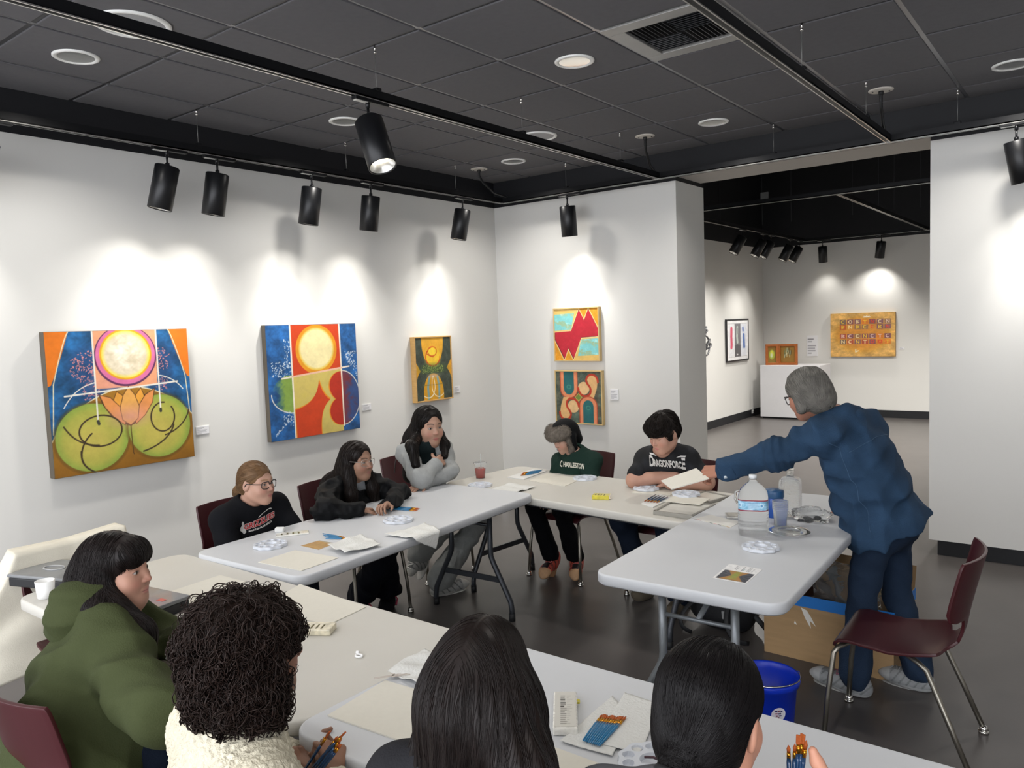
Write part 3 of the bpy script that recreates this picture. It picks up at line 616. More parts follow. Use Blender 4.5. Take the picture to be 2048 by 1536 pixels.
q = PY(1799, 694, FAR), PY(1808, 699, FAR); label('tiny wall label right of the ochre letter painting', ((q[0][0]+q[1][0])/2, FAR-.0025, (q[0][2]+q[1][2])/2), q[1][0]-q[0][0], q[0][2]-q[1][2], RB)
# pedestal with folding diptych
pl = PY(1520, 731, 13.3); pr = PY(1640, 731, 13.3); t = empty('pedestal', 'white rectangular display pedestal in the far gallery corner', 'pedestal', ((pl[0]+pr[0])/2, 13.6, 0))
w = pr[0]-pl[0]; MB().bx((-w/2, -.3, .03), (w/2, .3, pl[2]), .004).build('body', m_('pedestal_white', 'd3d3d6', .5, var=.02), t); MB().bx((-w/2+.03, -.27, 0), (w/2-.03, .27, .03)).build('plinth', blackm, t)
orng = m_('orange_wood', 'a35a22', .45, var=.15, vscale=20)
def p_fold(s):
    def f(u, v):
        p = Paint(u, v, '8f6a2a')
        if s: p.ell((.5, .5), (.36, .3), '9fae3c'); p.ell((.5, .55), (.2, .2), 'd8d24a', 1, .1); p.ell((.45, .45), (.14, .14), 'c9d3c9', .8, .1); p.put(np.clip(.25-v, 0, 1)*2, '5f8a3a', .6)
        else:
            rr = np.random.default_rng(2)
            for k in range(26):
                x, y = .2+.6*rr.random(), .3+.4*rr.random(); p.line([(x, y), (x+.06*(rr.random()-.5), y+.2)], .035, ['c9cfae', '6f7a52', '3a3a2a'][k % 3])
        return p.c
    return f
zt = pl[2]; h1 = PY(1560, 688, 13.5)[2]-zt
t = empty('hinged_diptych', 'small open orange wooden diptych standing on the white pedestal', 'artwork', (PY(1557, 730, 13.5)[0], 13.5, zt))
for nm, x0, x1, an, s in (('left_panel', PY(1534, 730, 13.5)[0], PY(1556, 730, 13.5)[0], .45, 1), ('right_panel', PY(1556, 730, 13.5)[0], PY(1594, 730, 13.5)[0], 0, 0)):
    w = (x1-x0)/math.cos(an); R = rotz(-an if s else 0.)@RB; ox = (-w/2*math.cos(an), -w/2*math.sin(an), h1/2) if s else (w/2, 0, h1/2); b = MB(); ox = A(*ox)
    if s: R = rotz(an)@RB
    for (x, y, sx, sy) in ((0, h1/2-.02, w, .04), (0, -h1/2+.02, w, .04), (-w/2+.02, 0, .04, h1-.08), (w/2-.02, 0, .04, h1-.08)): b.box(ox+R@A(x, y, 0), (sx, sy, .05), .003, R)
    b.box(ox+R@A(0, 0, -.015), (w-.06, h1-.06, .02), 0, R); pn = b.build(nm, orng, t); grid_plane('painted_face', w-.08, h1-.08, 30, 36, p_fold(s), canvm, pn, R, ox+R@A(0, 0, -.002))
# ring sculptures seen at the jamb
for px, r, lab in (((1407, 662), .09, 'upper grey ring sculpture just showing past the white jamb'), ((1411, 692), .15, 'lower grey ring sculpture just showing past the white jamb')):
    c = PX(*px, -5.02); b = MB()
    for k in range(3):
        R = rotz(.5*k)@roty(.5*k); b.tube([c+R@A(.01*k, r*(1-.2*k)*math.cos(a), r*(1-.2*k)*math.sin(a)) for a in np.linspace(0, 2*PI, 29)[:-1]], .014, 8, closed=True)
    b.tube([c+A(-.09, 0, 0), c], .012, 8); tag(b.build('ring_sculpture', m_('pewter', '6f7073', .35, metal=.7)), lab, 'sculpture', 'ring sculptures')
q = PX(1505, 821, -5.09); t = empty('power_outlet', 'white power outlet on the dark far gallery baseboard', 'outlet', q); MB().box((.004, 0, 0), (.008, .08, .1), .002).build('plate', whitem, t); MB().box((.009, 0, .025), (.003, .03, .03), .001).box((.009, 0, -.025), (.003, .03, .03), .001).build('sockets', m_('socket_grey', '8b8b8b', .5), t)
# ============================================================ TABLES
tablew = m_('table_grey', 'c6c8cb', .42, var=.015, vscale=4, bump=.05, bscale=500); tableb = m_('table_beige', 'c4c1b9', .45, var=.02, vscale=5, bump=.05, bscale=500)
legd = m_('leg_dark', '3f4247', .35, metal=.4, var=.08); legl = m_('leg_grey', '7c8083', .35, metal=.4, var=.06)
def folding_table(lab, c, rz, L=1.83, W=.76, H=.74, top=tablew, leg=legd, grp='folding tables'):
    """local x = long axis"""
    t = empty('folding_table', lab, 'table', (c[0], c[1], 0), rz, grp)
    b = MB(); slab(b, L, W, .075, H-.047, H, .008); b.build('tabletop', top, t)
    b = MB()
    for s in (-1, 1): b.box((0, s*(W/2-.09), H-.06), (L-.3, .025, .03), .003)
    b.build('frame_rails', leg, t)
    for e in (-1, 1):
        x0 = e*(L/2-.17); n = MB().cyl((x0, -W/2+.1, H-.062), (x0, W/2-.1, H-.062), .014, n=14).build('leg_hinge_tube', leg, t)
        for s in (-1, 1):
            pts = [(x0, s*.15, H-.06), (x0, s*.15, .40), (x0, s*.153, .37), (x0, s*.17, .33), (x0, s*.262, .16), (x0, s*.286, .115), (x0, s*.293, .07), (x0, s*.293, .02)]
            lg = MB().tube(pts, .0165, 12).build('leg', leg, t); MB().cyl((x0, s*.293, 0), (x0, s*.293, .045), .019, n=14).build('foot_cap', m_('rubber_black', '17181a', .6), lg)
        MB().box((x0, 0, .235), (.012, .44, .034), .002).build('lower_crossbar', leg, t); MB().cyl((x0, -.15, .56), (x0, .15, .56), .009, n=10).build('upper_crossbar', leg, t)
        b = MB().tube([(x0, 0, .56), (x0-e*.16, 0, .615), (x0-e*.2, 0, .625)], .012, 8).tube([(x0-e*.19, .012, .622), (x0-e*.52, .012, H-.055)], .009, 8).tube([(x0-e*.19, -.012, .622), (x0-e*.52, -.012, H-.055)], .009, 8)
        b.build('folding_brace', leg, t); MB().box((x0-e*.19, 0, .622), (.04, .045, .03), .004).build('lock_ring', m_('lock_steel', '9a9b9c', .3, metal=.8), t)
    return t
ZA, ZE = .74, .722
folding_table('white folding table along the left wall where three students sit', (-3.06, 2.80), PI/2+.05, H=ZA, L=1.78)
folding_table('beige folding table against the back wall in front of the two boys', (-2.565, 4.03), -.09, H=ZE, top=tableb)
folding_table('beige folding table at lower left, under the sketchbook and black cases', (-2.585, 1.545), 0, W=.72, H=ZE, top=tableb)
folding_table('white folding table at the bottom of the photo holding the blue brushes', (-.74, 1.515), 0, W=.74, H=ZA)
folding_table('light grey folding table with the water jug beside the standing woman', (-1.315, 3.54), PI/2+.04, H=ZA, leg=legl)
# ============================================================ CHAIRS
maroon = m_('chair_maroon', '3f191d', .34, var=.06, vscale=6, spec=.4); gl = m_('glide_chrome', 'd8d6d0', .12, metal=1.)
leg_nickel = m_('nickel', '8f8a80', .3, metal=.9, var=.04)
def chair_shell():
    prof = [(.205, .408), (.20, .425), (.185, .438), (.15, .444), (.08, .437), (0, .430), (-.08, .430), (-.14, .434), (-.165, .438), (-.175, .441), (-.182, .444), (-.2, .455), (-.222, .48), (-.236, .515), (-.243, .55), (-.247, .575), (-.249, .583), (-.251, .592), (-.257, .62), (-.268, .67), (-.28, .72), (-.292, .77), (-.298, .795), (-.302, .812), (-.304, .82)]
    wid = [.36, .385, .395, .40, .405, .41, .415, .41, .40, .33, .22, .18, .17, .165, .17, .20, .36, .425, .43, .435, .435, .435, .433, .428, .42]
    V = []; n = 23
    for (y, z), w in zip(prof, wid):
        bk = min(max((z-.5)/.12, 0), 1); rear = 0 if z > .46 else min(max((-y+.0)/.17, 0), 1)
        for j in range(n):
            s = -1+2*j/(n-1); V.append((s*w/2, y+.055*bk*(s*w/.43)**2, z+(.022*rear*(s*w/.41)**2)))
    F = [(i*n+j, i*n+j+1, (i+1)*n+j+1, (i+1)*n+j) for i in range(len(prof)-1) for j in range(n-1)]
    return V, F, n
def make_chair(lab, cat='chair'):
    t = empty('stacking_chair', lab, cat)
    V, F, n = chair_shell(); k = 8        # split seat and back at the waist
    def part(name, r0, r1):
        idx = list(range(r0*n, (r1+1)*n)); f = [tuple(i-r0*n for i in q) for q in F if min(q) >= r0*n and max(q) < (r1+1)*n]
        o = mesh_obj(name, [V[i] for i in idx], f, maroon, t)
        md = o.modifiers.new('thick', 'SOLIDIFY'); md.thickness = .011; md.offset = 0
        md = o.modifiers.new('round', 'BEVEL'); md.width = .003; md.segments = 2; md.limit_method = 'ANGLE'; md.angle_limit = .9
        return o
    part('seat', 0, 12); part('backrest', 12, len(V)//n-1)
    for s in (-1, 1):
        f = MB().tube([(s*.05, .13, .414), (s*.14, .165, .412), (s*.178, .19, .405), (s*.19, .203, .385), (s*.205, .225, .2), (s*.213, .238, .02)], .0105, 10).build('leg', leg_nickel, t)
        MB().ball((s*.213, .238, .02), .017, 8).cyl((s*.213, .238, 0), (s*.213, .238, .014), .019, .02, 16).build('glide', gl, f)
        r = MB().tube([(s*.05, .0, .414), (s*.14, -.06, .412), (s*.176, -.1, .405), (s*.186, -.13, .385), (s*.205, -.21, .2), (s*.216, -.285, .02)], .0105, 10).build('leg', leg_nickel, t)
        MB().ball((s*.216, -.285, .02), .017, 8).cyl((s*.216, -.285, 0), (s*.216, -.285, .014), .019, .02, 16).build('glide', gl, r)
    MB().box((0, .06, .415), (.13, .2, .01), .003).build('under_plate', leg_nickel, t)
    return t
CH = make_chair('empty maroon shell chair with chrome legs at the right of the photo'); CH['group'] = 'maroon stacking chairs'
CH.location = (-.683, 3.385, 0); CH.rotation_euler = (0, 0, PI/2+.03)
CG = 'maroon stacking chairs'
CHAIRS = dict(p1=((-3.70, 2.46), -PI/2, 'maroon chair behind the child in the black logo shirt'), p2=((-3.665, 3.10), -PI/2, 'maroon chair behind the girl in the black puffer jacket'),
    p3=((-3.90, 3.98), -PI/2-.12, 'maroon chair behind the girl in grey, a bag strap on its back'), p4=((-3.01, 4.51), PI, 'maroon chair behind the child in the trapper hat'),
    p5=((-2.24, 4.52), PI, 'maroon chair behind the boy in the black band shirt'), gr=((-2.335, 1.02), .0, 'maroon chair at lower left behind the green hoodie'),
    coat=((-3.47, 1.5), -PI/2, 'maroon chair draped with the cream coat at the left edge'))
for k, (p, rz, lab) in CHAIRS.items(): dup(CH, lab, (p[0], p[1], 0), rz, CG)
# ============================================================ THINGS ON THE TABLES
plast = m_('palette_plastic', 'd0d4db', .3, var=.01, spec=.6)
def palette_mesh(n_w=10, R0=.0785, H=.014, rw=.0128, rc=.027, rp=.056):
    nr, na = 46, 140; V = []; F = []
    for i in range(nr+1):
        for j in range(na):
            a = 2*PI*j/na; sc = 1+.035*math.cos(n_w*a); r = R0*i/nr*(sc if i > nr*.8 else 1+(sc-1)*max(0, (i/nr-.5)/.3))
            x, y = r*math.cos(a), r*math.sin(a); z = H
            z -= (H-.0025)*min(max((rc-r)/.0025+.5, 0), 1)
            k = round(a/(2*PI/n_w))*(2*PI/n_w); d = math.hypot(x-rp*math.cos(k), y-rp*math.sin(k))
            z -= (H-.003)*min(max((rw-d)/.0012+.5, 0), 1)
            if i == nr: z = .001
            V.append((x, y, z))
    for i in range(nr):
        for j in range(na): F.append((i*na+j, i*na+(j+1) % na, (i+1)*na+(j+1) % na, (i+1)*na+j))
    return V, F
def make_palette(lab):
    t = empty('paint_palette', lab, 'palette', (0, 0, 0), 0, 'round white paint palettes'); V, F = palette_mesh(); mesh_obj('tray', V, F, plast, t, smooth=False); return t
pal = make_palette('scalloped white palette on the table in front of the child with dark glasses'); p = P(541, 1092, ZA); pal.location = tuple(p)
PG = 'round white paint palettes'
for px, z, lab, rz in (((797, 1042), ZA, 'scalloped white palette in front of the girl in the black puffer jacket', .2), ((960, 972), ZE, 'white palette beside the cup of red drink', .1), ((1170, 958), ZE, 'white palette in front of the child in the trapper hat', .3),
        ((1293, 978), ZE+.004, 'pale palette lying on a board before the boy with crossed arms', .1), ((1372, 990), ZE+.024, 'white palette lying on the stacked frames at the table corner', .25), ((1521, 1097), ZA, 'white palette on the grey table near the water jug', .15)):
    dup(pal, lab, P(*px, z), rz, PG)
t = empty('paint_palette', 'larger deep white palette with coloured paint lying on the spiral sketchbook', 'palette', P(338, 1270, ZE+.028), .3, PG)
V, F = palette_mesh(9, .1, .02, .0155, .042, .075); mesh_obj('tray', V, F, plast, t, smooth=False)
def p_mix(u, v):
    p = Paint(u, v, 'c9c4cc'); p.ell((.35, .6), (.3, .3), 'd8948c', .9, .2); p.ell((.65, .4), (.3, .3), '9fb0d6', .9, .2); p.ell((.4, .75), (.15, .12), 'c8645c', .8, .1); return p.texture(.1).c
V = [(.04*math.cos(2*PI*k/24), .04*math.sin(2*PI*k/24), .0045) for k in range(24)]
gp = grid_plane('wet_paint', .054, .054, 16, 16, p_mix, m_('wet_paint', vcol=True, rough=.2, var=0), t, None, (0, 0, .0045))
p = P(1305, 1531, ZA); t = dup(pal, 'white palette cut off by the bottom edge beside the dark bun', p, .2, PG)
MB().tube([(-.02, .005, .013), (.0, .008, .015), (.02, .004, .014)], .003, 6).build('paint_smear', m_('smear', '4a2f38', .4), t)
# brushes
bl = m_('brush_blue', '1f6f9d', .22, var=.05, coat=.6); bld = m_('brush_navy', '1c3f66', .25, coat=.6); goldm = m_('ferrule_gold', 'd9982f', .2, metal=.9, var=.03); bris = m_('bristle', 'a9521c', .7, var=.2, vscale=200)
def make_brush(lab, hm, flat=False, L=.172):
    t = empty('paint_brush', lab, 'paint brush', (0, 0, 0))
    MB().tube([(-.5*L, 0, 0), (-.49*L, 0, 0), (-.2*L, 0, 0), (.12*L, 0, 0), (.22*L, 0, 0)], [.0012, .002, .0031, .0036, .0029], 10).build('handle', hm, t)
    MB().tube([(.22*L, 0, 0), (.3*L, 0, 0), (.36*L, 0, 0)], [.0031, .0031, .0034 if flat else .0026], 10).build('ferrule', goldm, t)
    if flat: MB().box((.43*L, 0, 0), (.14*L, .008, .0035), .0012).build('bristles', bris, t)
    else: MB().tube([(.36*L, 0, 0), (.42*L, 0, 0), (.5*L, 0, 0)], [.0026, .003, .0004], 8).build('bristles', bris, t)
    return t
BR = {}
def brush(a, b, lab, grp, hm=bl, flat=False, L=None):
    """a handle end, b bristle tip (world)"""
    a, b = np.asarray(a, float), np.asarray(b, float); k = (id(hm), flat)
    d = b-a; R = frame(A(0, 0, 1), d) if abs(nrm(d)[2]) < .9 else None
    X = nrm(d); Y = nrm(np.cross(A(0, 0, 1), X)); Z = np.cross(X, Y); e = Matrix(((X[0], Y[0], Z[0]), (X[1], Y[1], Z[1]), (X[2], Y[2], Z[2]))).to_euler()
    if k not in BR:
        BR[k] = make_brush(lab, hm, flat); o = BR[k]; o['group'] = grp; o.location = tuple((a+b)/2); o.rotation_euler = e
    else: o = dup(BR[k], lab, (a+b)/2, 0, grp, e)
    s = np.linalg.norm(d)/.172; o.scale = (s, 1.1, 1.1); return o
nth = ['leftmost', 'second from left', 'third from left', 'fourth from left', 'fifth from left', 'sixth from left', 'seventh from left', 'eighth from left', 'ninth from left', 'rightmost']
for k in range(4):
    a = P(645+2*k, 1067+3.2*k, ZA+.005); b = P(690+3.5*k, 1075+1.5*k-3*(k == 3), ZA+.005); brush(a, b, ['topmost', 'second from top', 'third from top', 'lowest'][k]+' of four blue brushes beside the brown card', 'brushes by the brown card', flat=(k == 1))
for k in range(3):
    brush(P(776+k*2, 1018-2.2*k, ZA+.005), P(836+2*k, 1021-2.*k, ZA+.005), ['nearest', 'middle', 'farthest'][k]+' of three blue brushes by the puffer jacket girl\'s hands', 'brushes by the clasped hands')
for k in range(4):
    brush(P(1079+k*2.2, 945-1.8*k, ZE+.011), P(1040+1.6*k, 951-1.8*k, ZE+.011), ['nearest', 'second nearest', 'third nearest', 'farthest'][k]+' of four blue brushes lying on a pad near the red drink', 'brushes near the drink')
for k in range(5):
    brush(P(1312+k*6, 989+1.2*k, ZE+.011), P(1288+k*6, 1003+.6*k, ZE+.011), ['leftmost', 'second', 'middle', 'fourth', 'rightmost'][k]+' of five navy brushes before the boy in the band shirt', 'brushes before the band shirt boy', bld)
for k in range(10):
    a = P(1166+k*3.6, 1481+1.2*k, ZA+.011+.001*(k % 2)); b = P(1205+k*5.3, 1429+.6*k-(2 if k > 7 else 0), ZA+.011+.001*(k % 2))
    brush(a, b, nth[k]+' of ten blue brushes fanned on the paper towel in front', 'brushes on the paper towel', flat=(k % 3 == 1))
# boards, papers, cards
cream = m_('canvas_board', 'd6d2c6', .7, var=.02, vscale=60, bump=.06, bscale=600); paperw = m_('paper', 'd9d9d6', .7, var=.01)
def poly_board(name, lab, cat, px, z, th, m, grp=None, edge=None):
    q = [P(u, v, z+th) for u, v in px]; c = sum(q)/len(q); c[2] = z
    t = empty(name, lab, cat, c, 0, grp)
    if edge: pass
    pts = [(a[0]-c[0], a[1]-c[1]) for a in q]
    if sum(pts[i-1][0]*pts[i][1]-pts[i][0]*pts[i-1][1] for i in range(len(pts))) < 0: pts = pts[::-1]
    MB().prism(pts, .0003, th).build('panel', m, t); return t
CB = 'blank canvas boards'
poly_board('canvas_board', 'blank canvas board at the near end of the left wall table', 'canvas board', [(516, 1124), (603, 1141), (677, 1115), (590, 1100)], ZA, .003, cream, CB)
poly_board('canvas_board', 'blank canvas board behind the black case on the beige table', 'canvas board', [(325, 1188), (365, 1213), (440, 1183), (490, 1163), (440, 1150)], ZE, .003, cream, CB)
poly_board('canvas_board', 'large blank board under the paint box behind the curly hair', 'canvas board', [(733, 1213), (655, 1250), (520, 1215), (600, 1168)], ZE, .003, cream, CB)
poly_board('canvas_board', 'blank board on the front table, left of the long brown hair', 'canvas board', [(655, 1430), (770, 1360), (990, 1425), (905, 1517)], ZA, .004, cream, CB)
poly_board('canvas_board', 'blank board at the bottom edge, right of the long brown hair', 'canvas board', [(1040, 1478), (1090, 1487), (1250, 1545), (1180, 1575), (1000, 1530)], ZA, .003, cream, CB)
poly_board('canvas_board', 'blank canvas board in front of the child in the trapper hat', 'canvas board', [(1058, 961), (1130, 972), (1163, 957), (1095, 946)], ZE, .003, cream, CB)
poly_board('canvas_board', 'blank board under the palette of the boy with crossed arms', 'canvas board', [(1262, 985), (1340, 990), (1370, 975), (1290, 968)], ZE, .003, cream, CB)
poly_board('paper_pad', 'white pad under the brushes near the red drink', 'paper pad', [(1015, 954), (1048, 958), (1092, 942), (1065, 938)], ZE, .006, paperw)
poly_board('paper_pad', 'white pad under the navy brushes near the frames', 'paper pad', [(1283, 1006), (1306, 1014), (1345, 995), (1318, 988)], ZE, .006, paperw)
def quad_card(name, lab, cat, px, z, paint, nx, ny, grp=None):
    q = [P(u, v, z) for u, v in px]; c = (q[0]+q[1]+q[2]+q[3])/4; t = empty(name, lab, cat, (c[0], c[1], z), 0, grp)
    gx, gy = np.meshgrid(np.linspace(0, 1, nx), np.linspace(0, 1, ny)); rgb = np.clip(paint(gx, gy), 0, 1).reshape(-1, 3); rgb = np.where(rgb <= .04045, rgb/12.92, ((rgb+.055)/1.055)**2.4)
    X = gx.ravel()[:, None]; Y = gy.ravel()[:, None]; V = (q[0]*(1-X)+q[1]*X)*(1-Y)+(q[3]*(1-X)+q[2]*X)*Y-c+A(0, 0, .0012)
    i = np.arange((nx-1)*(ny-1)); r = i//(nx-1)*nx+i % (nx-1); mesh_obj('printed_face', V, np.stack([r, r+1, r+nx+1, r+nx], 1), printm, t, smooth=False, col=rgb)
    pts = [(a[0]-c[0], a[1]-c[1]) for a in q]; MB().prism(pts, .0002, .001).build('card', paperw, t); return t
def p_brown(u, v):
    p = Paint(u, v, 'a98550'); p.c = p.c*(1+.1*p.n[..., None]); p.put(np.clip(np.sin(v*9)*.5, 0, 1), 'c39a52', .6); p.put(p.mask(.9-v), '9a9a92', .8); return p.c
quad_card('reference_card', 'small brown picture card beside the four brushes', 'card', [(601, 1092), (637, 1100), (671, 1087), (639, 1081)], ZA, p_brown, 30, 24)
def p_post(u, v):
    p = Paint(u, v, 'e4e3e2'); p.poly([(.07, .04), (.96, .04), (.96, .6), (.07, .6)], '3f4148')
    p.poly([(.2, .6), (.8, .6), (.62, .33), (.85, .05), (.15, .05), (.4, .33)], 'a8793f'); p.poly([(.42, .6), (.6, .6), (.58, .3), (.66, .1), (.34, .1), (.42, .3)], '9a8a3a'); p.ell((.5, .34), (.1, .14), '8a9440', .9, .08)
    for k in range(6): p.line([(.08, .12+.09*k), (.3, .3+.02*k)], .02, '6a6a72' if k % 2 else '262830'); p.line([(.95, .12+.09*k), (.72, .3+.02*k)], .02, '5a5a60' if k % 2 else '22242c')
    for x, y0, y1, c in ((.3, .72, .92, '8f8f92'), (.36, .7, .86, '8f8f92'), (.52, .68, .94, '4c4c50'), (.56, .7, .82, '6f9a9a'), (.68, .68, .95, 'a5a5a6'), (.73, .68, .95, 'a5a5a6'), (.82, .7, .95, 'b5b5b6')): p.line([(x, y0), (x, y1)], .02, c)
    return p.texture(.06).c
quad_card('postcard', 'printed card with a dark and gold starburst on the grey table', 'card', [(1425, 1156), (1492, 1168), (1525, 1139), (1459, 1128)], ZA, p_post, 64, 60)
def p_sheet(u, v):
    p = Paint(u, v, 'dcdad4')
    for k in range(9): p.put(p.mask(np.maximum(abs(u-.06-.11*k)-.04, v-.06)), ['3a3a40', 'c9485c', 'e8e8e8', 'd8d4c0', '2f4a3a', 'c9485c', '3a3a40', '8a9a4a', 'b58a4a'][k])
    return p.c
quad_card('paper_sheet', 'white sheet with a coloured strip along its edge by the water jug', 'paper', [(1385, 1038), (1460, 1056), (1482, 1044), (1420, 1030)], ZA, p_sheet, 50, 30)
clear = m_('clear_plastic', 'f2f4f5', .08, trans=.95, ior=1.15, var=0); 
t = empty('clear_packet', 'small clear plastic packet lying on the white sheet by the jug', 'packet', P(1467, 1033, ZA+.002), .5)
MB().box((0, 0, .006), (.075, .10, .008), .003).build('sleeve', m_('packet_grey', 'b9b7b2', .15, var=.2, vscale=60, coat=.5), t); MB().box((0, 0, .011), (.05, .07, .001)).build('insert', m_('packet_dark', '8f8a80', .3, var=.4, vscale=80), t)
# paint boxes in crinkled film
film = m_('crinkled_film', 'e6e4dc', .12, var=.05, bump=.6, bscale=55, coat=.7); yel = m_('box_yellow', 'cfc23a', .3, var=.2, vscale=50, coat=.6)
def p_box(u, v):
    p = Paint(u, v, 'd9d6cd'); rr = np.random.default_rng(4)
    for k in range(16):
        y = .08+.053*k; w = .12+.16*rr.random(); p.line([(.28, y), (.28+w, y)], .012+.02*(k in (9, 11, 13)), '2c2a2a' if k in (5, 6, 9, 10, 11, 13) else '6a6762'); p.line([(.58, y), (.6+.25*rr.random(), y)], .006, 'a5a29b')
    return p.c
q = [P(1104, 1457, ZA+.02), P(1155, 1457, ZA+.02), P(1157, 1382, ZA+.02), P(1106, 1382, ZA+.02)]; c = sum(q)/4; ex = nrm(q[1]-q[0]); ey = A(-ex[1], ex[0], 0); w, h = np.linalg.norm(q[1]-q[0]), np.linalg.norm(q[3]-q[0]); R = np.stack([ex, ey, A(0, 0, 1)], 1)
t = empty('brush_set_box', 'flat white box of brushes in clear film on the front table', 'box', (c[0], c[1], ZA))
MB().box((0, 0, .0105), (w, h, .02), .004, R).build('carton', film, t); grid_plane('printed_face', w*.86, h*.92, 40, 60, p_box, m_('film_print', vcol=True, rough=.18, var=0, coat=.6), t, R, (0, 0, .0212))
MB().box(R@A(w*.53, h*.28, .012), (.012, .012, .01), .003, R).build('torn_corner', yel, t)
def crinkle_box(lab, px, z, size, rz, m, cap=None):
    t = empty('paint_tube_box', lab, 'box', P(*px, z), rz); V, F = bevel_box(*size, .003, 2); V = np.array(V); V[:, 2] += size[2]/2
    MB().add(V, F, 0, False).build('carton', m, t)
    if cap: MB().box((size[0]*.42, 0, size[2]*.55), (size[0]*.25, size[1]*.9, size[2]*.8), .003, rotz(.15)).build('foil_end', cap, t)
    for k in range(4): MB().box((-size[0]*.32+k*size[0]*.17, -size[1]*.1, size[2]+.0006), (size[0]*.05, size[1]*.5, .0008)).build('printed_bar', m_('print_dark', '55502a' if m is yel else '6a675e', .4), t)
    return t
crinkle_box('small crumpled yellow packet in the middle of the back table', (1203, 997), ZE, (.10, .066, .024), .35, yel, m_('foil_pale', 'e8dccb', .2, metal=.3, var=.2, vscale=40))
crinkle_box('paint box with gold and white print showing past the curly hair', (636, 1264), ZE, (.11, .07, .022), .55, m_('box_whitegold', 'cfc7ae', .25, var=.35, vscale=40, coat=.5))
crinkle_box('clear packet of brushes in front of the child in the logo shirt', (585, 1069), ZA, (.16, .06, .008), .95, film)
tag(MB().box(P(560, 1064, ZA)+A(0, 0, .012), (.05, .03, .024), .008, rotz(.6)@rotx(.2)).build('paper_scrap', paperw), 'folded white paper scrap at the table edge before the logo shirt', 'paper')
# paper towels: crumpled sheets
towm = m_('paper_towel', 'd6d6d2', .85, var=.02, bump=.35, bscale=130)
def towel(lab, px, z, seed, amp=.012, n=28, drop=None, base=.002):
    q = [P(u, v, z) for u, v in px]; c = sum(q)/4; rr = np.random.default_rng(seed); g = np.linspace(0, 1, n); X, Y = np.meshgrid(g, g); X = X.ravel()[:, None]; Y = Y.ravel()[:, None]
    V = (q[0]*(1-X)+q[1]*X)*(1-Y)+(q[3]*(1-X)+q[2]*X)*Y; h = np.zeros(len(V))
    for k in range(7):
        d = rr.normal(size=2); d /= np.linalg.norm(d); f = 18+30*rr.random(); h += np.abs(np.sin((V[:, 0]*d[0]+V[:, 1]*d[1])*f+rr.random()*6))**2*(.5+rr.random())
    h = amp*h/7; V[:, 2] = z+base+h; V[:, :2] += rr.normal(size=(len(V), 2))*.0006
    if drop is not None:
        o, nn = np.asarray(drop[0]), nrm(drop[1]); e = (V[:, :2]-o[:2])@nn[:2]; m = e > -.004; V[m, :2] -= np.outer(e[m]+.004-.012, nn[:2]); V[m, 2] = z+base-np.maximum(e[m]+.0, 0)*.95
    F = [(i*n+j, i*n+j+1, (i+1)*n+j+1, (i+1)*n+j) for i in range(n-1) for j in range(n-1)]
    o = mesh_obj('paper_towel', V, F, towm); md = o.modifiers.new('t', 'SOLIDIFY'); md.thickness = .0012; md.offset = 1; tag(o, lab, 'paper towel', 'crumpled paper towels')
    loc = A(c[0], c[1], z); o.data.transform(Matrix.Translation(Vector(tuple(-loc)))); o.location = tuple(loc); return o
towel('crumpled paper towel at the near edge beside the brown card', [(655, 1098), (690, 1112), (765, 1094), (722, 1076)], ZA, 1, .03)
e0 = P(780, 1097, ZA); e1 = P(884, 1061, ZA)
towel('paper towel hanging over the table edge in front of the puffer jacket girl', [(768, 1073), (832, 1080), (895, 1070), (850, 1050)], ZA, 2, .018, drop=(e0, A(1, .04, 0)))
towel('creased paper towel between the red drink and the back table front edge', [(975, 983), (1022, 990), (1072, 976), (1020, 969)], ZE, 3, .014)
towel('large crumpled paper towel left of the long brown hair', [(775, 1350), (850, 1382), (915, 1340), (850, 1305)], ZA, 5, .03)
towel('folded paper towel under the fan of brushes, lower sheet', [(1120, 1487), (1225, 1516), (1262, 1440), (1225, 1395)], ZA, 6, .006)
towel('embossed paper towel under the fan of brushes, upper sheet', [(1190, 1492), (1281, 1512), (1322, 1415), (1250, 1390)], ZA, 7, .004, base=.005)
t = empty('plastic_fork', 'clear plastic fork at the end of the crumpled towel', 'fork', P(790, 1350, ZA+.012), -2.2)
b = MB().box((.03, 0, 0), (.06, .008, .002), .0008)
for k in range(4): b.box((-.02, -.009+.006*k, 0), (.045, .0022, .0015))
b.box((.004, 0, 0), (.012, .022, .002), .0008).build('fork_body', m_('fork_plastic', 'c9bfb6', .2, coat=.5), t)
t = empty('plastic_clip', 'small bright white plastic scrap alone on the beige table', 'plastic scrap', P(718, 1314, ZE))
MB().tube([(.012*math.cos(a), .009*math.sin(a), .004) for a in np.linspace(0, 2*PI, 17)[:-1]], .0035, 8, closed=True).tube([(-.012, .006, .004), (-.022, .016, .004), (-.028, .013, .004)], [.004, .006, .005], 8).build('clip_body', m_('bright_white', 'f4f4f4', .3), t)
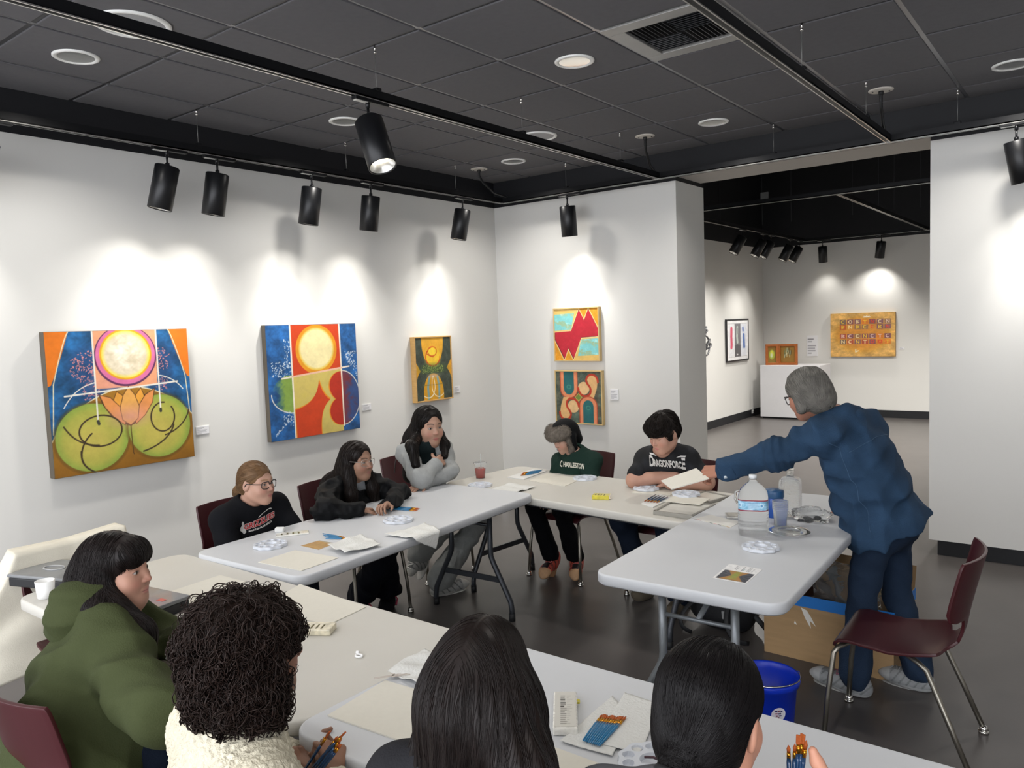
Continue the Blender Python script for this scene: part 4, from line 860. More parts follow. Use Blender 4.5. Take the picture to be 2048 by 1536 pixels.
# drink
t = empty('iced_drink_cup', 'clear plastic cup of red iced drink with lid and straw', 'drink', P(961, 956, ZE))
MB().lathe([(.0, .002), (.029, .002), (.03, .0), (.036, .055), (.041, .1), (.043, .102)], 32).build('cup', m_('cup_clear', 'f0f2f2', .08, trans=.9, ior=1.1, var=0), t)
MB().lathe([(0, .004), (.0275, .004), (.0335, .055), (.0345, .066), (0, .066)], 32).build('drink', m_('red_drink', 'b8352a', .15, var=.12, vscale=30, coat=.4), t)
for k in range(5): MB().box((.018*math.cos(k*1.3), .018*math.sin(k*1.3), .066), (.017, .017, .014), .003, rotz(k)@rotx(.4*k)).build('ice_cube', m_('ice', 'e8b5ab', .1, trans=.6, ior=1.2, var=0), t)
MB().lathe([(.0435, .1), (.0445, .103), (.0435, .108), (.04, .109), (.036, .112), (.012, .112), (0, .112)], 32).build('lid', m_('lid_clear', 'eef0f0', .1, trans=.8, ior=1.1, var=0), t)
MB().cyl((.004, 0, .02), (.006, .004, .165), .003, n=10).build('straw', m_('straw', 'd5d8d6', .2, trans=.4), t)
# picture frames stack
frg = m_('frame_grey', '8f8c84', .4, var=.1, vscale=20)
def flat_frame(lab, px, z, th, glassy, grp='empty frames on the table corner'):
    q = [P(u, v, z+th) for u, v in px]; c = sum(q)/4; t = empty('picture_frame', lab, 'picture frame', (c[0], c[1], z), 0, grp); b = MB(); fw = .014
    ctr = [a-c for a in q]
    for k in range(4):
        a, d = ctr[k], ctr[(k+1) % 4]; mid = (a+d)/2; ex = nrm(d-a); inn = nrm(-mid); b.box(A(mid[0]+inn[0]*fw/2, mid[1]+inn[1]*fw/2, th/2), (np.linalg.norm(d-a), fw, th), .002, np.stack([ex, A(-ex[1], ex[0], 0), A(0, 0, 1)], 1))
    b.build('frame', frg, t); s = .93; MB().prism([(a[0]*s, a[1]*s) for a in ctr], .003, th*.7).build('mat_board', glassy, t); return t
flat_frame('thin grey frame face up at the right end of the back table, upper one', [(1342, 1000), (1400, 1008), (1461, 991), (1410, 981)], ZE, .016, m_('matboard', 'cfccc2', .35, var=.05, coat=.4))
flat_frame('grey deep frame nearest the corner where the two tables meet', [(1306, 1021), (1385, 1031), (1432, 1008), (1342, 1001)], ZE+.0, .022, m_('matboard_white', 'dedbd2', .3, var=.04, coat=.5))
t = poly_board('canvas_board', 'white board lying across the grey frames', 'canvas board', [(1330, 1002), (1400, 1009), (1420, 997), (1350, 990)], ZE+.022, .004, cream, CB)
# ------------------------------------------------------------ water jug, vase, cups, bag on the grey table
JP = P(1507, 1066, ZA); JY = JP[1]; t = empty('water_jug', 'large clear plastic gallon water jug with blue label', 'water jug', JP, .35)
prof = [(.061, .0005), (.0625, .004), (.066, .012)]
for k in range(7): z = .018+.0135*k; prof += [(.0655, z), (.0685, z+.003), (.0685, z+.0085), (.0648, z+.0115)]
prof += [(.067, .116), (.067, .172), (.0665, .18), (.064, .19), (.055, .207), (.040, .224), (.026, .238), (.019, .244), (.0165, .25), (.0165, .262)]
water = m_('water_clear', 'fbfdfd', .03, trans=1., ior=1.1, var=0)
MB().lathe(prof, 48, sq=4.5).build('bottle', water, t)
MB().cyl((0, 0, .258), (0, 0, .276), .018, n=28).build('cap', m_('cap_white', 'd9dcdd', .4), t)
MB().tube([(-.06, .0, .2), (-.078, 0, .19), (-.08, 0, .16), (-.07, 0, .14)], .006, 8).build('handle', water, t)
def p_jug(u, v):
    p = Paint(u, v, '7fb4d2'); rr = np.random.default_rng(1); p.c = p.c*(1+.18*p.n[..., None]); p.put(np.clip(p.n*1.5, 0, 1), 'cfe3ee', .8)
    for c0 in (.14, .5, .86):
        p.poly([(c0-.09, .22), (c0+.09, .22), (c0+.09, .8), (c0-.09, .8)], 'a9c6dd', .7)
        for k in range(7): p.line([(c0-.08, .28+.075*k), (c0+.08, .28+.075*k)], .008, '5a7fa8')
        p.ell((c0+.14, .5), (.035, .16), 'd6e6ee'); p.ell((c0+.14, .5), (.02, .1), '4f88b8')
    p.put(p.mask(.91-v), '8e2b3a'); p.put(p.mask(v-.09), '8e2b3a'); return p.c
nx = 140; ny = 16; gx, gy = np.meshgrid(np.linspace(0, 1, nx), np.linspace(0, 1, ny)); rgb = np.clip(p_jug(gx, gy), 0, 1).reshape(-1, 3)**2.2; a = (gx.ravel()-.5)*2*PI*.58+math.atan2(-JP[1], -JP[0])-.35; k = (np.abs(np.cos(a))**4.5+np.abs(np.sin(a))**4.5)**(-1/4.5)*.0678
i = np.arange((nx-1)*(ny-1)); r = i//(nx-1)*nx+i % (nx-1); mesh_obj('label', np.stack([k*np.cos(a), k*np.sin(a), .118+gy.ravel()*.052], 1), np.stack([r, r+1, r+nx+1, r+nx], 1), m_('jug_label', vcol=True, rough=.3, var=0), t, col=rgb)
t = empty('glass_bottle', 'tall square textured glass bottle behind the cups', 'glass bottle', P(1581, 1030, ZA), .2)
pf = [(0, .006), (.048, .0), (.052, .006)]+[(.052+.0012*math.sin(k*2.6), .01+.0055*k) for k in range(30)]+[(.05, .18), (.04, .19), (.02, .196), (.018, .2), (.018, .222), (.021, .224), (.021, .232), (.0, .232)]
MB().lathe(pf, 44, sq=6).build('bottle', m_('glass_pebbled', 'f4f6f5', .04, trans=1., ior=1.42, var=0, bump=1., bscale=90), t)
MB().cyl((0, 0, .232), (0, 0, .25), .02, n=24).build('stopper', clear, t)
t = empty('blue_jar', 'blue plastic jar with a ribbed blue lid behind the water jug', 'jar', P(1549, 1033, ZA))
MB().lathe([(0, 0), (.042, 0), (.044, .004), (.044, .09), (.04, .1)], 32).build('jar_body', m_('jar_blue', '2b5db8', .2, trans=.25, var=.1), t); MB().lathe([(.046, .1), (.047, .103), (.047, .132), (.044, .138), (0, .139)], 32).build('lid', m_('lid_blue', '2c557f', .35), t)
cupm = m_('cup_frosted', 'e9ecee', .25, trans=.75, ior=1.12, var=0)
t = empty('plastic_cup_stack', 'stack of frosted plastic cups right of the water jug', 'cups', P(1561, 1055, ZA))
b = MB().lathe([(0, .002), (.026, .002), (.027, 0), (.034, .085), (.036, .087)], 32); b.build('cup', cupm, t)
for k in range(5): MB().lathe([(.0345, .086+.009*k), (.0365, .087+.009*k), (.0365, .094+.009*k), (.034, .093+.009*k)], 32).build('cup_rim', cupm, t)
t = empty('clear_plate', 'clear plastic plate on the grey table beside the jug', 'plate', P(1578, 1068, ZA))
MB().lathe([(0, .003), (.05, .003), (.056, .006), (.062, .012), (.092, .016), (.095, .0145), (.064, .009), (.05, .001), (0, .001)], 48).build('plate_body', clear, t)
def blob_noise(V, f, amp, seed):
    rr = np.random.default_rng(seed); d = np.zeros(len(V))
    for k in range(8): w = rr.normal(size=3)*f; d += np.abs(np.sin(V@w+rr.random()*6))-.6
    return amp*d/8
bagm = m_('clear_bag', 'eef0f0', .06, trans=.93, ior=1.1, var=0, bump=.5, bscale=25)
def bag(name, lab, c, r, seed, m=bagm, parent=None):
    b = MB().ball((0, 0, 0), 1, 22); V = b.V[0]; V = V*(1+blob_noise(V, 3.2, .9, seed)[:, None])*np.asarray(r); V[:, 2] = np.maximum(V[:, 2], -r[2]*.75)+r[2]*.75
    t = empty(name, lab, 'plastic bag', c); mesh_obj('film', V, b.F, m, t); return t
bag('plastic_bag', 'crumpled clear plastic bag on the grey table against the woman', P(1622, 1040, ZA), (.085, .075, .035), 4)
# ============================================================ LEFT TABLE: sketchbook, cases
t = empty('spiral_sketchbook', 'spiral bound sketchbook under the deep palette', 'sketchbook', P(345, 1272, ZE), .0)
q = [P(u, v, ZE+.024) for u, v in ((262, 1275), (380, 1222), (425, 1262), (345, 1318))]; c = A(*t.location)
for k, (zz, m, s) in enumerate(((0.001, m_('book_cover', '8f887c', .6), 1.02), (.012, paperw, 1.), (.024, m_('book_cover2', 'c9c6be', .6), 1.01))):
    MB().prism([((a[0]-c[0])*s+(.008 if k == 0 else 0), (a[1]-c[1])*s-(.008 if k == 0 else 0)) for a in q][::1], zz, zz+(.003 if k != 1 else .011)).build(['back_cover', 'pages', 'front_cover'][k], m, t)
b = MB(); a0, a1 = q[0]-c, q[1]-c
for k in range(22):
    p0 = a0+(a1-a0)*(k+.5)/22; R = frame(nrm(a1-a0)); b.tube([p0+A(0, 0, -.012)+R@A(.011*math.cos(x), .011*math.sin(x), 0) for x in np.linspace(0, 2*PI, 13)[:-1]], .0014, 5, closed=True)
b.build('spiral_wire', m_('wire_black', '2a2a2c', .3, metal=.6), t)
casek = m_('case_black', '1c1d20', .35, var=.1); caseg = m_('case_lid', '77797b', .3, var=.1, vscale=20, coat=.4)
q = [P(u, v, ZE+.05) for u, v in ((225, 1200), (285, 1215), (334, 1198), (275, 1178))]; c = sum(q)/4; ex = nrm(q[1]-q[0]); t = empty('flat_case', 'flat black case with a grey lid and red sticker beside the girl in green', 'case', (c[0], c[1], ZE), math.atan2(.0, 1))
R = rotz(math.radians(8)); MB().box((0, 0, .02), (.30, .2, .038), .004, R).build('tray', casek, t); MB().box((0, 0, .046), (.31, .21, .014), .004, R).build('lid', caseg, t); MB().box(R@A(.1, .02, .0535), (.035, .022, .001), 0, R).build('sticker', m_('sticker_red', 'c0564c', .4), t)
t = empty('flat_case', 'black and grey case at the far left behind the girl in green', 'case', P(118, 1168, ZE)+A(-.05, .02, 0), .35)
MB().box((0, 0, .02), (.3, .22, .038), .005).build('tray', casek, t); MB().box((0, .0, .047), (.31, .23, .015), .006, rotx(.0)).build('lid', caseg, t); MB().tube([(.05*math.cos(a)-.02, .03*math.sin(a), .056) for a in np.linspace(0, 2*PI, 17)[:-1]], .003, 6, closed=True).build('ring_emblem', m_('emblem_grey', 'a5a5a5', .3), t)
t = empty('plastic_cup', 'small white plastic cup behind the green hood', 'cup', P(92, 1195, ZE)); MB().lathe([(0, .001), (.03, .001), (.036, .07), (.034, .07), (.028, .004), (0, .004)], 28).build('cup', m_('cup_white', 'e8e8e6', .3), t)
# ============================================================ FLOOR THINGS
card = m_('cardboard', 'a98a63', .75, var=.08, vscale=6, stretch=(1, 1, 8)); cardi = m_('cardboard_inner', '8a6f4e', .8, var=.08); tape = m_('blue_tape', '1f74c4', .45, var=.05)
b0 = P(1530, 1302, 0); ex = nrm(P(1645, 1330, 0)-b0); ey = A(-ex[1], ex[0], 0); R = np.stack([ex, ey, A(0, 0, 1)], 1); W, DP, Hh = .62, .42, .335
t = empty('cardboard_box', 'open cardboard box with blue tape along the rim beside the standing woman', 'box', b0+ex*W/2+ey*DP/2)
b = MB()
for (x, y, sx, sy) in ((0, -DP/2, W, .006), (0, DP/2, W, .006), (-W/2, 0, .006, DP), (W/2, 0, .006, DP)): b.box(R@A(x, y, Hh/2), (sx, sy, Hh), 0, R)
b.box((0, 0, .004), (W, DP, .006), 0, R); b.build('walls', card, t)
MB().box(R@A(0, DP/2+.02, Hh+.05), (W, .006, .12), 0, R@rotx(-.35)).build('rear_flap', cardi, t)
b = MB()
for (x, y, sx, sy) in ((0, -DP/2-.004, W+.016, .002), (-W/2-.004, 0, .002, DP+.008), (W/2+.004, 0, .002, DP+.008)): b.box(R@A(x, y, Hh-.026), (sx, sy, .058), 0, R)
b.build('tape_band', tape, t)
wl = m_('torn_label', 'e4e0d8', .7); y0 = -DP/2-.0045
for nm, pts in (('torn_label', [(-.12, .275), (-.09, .265), (-.07, .235), (-.045, .19), (-.075, .215), (-.07, .175), (-.1, .225)]), ('torn_scrap', [(-.155, .185), (-.14, .18), (-.15, .2)])):
    MB().add([R@A(x, y0, z) for x, z in pts], [tuple(range(len(pts)))], 0, False).build(nm, wl, t)
bx = b0+ex*.38+ey*.16; g = bag('plastic_bag', 'clear plastic bag bulging out of the cardboard box', A(bx[0], bx[1], .25), (.16, .13, .13), 9)
tb = empty('dark_bowl_bundle', 'dark brown glossy bundle lying inside the cardboard box', 'bundle', A(*(b0+ex*.16+ey*.2))+A(0, 0, .22))
q = MB().ball((0, 0, 0), 1, 18); V = q.V[0]; V = V*(1+blob_noise(V, 2.5, .5, 3)[:, None])*A(.13, .11, .085); V[:, 2] += .05; mesh_obj('wrap', V, q.F, m_('dark_brown', '2a1a14', .25, var=.2), tb)
# bucket
bp = P(1533, 1440, 0); bc = A((-1.2401-1.0192)/2, (3.03+3.1756)/2-.01, 0); bc = A(-1.128, 3.1, 0)
t = empty('bucket', 'blue plastic bucket with a wire handle and round sticker', 'bucket', bc); bb = m_('bucket_blue', '1238c8', .32, var=.03, spec=.5)
MB().lathe([(0, .004), (.098, .004), (.1, 0), (.104, .004), (.124, .235), (.134, .238), (.138, .262), (.1345, .268), (.13, .262), (.122, .24), (.1, .01), (0, .008)], 56).build('pail', bb, t)
hp = [A(.137*math.cos(a), .137*math.sin(a), .262-.0+.012*math.sin((a+2.3)*1.0)) for a in np.linspace(-2.5, .8, 26)]
MB().tube(hp, .0028, 8).build('wire_handle', chrome, t); m0 = hp[5]; MB().tube(hp[3:7], .008, 10).build('grip', m_('grip_black', '1c1c20', .4), t)
for a in (-2.5, .8): MB().ball((.14*math.cos(a), .14*math.sin(a), .255), .011, 8).build('handle_lug', bb, t)
cd = nrm(-bc*A(1, 1, 0)); az = math.atan2(cd[1], cd[0])+.42; 
def stick_disc(r0, r1, off, m, name, par):
    V = [];
    n = 28
    for k in range(n):
        q = 2*PI*k/n; z = .15+r1*math.sin(q); rr = .1+.0235*(z/.235)+.003+off; th = az+r1*math.cos(q)/rr; V.append((rr*math.cos(th), rr*math.sin(th), z))
    mesh_obj(name, V, [tuple(range(n))], m, par)
stick_disc(0, .03, .001, m_('sticker_white', 'e6e2ea', .4), 'sticker', t)
em = MB(); rr = np.random.default_rng(6)
for (u, z, du, dz) in ((-.012, .165, .012, .006), (.0, .165, .008, .007), (.011, .163, .009, .006), (-.01, .155, .01, .005), (.003, .154, .014, .006), (-.008, .145, .008, .006), (.006, .145, .012, .005), (0, .135, .006, .01)):
    r_ = .1+.0235*(z/.235)+.0048; V = []
    for (a, b_) in ((-1, -1), (1, -1), (1, 1), (-1, 1)): th = az+(u+a*du/2)/r_; V.append((r_*math.cos(th), r_*math.sin(th), z+b_*dz/2))
    em.add(V, [(0, 1, 2, 3)], len(em.F) % 2, False)
em.build('sticker_print', [m_('print_navy', '3a3564', .5), m_('print_plum', '8a4a5a', .5)], t)
# backpack under the grey table
t = empty('backpack', 'black backpack with loose straps on the floor under the grey table', 'backpack', (-1.72, 4.12, 0)); bkm = m_('nylon_black', '17181b', .6, var=.15, bump=.2, bscale=60)
q = MB().ball((0, 0, 0), 1, 20); V = q.V[0]; V = np.sign(V)*np.abs(V)**.75*(1+blob_noise(V, 2.2, .25, 5)[:, None])*A(.19, .14, .17); V[:, 2] = np.maximum(V[:, 2]+.165, .001); mesh_obj('bag_body', V, q.F, bkm, t)
for s, pts in ((1, [(-.1, -.1, .2), (-.2, -.2, .12), (-.22, -.22, .03), (-.12, -.2, .012)]), (2, [(.08, -.12, .22), (.05, -.22, .1), (.12, -.25, .015), (.2, -.18, .01)]), (3, [(.15, -.05, .15), (.26, -.1, .08), (.27, -.02, .01)])):
    MB().tube(bez(*[A(*p) for p in (pts if len(pts) == 4 else pts+[pts[-1]])], n=14), .014, 8, flat=(1, .22)).build('strap', bkm, t)
MB().box((.05, -.14, .12), (.035, .008, .05), .002, rotx(.2)).build('tag', m_('tag_grey', '9a9a9a', .5), t)
MB().tube([(-.1, -.02, .31), (-.03, -.03, .36), (.05, -.03, .36), (.1, -.02, .31)], .009, 8).build('grab_handle', bkm, t)
# ============================================================ PEOPLE: implicit surfaces -> one continuous mesh per body / garment
class SDF:
    def __init__(s): s.ops = []; s.disp = None
    def cap(s, a, b, ra, rb=None, k=.02, op=1): s.ops.append(('c', np.asarray(a, float), np.asarray(b, float), ra, ra if rb is None else rb, k, op)); return s
    def ell(s, c, r, R=None, k=.02, op=1): s.ops.append(('e', np.asarray(c, float), np.asarray(r, float), np.eye(3) if R is None else np.asarray(R, float), 0, k, op)); return s
    def cut(s, p, n): s.ops.append(('p', np.asarray(p, float), nrm(n), 0, 0, 0, 0)); return s       # keep the side the normal points away from
    def add(s, o): s.ops += o.ops; return s
    def prim(s, o, Q):
        if o[0] == 'c':
            a, ba = o[1], o[2]-o[1]; q = Q-a; t = np.clip(q@ba/(ba@ba+1e-12), 0, 1); w = q-t[:, None]*ba
            return np.sqrt(np.einsum('ij,ij->i', w, w))-(o[3]+(o[4]-o[3])*t)
        if o[0] == 'e':
            q = (Q-o[1])@o[3]; u = q/o[2]; k0 = np.sqrt(np.einsum('ij,ij->i', u, u))+1e-9; w = u/o[2]; k1 = np.sqrt(np.einsum('ij,ij->i', w, w))+1e-9
            return k0*(k0-1)/k1
        return (Q-o[1])@o[2]
    def __call__(s, Q):
        d = np.full(len(Q), 1e3)
        for o in s.ops:
            e = s.prim(o, Q)
            if o[0] == 'p': d = np.maximum(d, e)
            elif o[6] == 1: h = np.maximum(o[5]-np.abs(d-e), 0)/max(o[5], 1e-6); d = np.minimum(d, e)-h*h*o[5]/4
            else: e = -e; h = np.maximum(o[5]-np.abs(d-e), 0)/max(o[5], 1e-6); d = np.maximum(d, e)+h*h*o[5]/4
        if s.disp is not None: d = d+s.disp(Q)
        return d
    def bounds(s, pad=.02):
        lo, hi = [], []
        for o in s.ops:
            if o[0] == 'c': r = max(o[3], o[4]); lo += [o[1]-r, o[2]-r]; hi += [o[1]+r, o[2]+r]
            elif o[0] == 'e' and o[6] == 1: e = np.abs(o[3])@o[2]; lo.append(o[1]-e); hi.append(o[1]+e)
        return np.min(lo, 0)-pad, np.max(hi, 0)+pad
    def grad(s, Q, e=.002):
        g = np.stack([s(Q+e*np.eye(3)[i])-s(Q-e*np.eye(3)[i]) for i in range(3)], 1); return g/(np.linalg.norm(g, axis=1, keepdims=True)+1e-9)
def surf(f, lo, hi, h, B=5, mg=.012):
    """sparse surface nets -> V (n,3), F (m,4)"""
    lo = np.floor(np.asarray(lo)/(h*B))*h*B; n = np.ceil((np.asarray(hi)-lo)/(h*B)).astype(int)
    I = np.stack(np.meshgrid(*[np.arange(k) for k in n], indexing='ij'), -1).reshape(-1, 3)
    d = f(lo+(I+.5)*B*h); bi = I[np.abs(d) < .87*B*h+mg]
    if len(bi) == 0: return np.zeros((0, 3)), np.zeros((0, 4), int)
    o = np.stack(np.meshgrid(*[np.arange(B+1)]*3, indexing='ij'), -1).reshape(-1, 3)
    Q = (lo+(bi[:, None]*B+o)*h).reshape(-1, 3); D = np.concatenate([f(q) for q in np.array_split(Q, max(1, len(Q)//200000))]).reshape(-1, B+1, B+1, B+1)
    S = D < 0
    c8 = [(i, j, k) for i in (0, 1) for j in (0, 1) for k in (0, 1)]
    st = np.stack([S[:, i:B+i, j:B+j, k:B+k] for i, j, k in c8], -1); cnt = st.sum(-1); act = (cnt > 0) & (cnt < 8)
    w = np.argwhere(act); dv = np.stack([D[w[:, 0], w[:, 1]+i, w[:, 2]+j, w[:, 3]+k] for i, j, k in c8], 1)
    acc = np.zeros((len(w), 3)); num = np.zeros(len(w))
    for a in range(8):
        for ax in range(3):
            if c8[a][ax]: continue
            b = a+(4, 2, 1)[ax]; m = (dv[:, a] < 0) != (dv[:, b] < 0); t = dv[:, a]/(dv[:, a]-dv[:, b]+1e-12)
            p = np.tile(np.array(c8[a], float), (len(w), 1)); p[:, ax] += t; acc += p*m[:, None]; num += m
    cell = bi[w[:, 0]]*B+w[:, 1:]; V = lo+(cell+acc/num[:, None])*h
    N = (n*B+2).astype(np.int64); cid = lambda c: ((c[:, 0]+1)*N[1]+(c[:, 1]+1))*N[2]+c[:, 2]+1
    ids = cid(cell); od = np.argsort(ids); ids = ids[od]; V = V[od]; F = []
    for ax in range(3):
        s0 = S[:, :B, :B, :B]; s1 = [S[:, 1:, :B, :B], S[:, :B, 1:, :B], S[:, :B, :B, 1:]][ax]
        e = np.argwhere(s0 != s1); pos = bi[e[:, 0]]*B+e[:, 1:]; fl = s0[e[:, 0], e[:, 1], e[:, 2], e[:, 3]]
        u, v = np.eye(3, dtype=int)[(ax+1) % 3], np.eye(3, dtype=int)[(ax+2) % 3]
        q = np.stack([cid(pos-u-v), cid(pos-v), cid(pos), cid(pos-u)], 1); k = np.searchsorted(ids, q); k = np.minimum(k, len(ids)-1); ok = (ids[k] == q).all(1)
        k = k[ok]; k[~fl[ok]] = k[~fl[ok]][:, ::-1]; F.append(k)
    return V, np.concatenate(F)
def folds(seed, amp, freq=22., axis=None):
    rr = np.random.default_rng(seed); W = rr.normal(size=(6, 3))
    if axis is not None: W = W*.55+np.asarray(axis)*1.2
    W = W/np.linalg.norm(W, axis=1, keepdims=True)*freq*(.6+rr.random((6, 1))*1.1); ph = rr.random(6)*6.28
    def f(Q):
        q = Q+.025*np.sin(Q[:, [1, 2, 0]]*11+ph[:3]); d = 0
        for k in range(6): d = d+(np.abs(np.sin(q@W[k]+ph[k]))-.6)
        return amp*d/3
    return f
def frame_fu(f, up=(0, 0, 1)):        # columns X(side), Y(forward), Z(up)
    f = nrm(f); x = nrm(np.cross(f, up)); return np.stack([x, f, np.cross(x, f)], 1)
def head_sdf(S, c, R, s, neck=None, ears=True, nr=.05):
    L = lambda *p: c+R@(A(*p)*s)
    S.ell(L(0, -.018, .03), A(.073, .092, .08)*s, R, .0); S.ell(L(0, .028, -.035), A(.059, .06, .079)*s, R, .03*s)
    for x in (-1, 1):
        S.cap(L(x*.043, .0, -.06), L(x*.012, .056, -.088), .021*s, .018*s, .035*s); S.ell(L(x*.039, .051, -.034), A(.023, .022, .023)*s, R, .03*s)
        S.cap(L(0, .0715, .022), L(x*.042, .055, .022), .009*s, .008*s, .02*s)
    S.ell(L(0, .062, -.094), A(.02, .018, .015)*s, R, .025*s)
    for x in (-1, 1):
        S.ell(L(x*.031, .089, .001), A(.017, .013, .0105)*s, R, .012*s, -1); S.ell(L(x*.031, .0655, .001), A(.013, .013, .0105)*s, R, .003*s)
    S.cap(L(0, .079, .008), L(0, .0965, -.026), .006*s, .0092*s, .014*s)
    for x in (-1, 1): S.ell(L(x*.0108, .089, -.0295), A(.0072, .0085, .006)*s, R, .006*s)
    S.ell(L(0, .0825, -.0575), A(.021, .008, .0052)*s, R, .005*s); S.ell(L(0, .081, -.0665), A(.018, .009, .0062)*s, R, .005*s)
    if ears:
        for x in (-1, 1):
            Re = R@rotz(x*.35)@rotx(-.2); S.ell(L(x*.074, -.012, -.006), A(.0085, .018, .031)*s, Re, .008*s); S.ell(L(x*.083, -.006, -.004), A(.006, .009, .016)*s, Re, .006*s, -1)
    if neck is not None: S.cap(L(0, -.02, -.055), neck, nr*s, nr*1.08*s, .04*s)
def skin_col(base, heads, lid=0., brow='3a2a20', iris='2a1a12', lip='a8605a'):
    b = np.array(lin(base)); lp = np.array(lin(lip)); bw = np.array(lin(brow)); ir = np.array(lin(iris))
    def f(Q):
        c = np.tile(b, (len(Q), 1))
        n = np.sin(Q[:, 0]*60+np.sin(Q[:, 1]*45))*np.sin(Q[:, 2]*52); c = c*(1+.04*n[:, None])
        for (hc, R, s) in heads:
            q = (Q-hc)@R/s; x, y, z = np.abs(q[:, 0]), q[:, 1], q[:, 2]
            fr = (y > .04) & (z > -.13) & (z < .1)
            mix = lambda m, col: np.where(m[:, None] > 0, c*(1-m[:, None])+col*m[:, None], c)
            ck = np.exp(-((x-.04)/.018)**2-((z+.035)/.016)**2)*fr*.28; c = mix(ck, np.array(lin('c8746a')))
            nz = np.exp(-(x/.014)**2-((z+.03)/.014)**2)*(y > .09)*.25; c = mix(nz, np.array(lin('c8746a')))
            l = np.clip(1.6-(x/.022)**2*1.6-np.abs(z+.0622)/.0075*.9, 0, 1)*(y > .07); c = mix(l*.8, lp)
            ml = np.clip(1-np.abs(z+.062)/.0016, 0, 1)*(x < .021)*(y > .07); c = mix(ml*.75, lp*.25)
            bz = .0235+.004*(1-((x-.03)/.02)**2); m = np.clip(1.3-np.abs(z-bz)/.0042, 0, 1)*(x > .012)*(x < .048)*(y > .05); c = mix(m*.8, bw)
            ex, ez = (x-.031)/.0118, (z-.001+.002*lid)/(.0048*(1-.75*lid)); e = (ex*ex+ez*ez); front = (y > .06)
            c = mix(np.clip((1.55-e)*3, 0, 1)*front*.7, b*.45); c = mix(np.clip((1-e)*4, 0, 1)*front*(1-.85*lid), np.array([.40, .37, .35]))
            r2 = ((x-.031)**2+(z-.0012)**2)/(.0056**2); c = mix(np.clip((1.1-r2)*4, 0, 1)*np.clip((1-e)*6, 0, 1)*front, ir*.6)
            lsh = np.clip(1.2-np.abs(ez-np.sqrt(np.maximum(1-ex*ex, 0)))/.35, 0, 1)*(np.abs(ex) < 1.05)*front; c = mix(lsh*.85, bw*.3)
        return np.clip(c, 0, 1)
    return f
def hand_sdf(S, W, f, n, thumb, s=1., curl=(.5, .6, .5), spread=1., curls=None, tdir=(.55, .75, .3)):
    """W wrist, f towards the knuckles, n out of the palm, thumb = rough side the thumb is on"""
    f = nrm(f); n = nrm(n-f*np.dot(n, f)); l = np.cross(f, n); l = l if np.dot(l, thumb) > 0 else -l
    kn = []
    for i, (o, ln) in enumerate(zip((.030, .010, -.011, -.030), (.074, .083, .076, .06))):
        K = W+(f*(.088-.006*abs(i-1))+l*o*spread)*s; S.cap(W+(f*.012+l*o*.55)*s, K, .0125*s, .0098*s, .012*s); kn.append((K, ln, o))
    for i, (K, ln, o) in enumerate(kn):
        cu = curls[i] if curls else curl; a = 0; p = K; r = (.0088, .008, .0072, .006)
        for j, fr in enumerate((.46, .30, .24)):
            a += cu[j]; d = nrm(f*math.cos(a)+n*math.sin(a)+l*o*2.2*(spread-.6)*math.cos(a)); q = p+d*ln*fr*s; S.cap(p, q, r[j]*s, r[j+1]*s, .0035*s); p = q
    T0 = W+(f*.022+l*.022+n*.004)*s; d = [nrm(f*tdir[0]+l*tdir[1]+n*tdir[2]), nrm(f*(tdir[0]+.3)+l*tdir[1]*.5+n*(tdir[2]+.1)), nrm(f*(tdir[0]+.4)+l*tdir[1]*.2+n*(tdir[2]+.15))]
    p = T0
    for j, (ln, ra, rb) in enumerate(((.042, .0135, .0105), (.03, .0103, .0092), (.025, .009, .0066))):
        q = p+d[j]*ln*s; S.cap(p, q, ra*s, rb*s, .009*s if j == 0 else .004*s); p = q
def tube_strands(PT, r, sides=3):
    """PT (N,K,3), r (N,K) -> V,F"""
    N, K, _ = PT.shape; T = np.gradient(PT, axis=1); T /= np.linalg.norm(T, axis=2, keepdims=True)+1e-9
    ref = np.tile(A(.31, .52, .79), (N, K, 1)); X = np.cross(T, ref); X /= np.linalg.norm(X, axis=2, keepdims=True)+1e-9; Y = np.cross(T, X)
    an = 2*PI*np.arange(sides)/sides; V = PT[:, :, None]+r[:, :, None, None]*(np.cos(an)[:, None]*X[:, :, None]+np.sin(an)[:, None]*Y[:, :, None])
    idx = np.arange(N*K*sides).reshape(N, K, sides); a = idx[:, :-1]; b = idx[:, 1:]
    F = np.stack([a, np.roll(a, -1, 2), np.roll(b, -1, 2), b], -1).reshape(-1, 4); return V.reshape(-1, 3), F
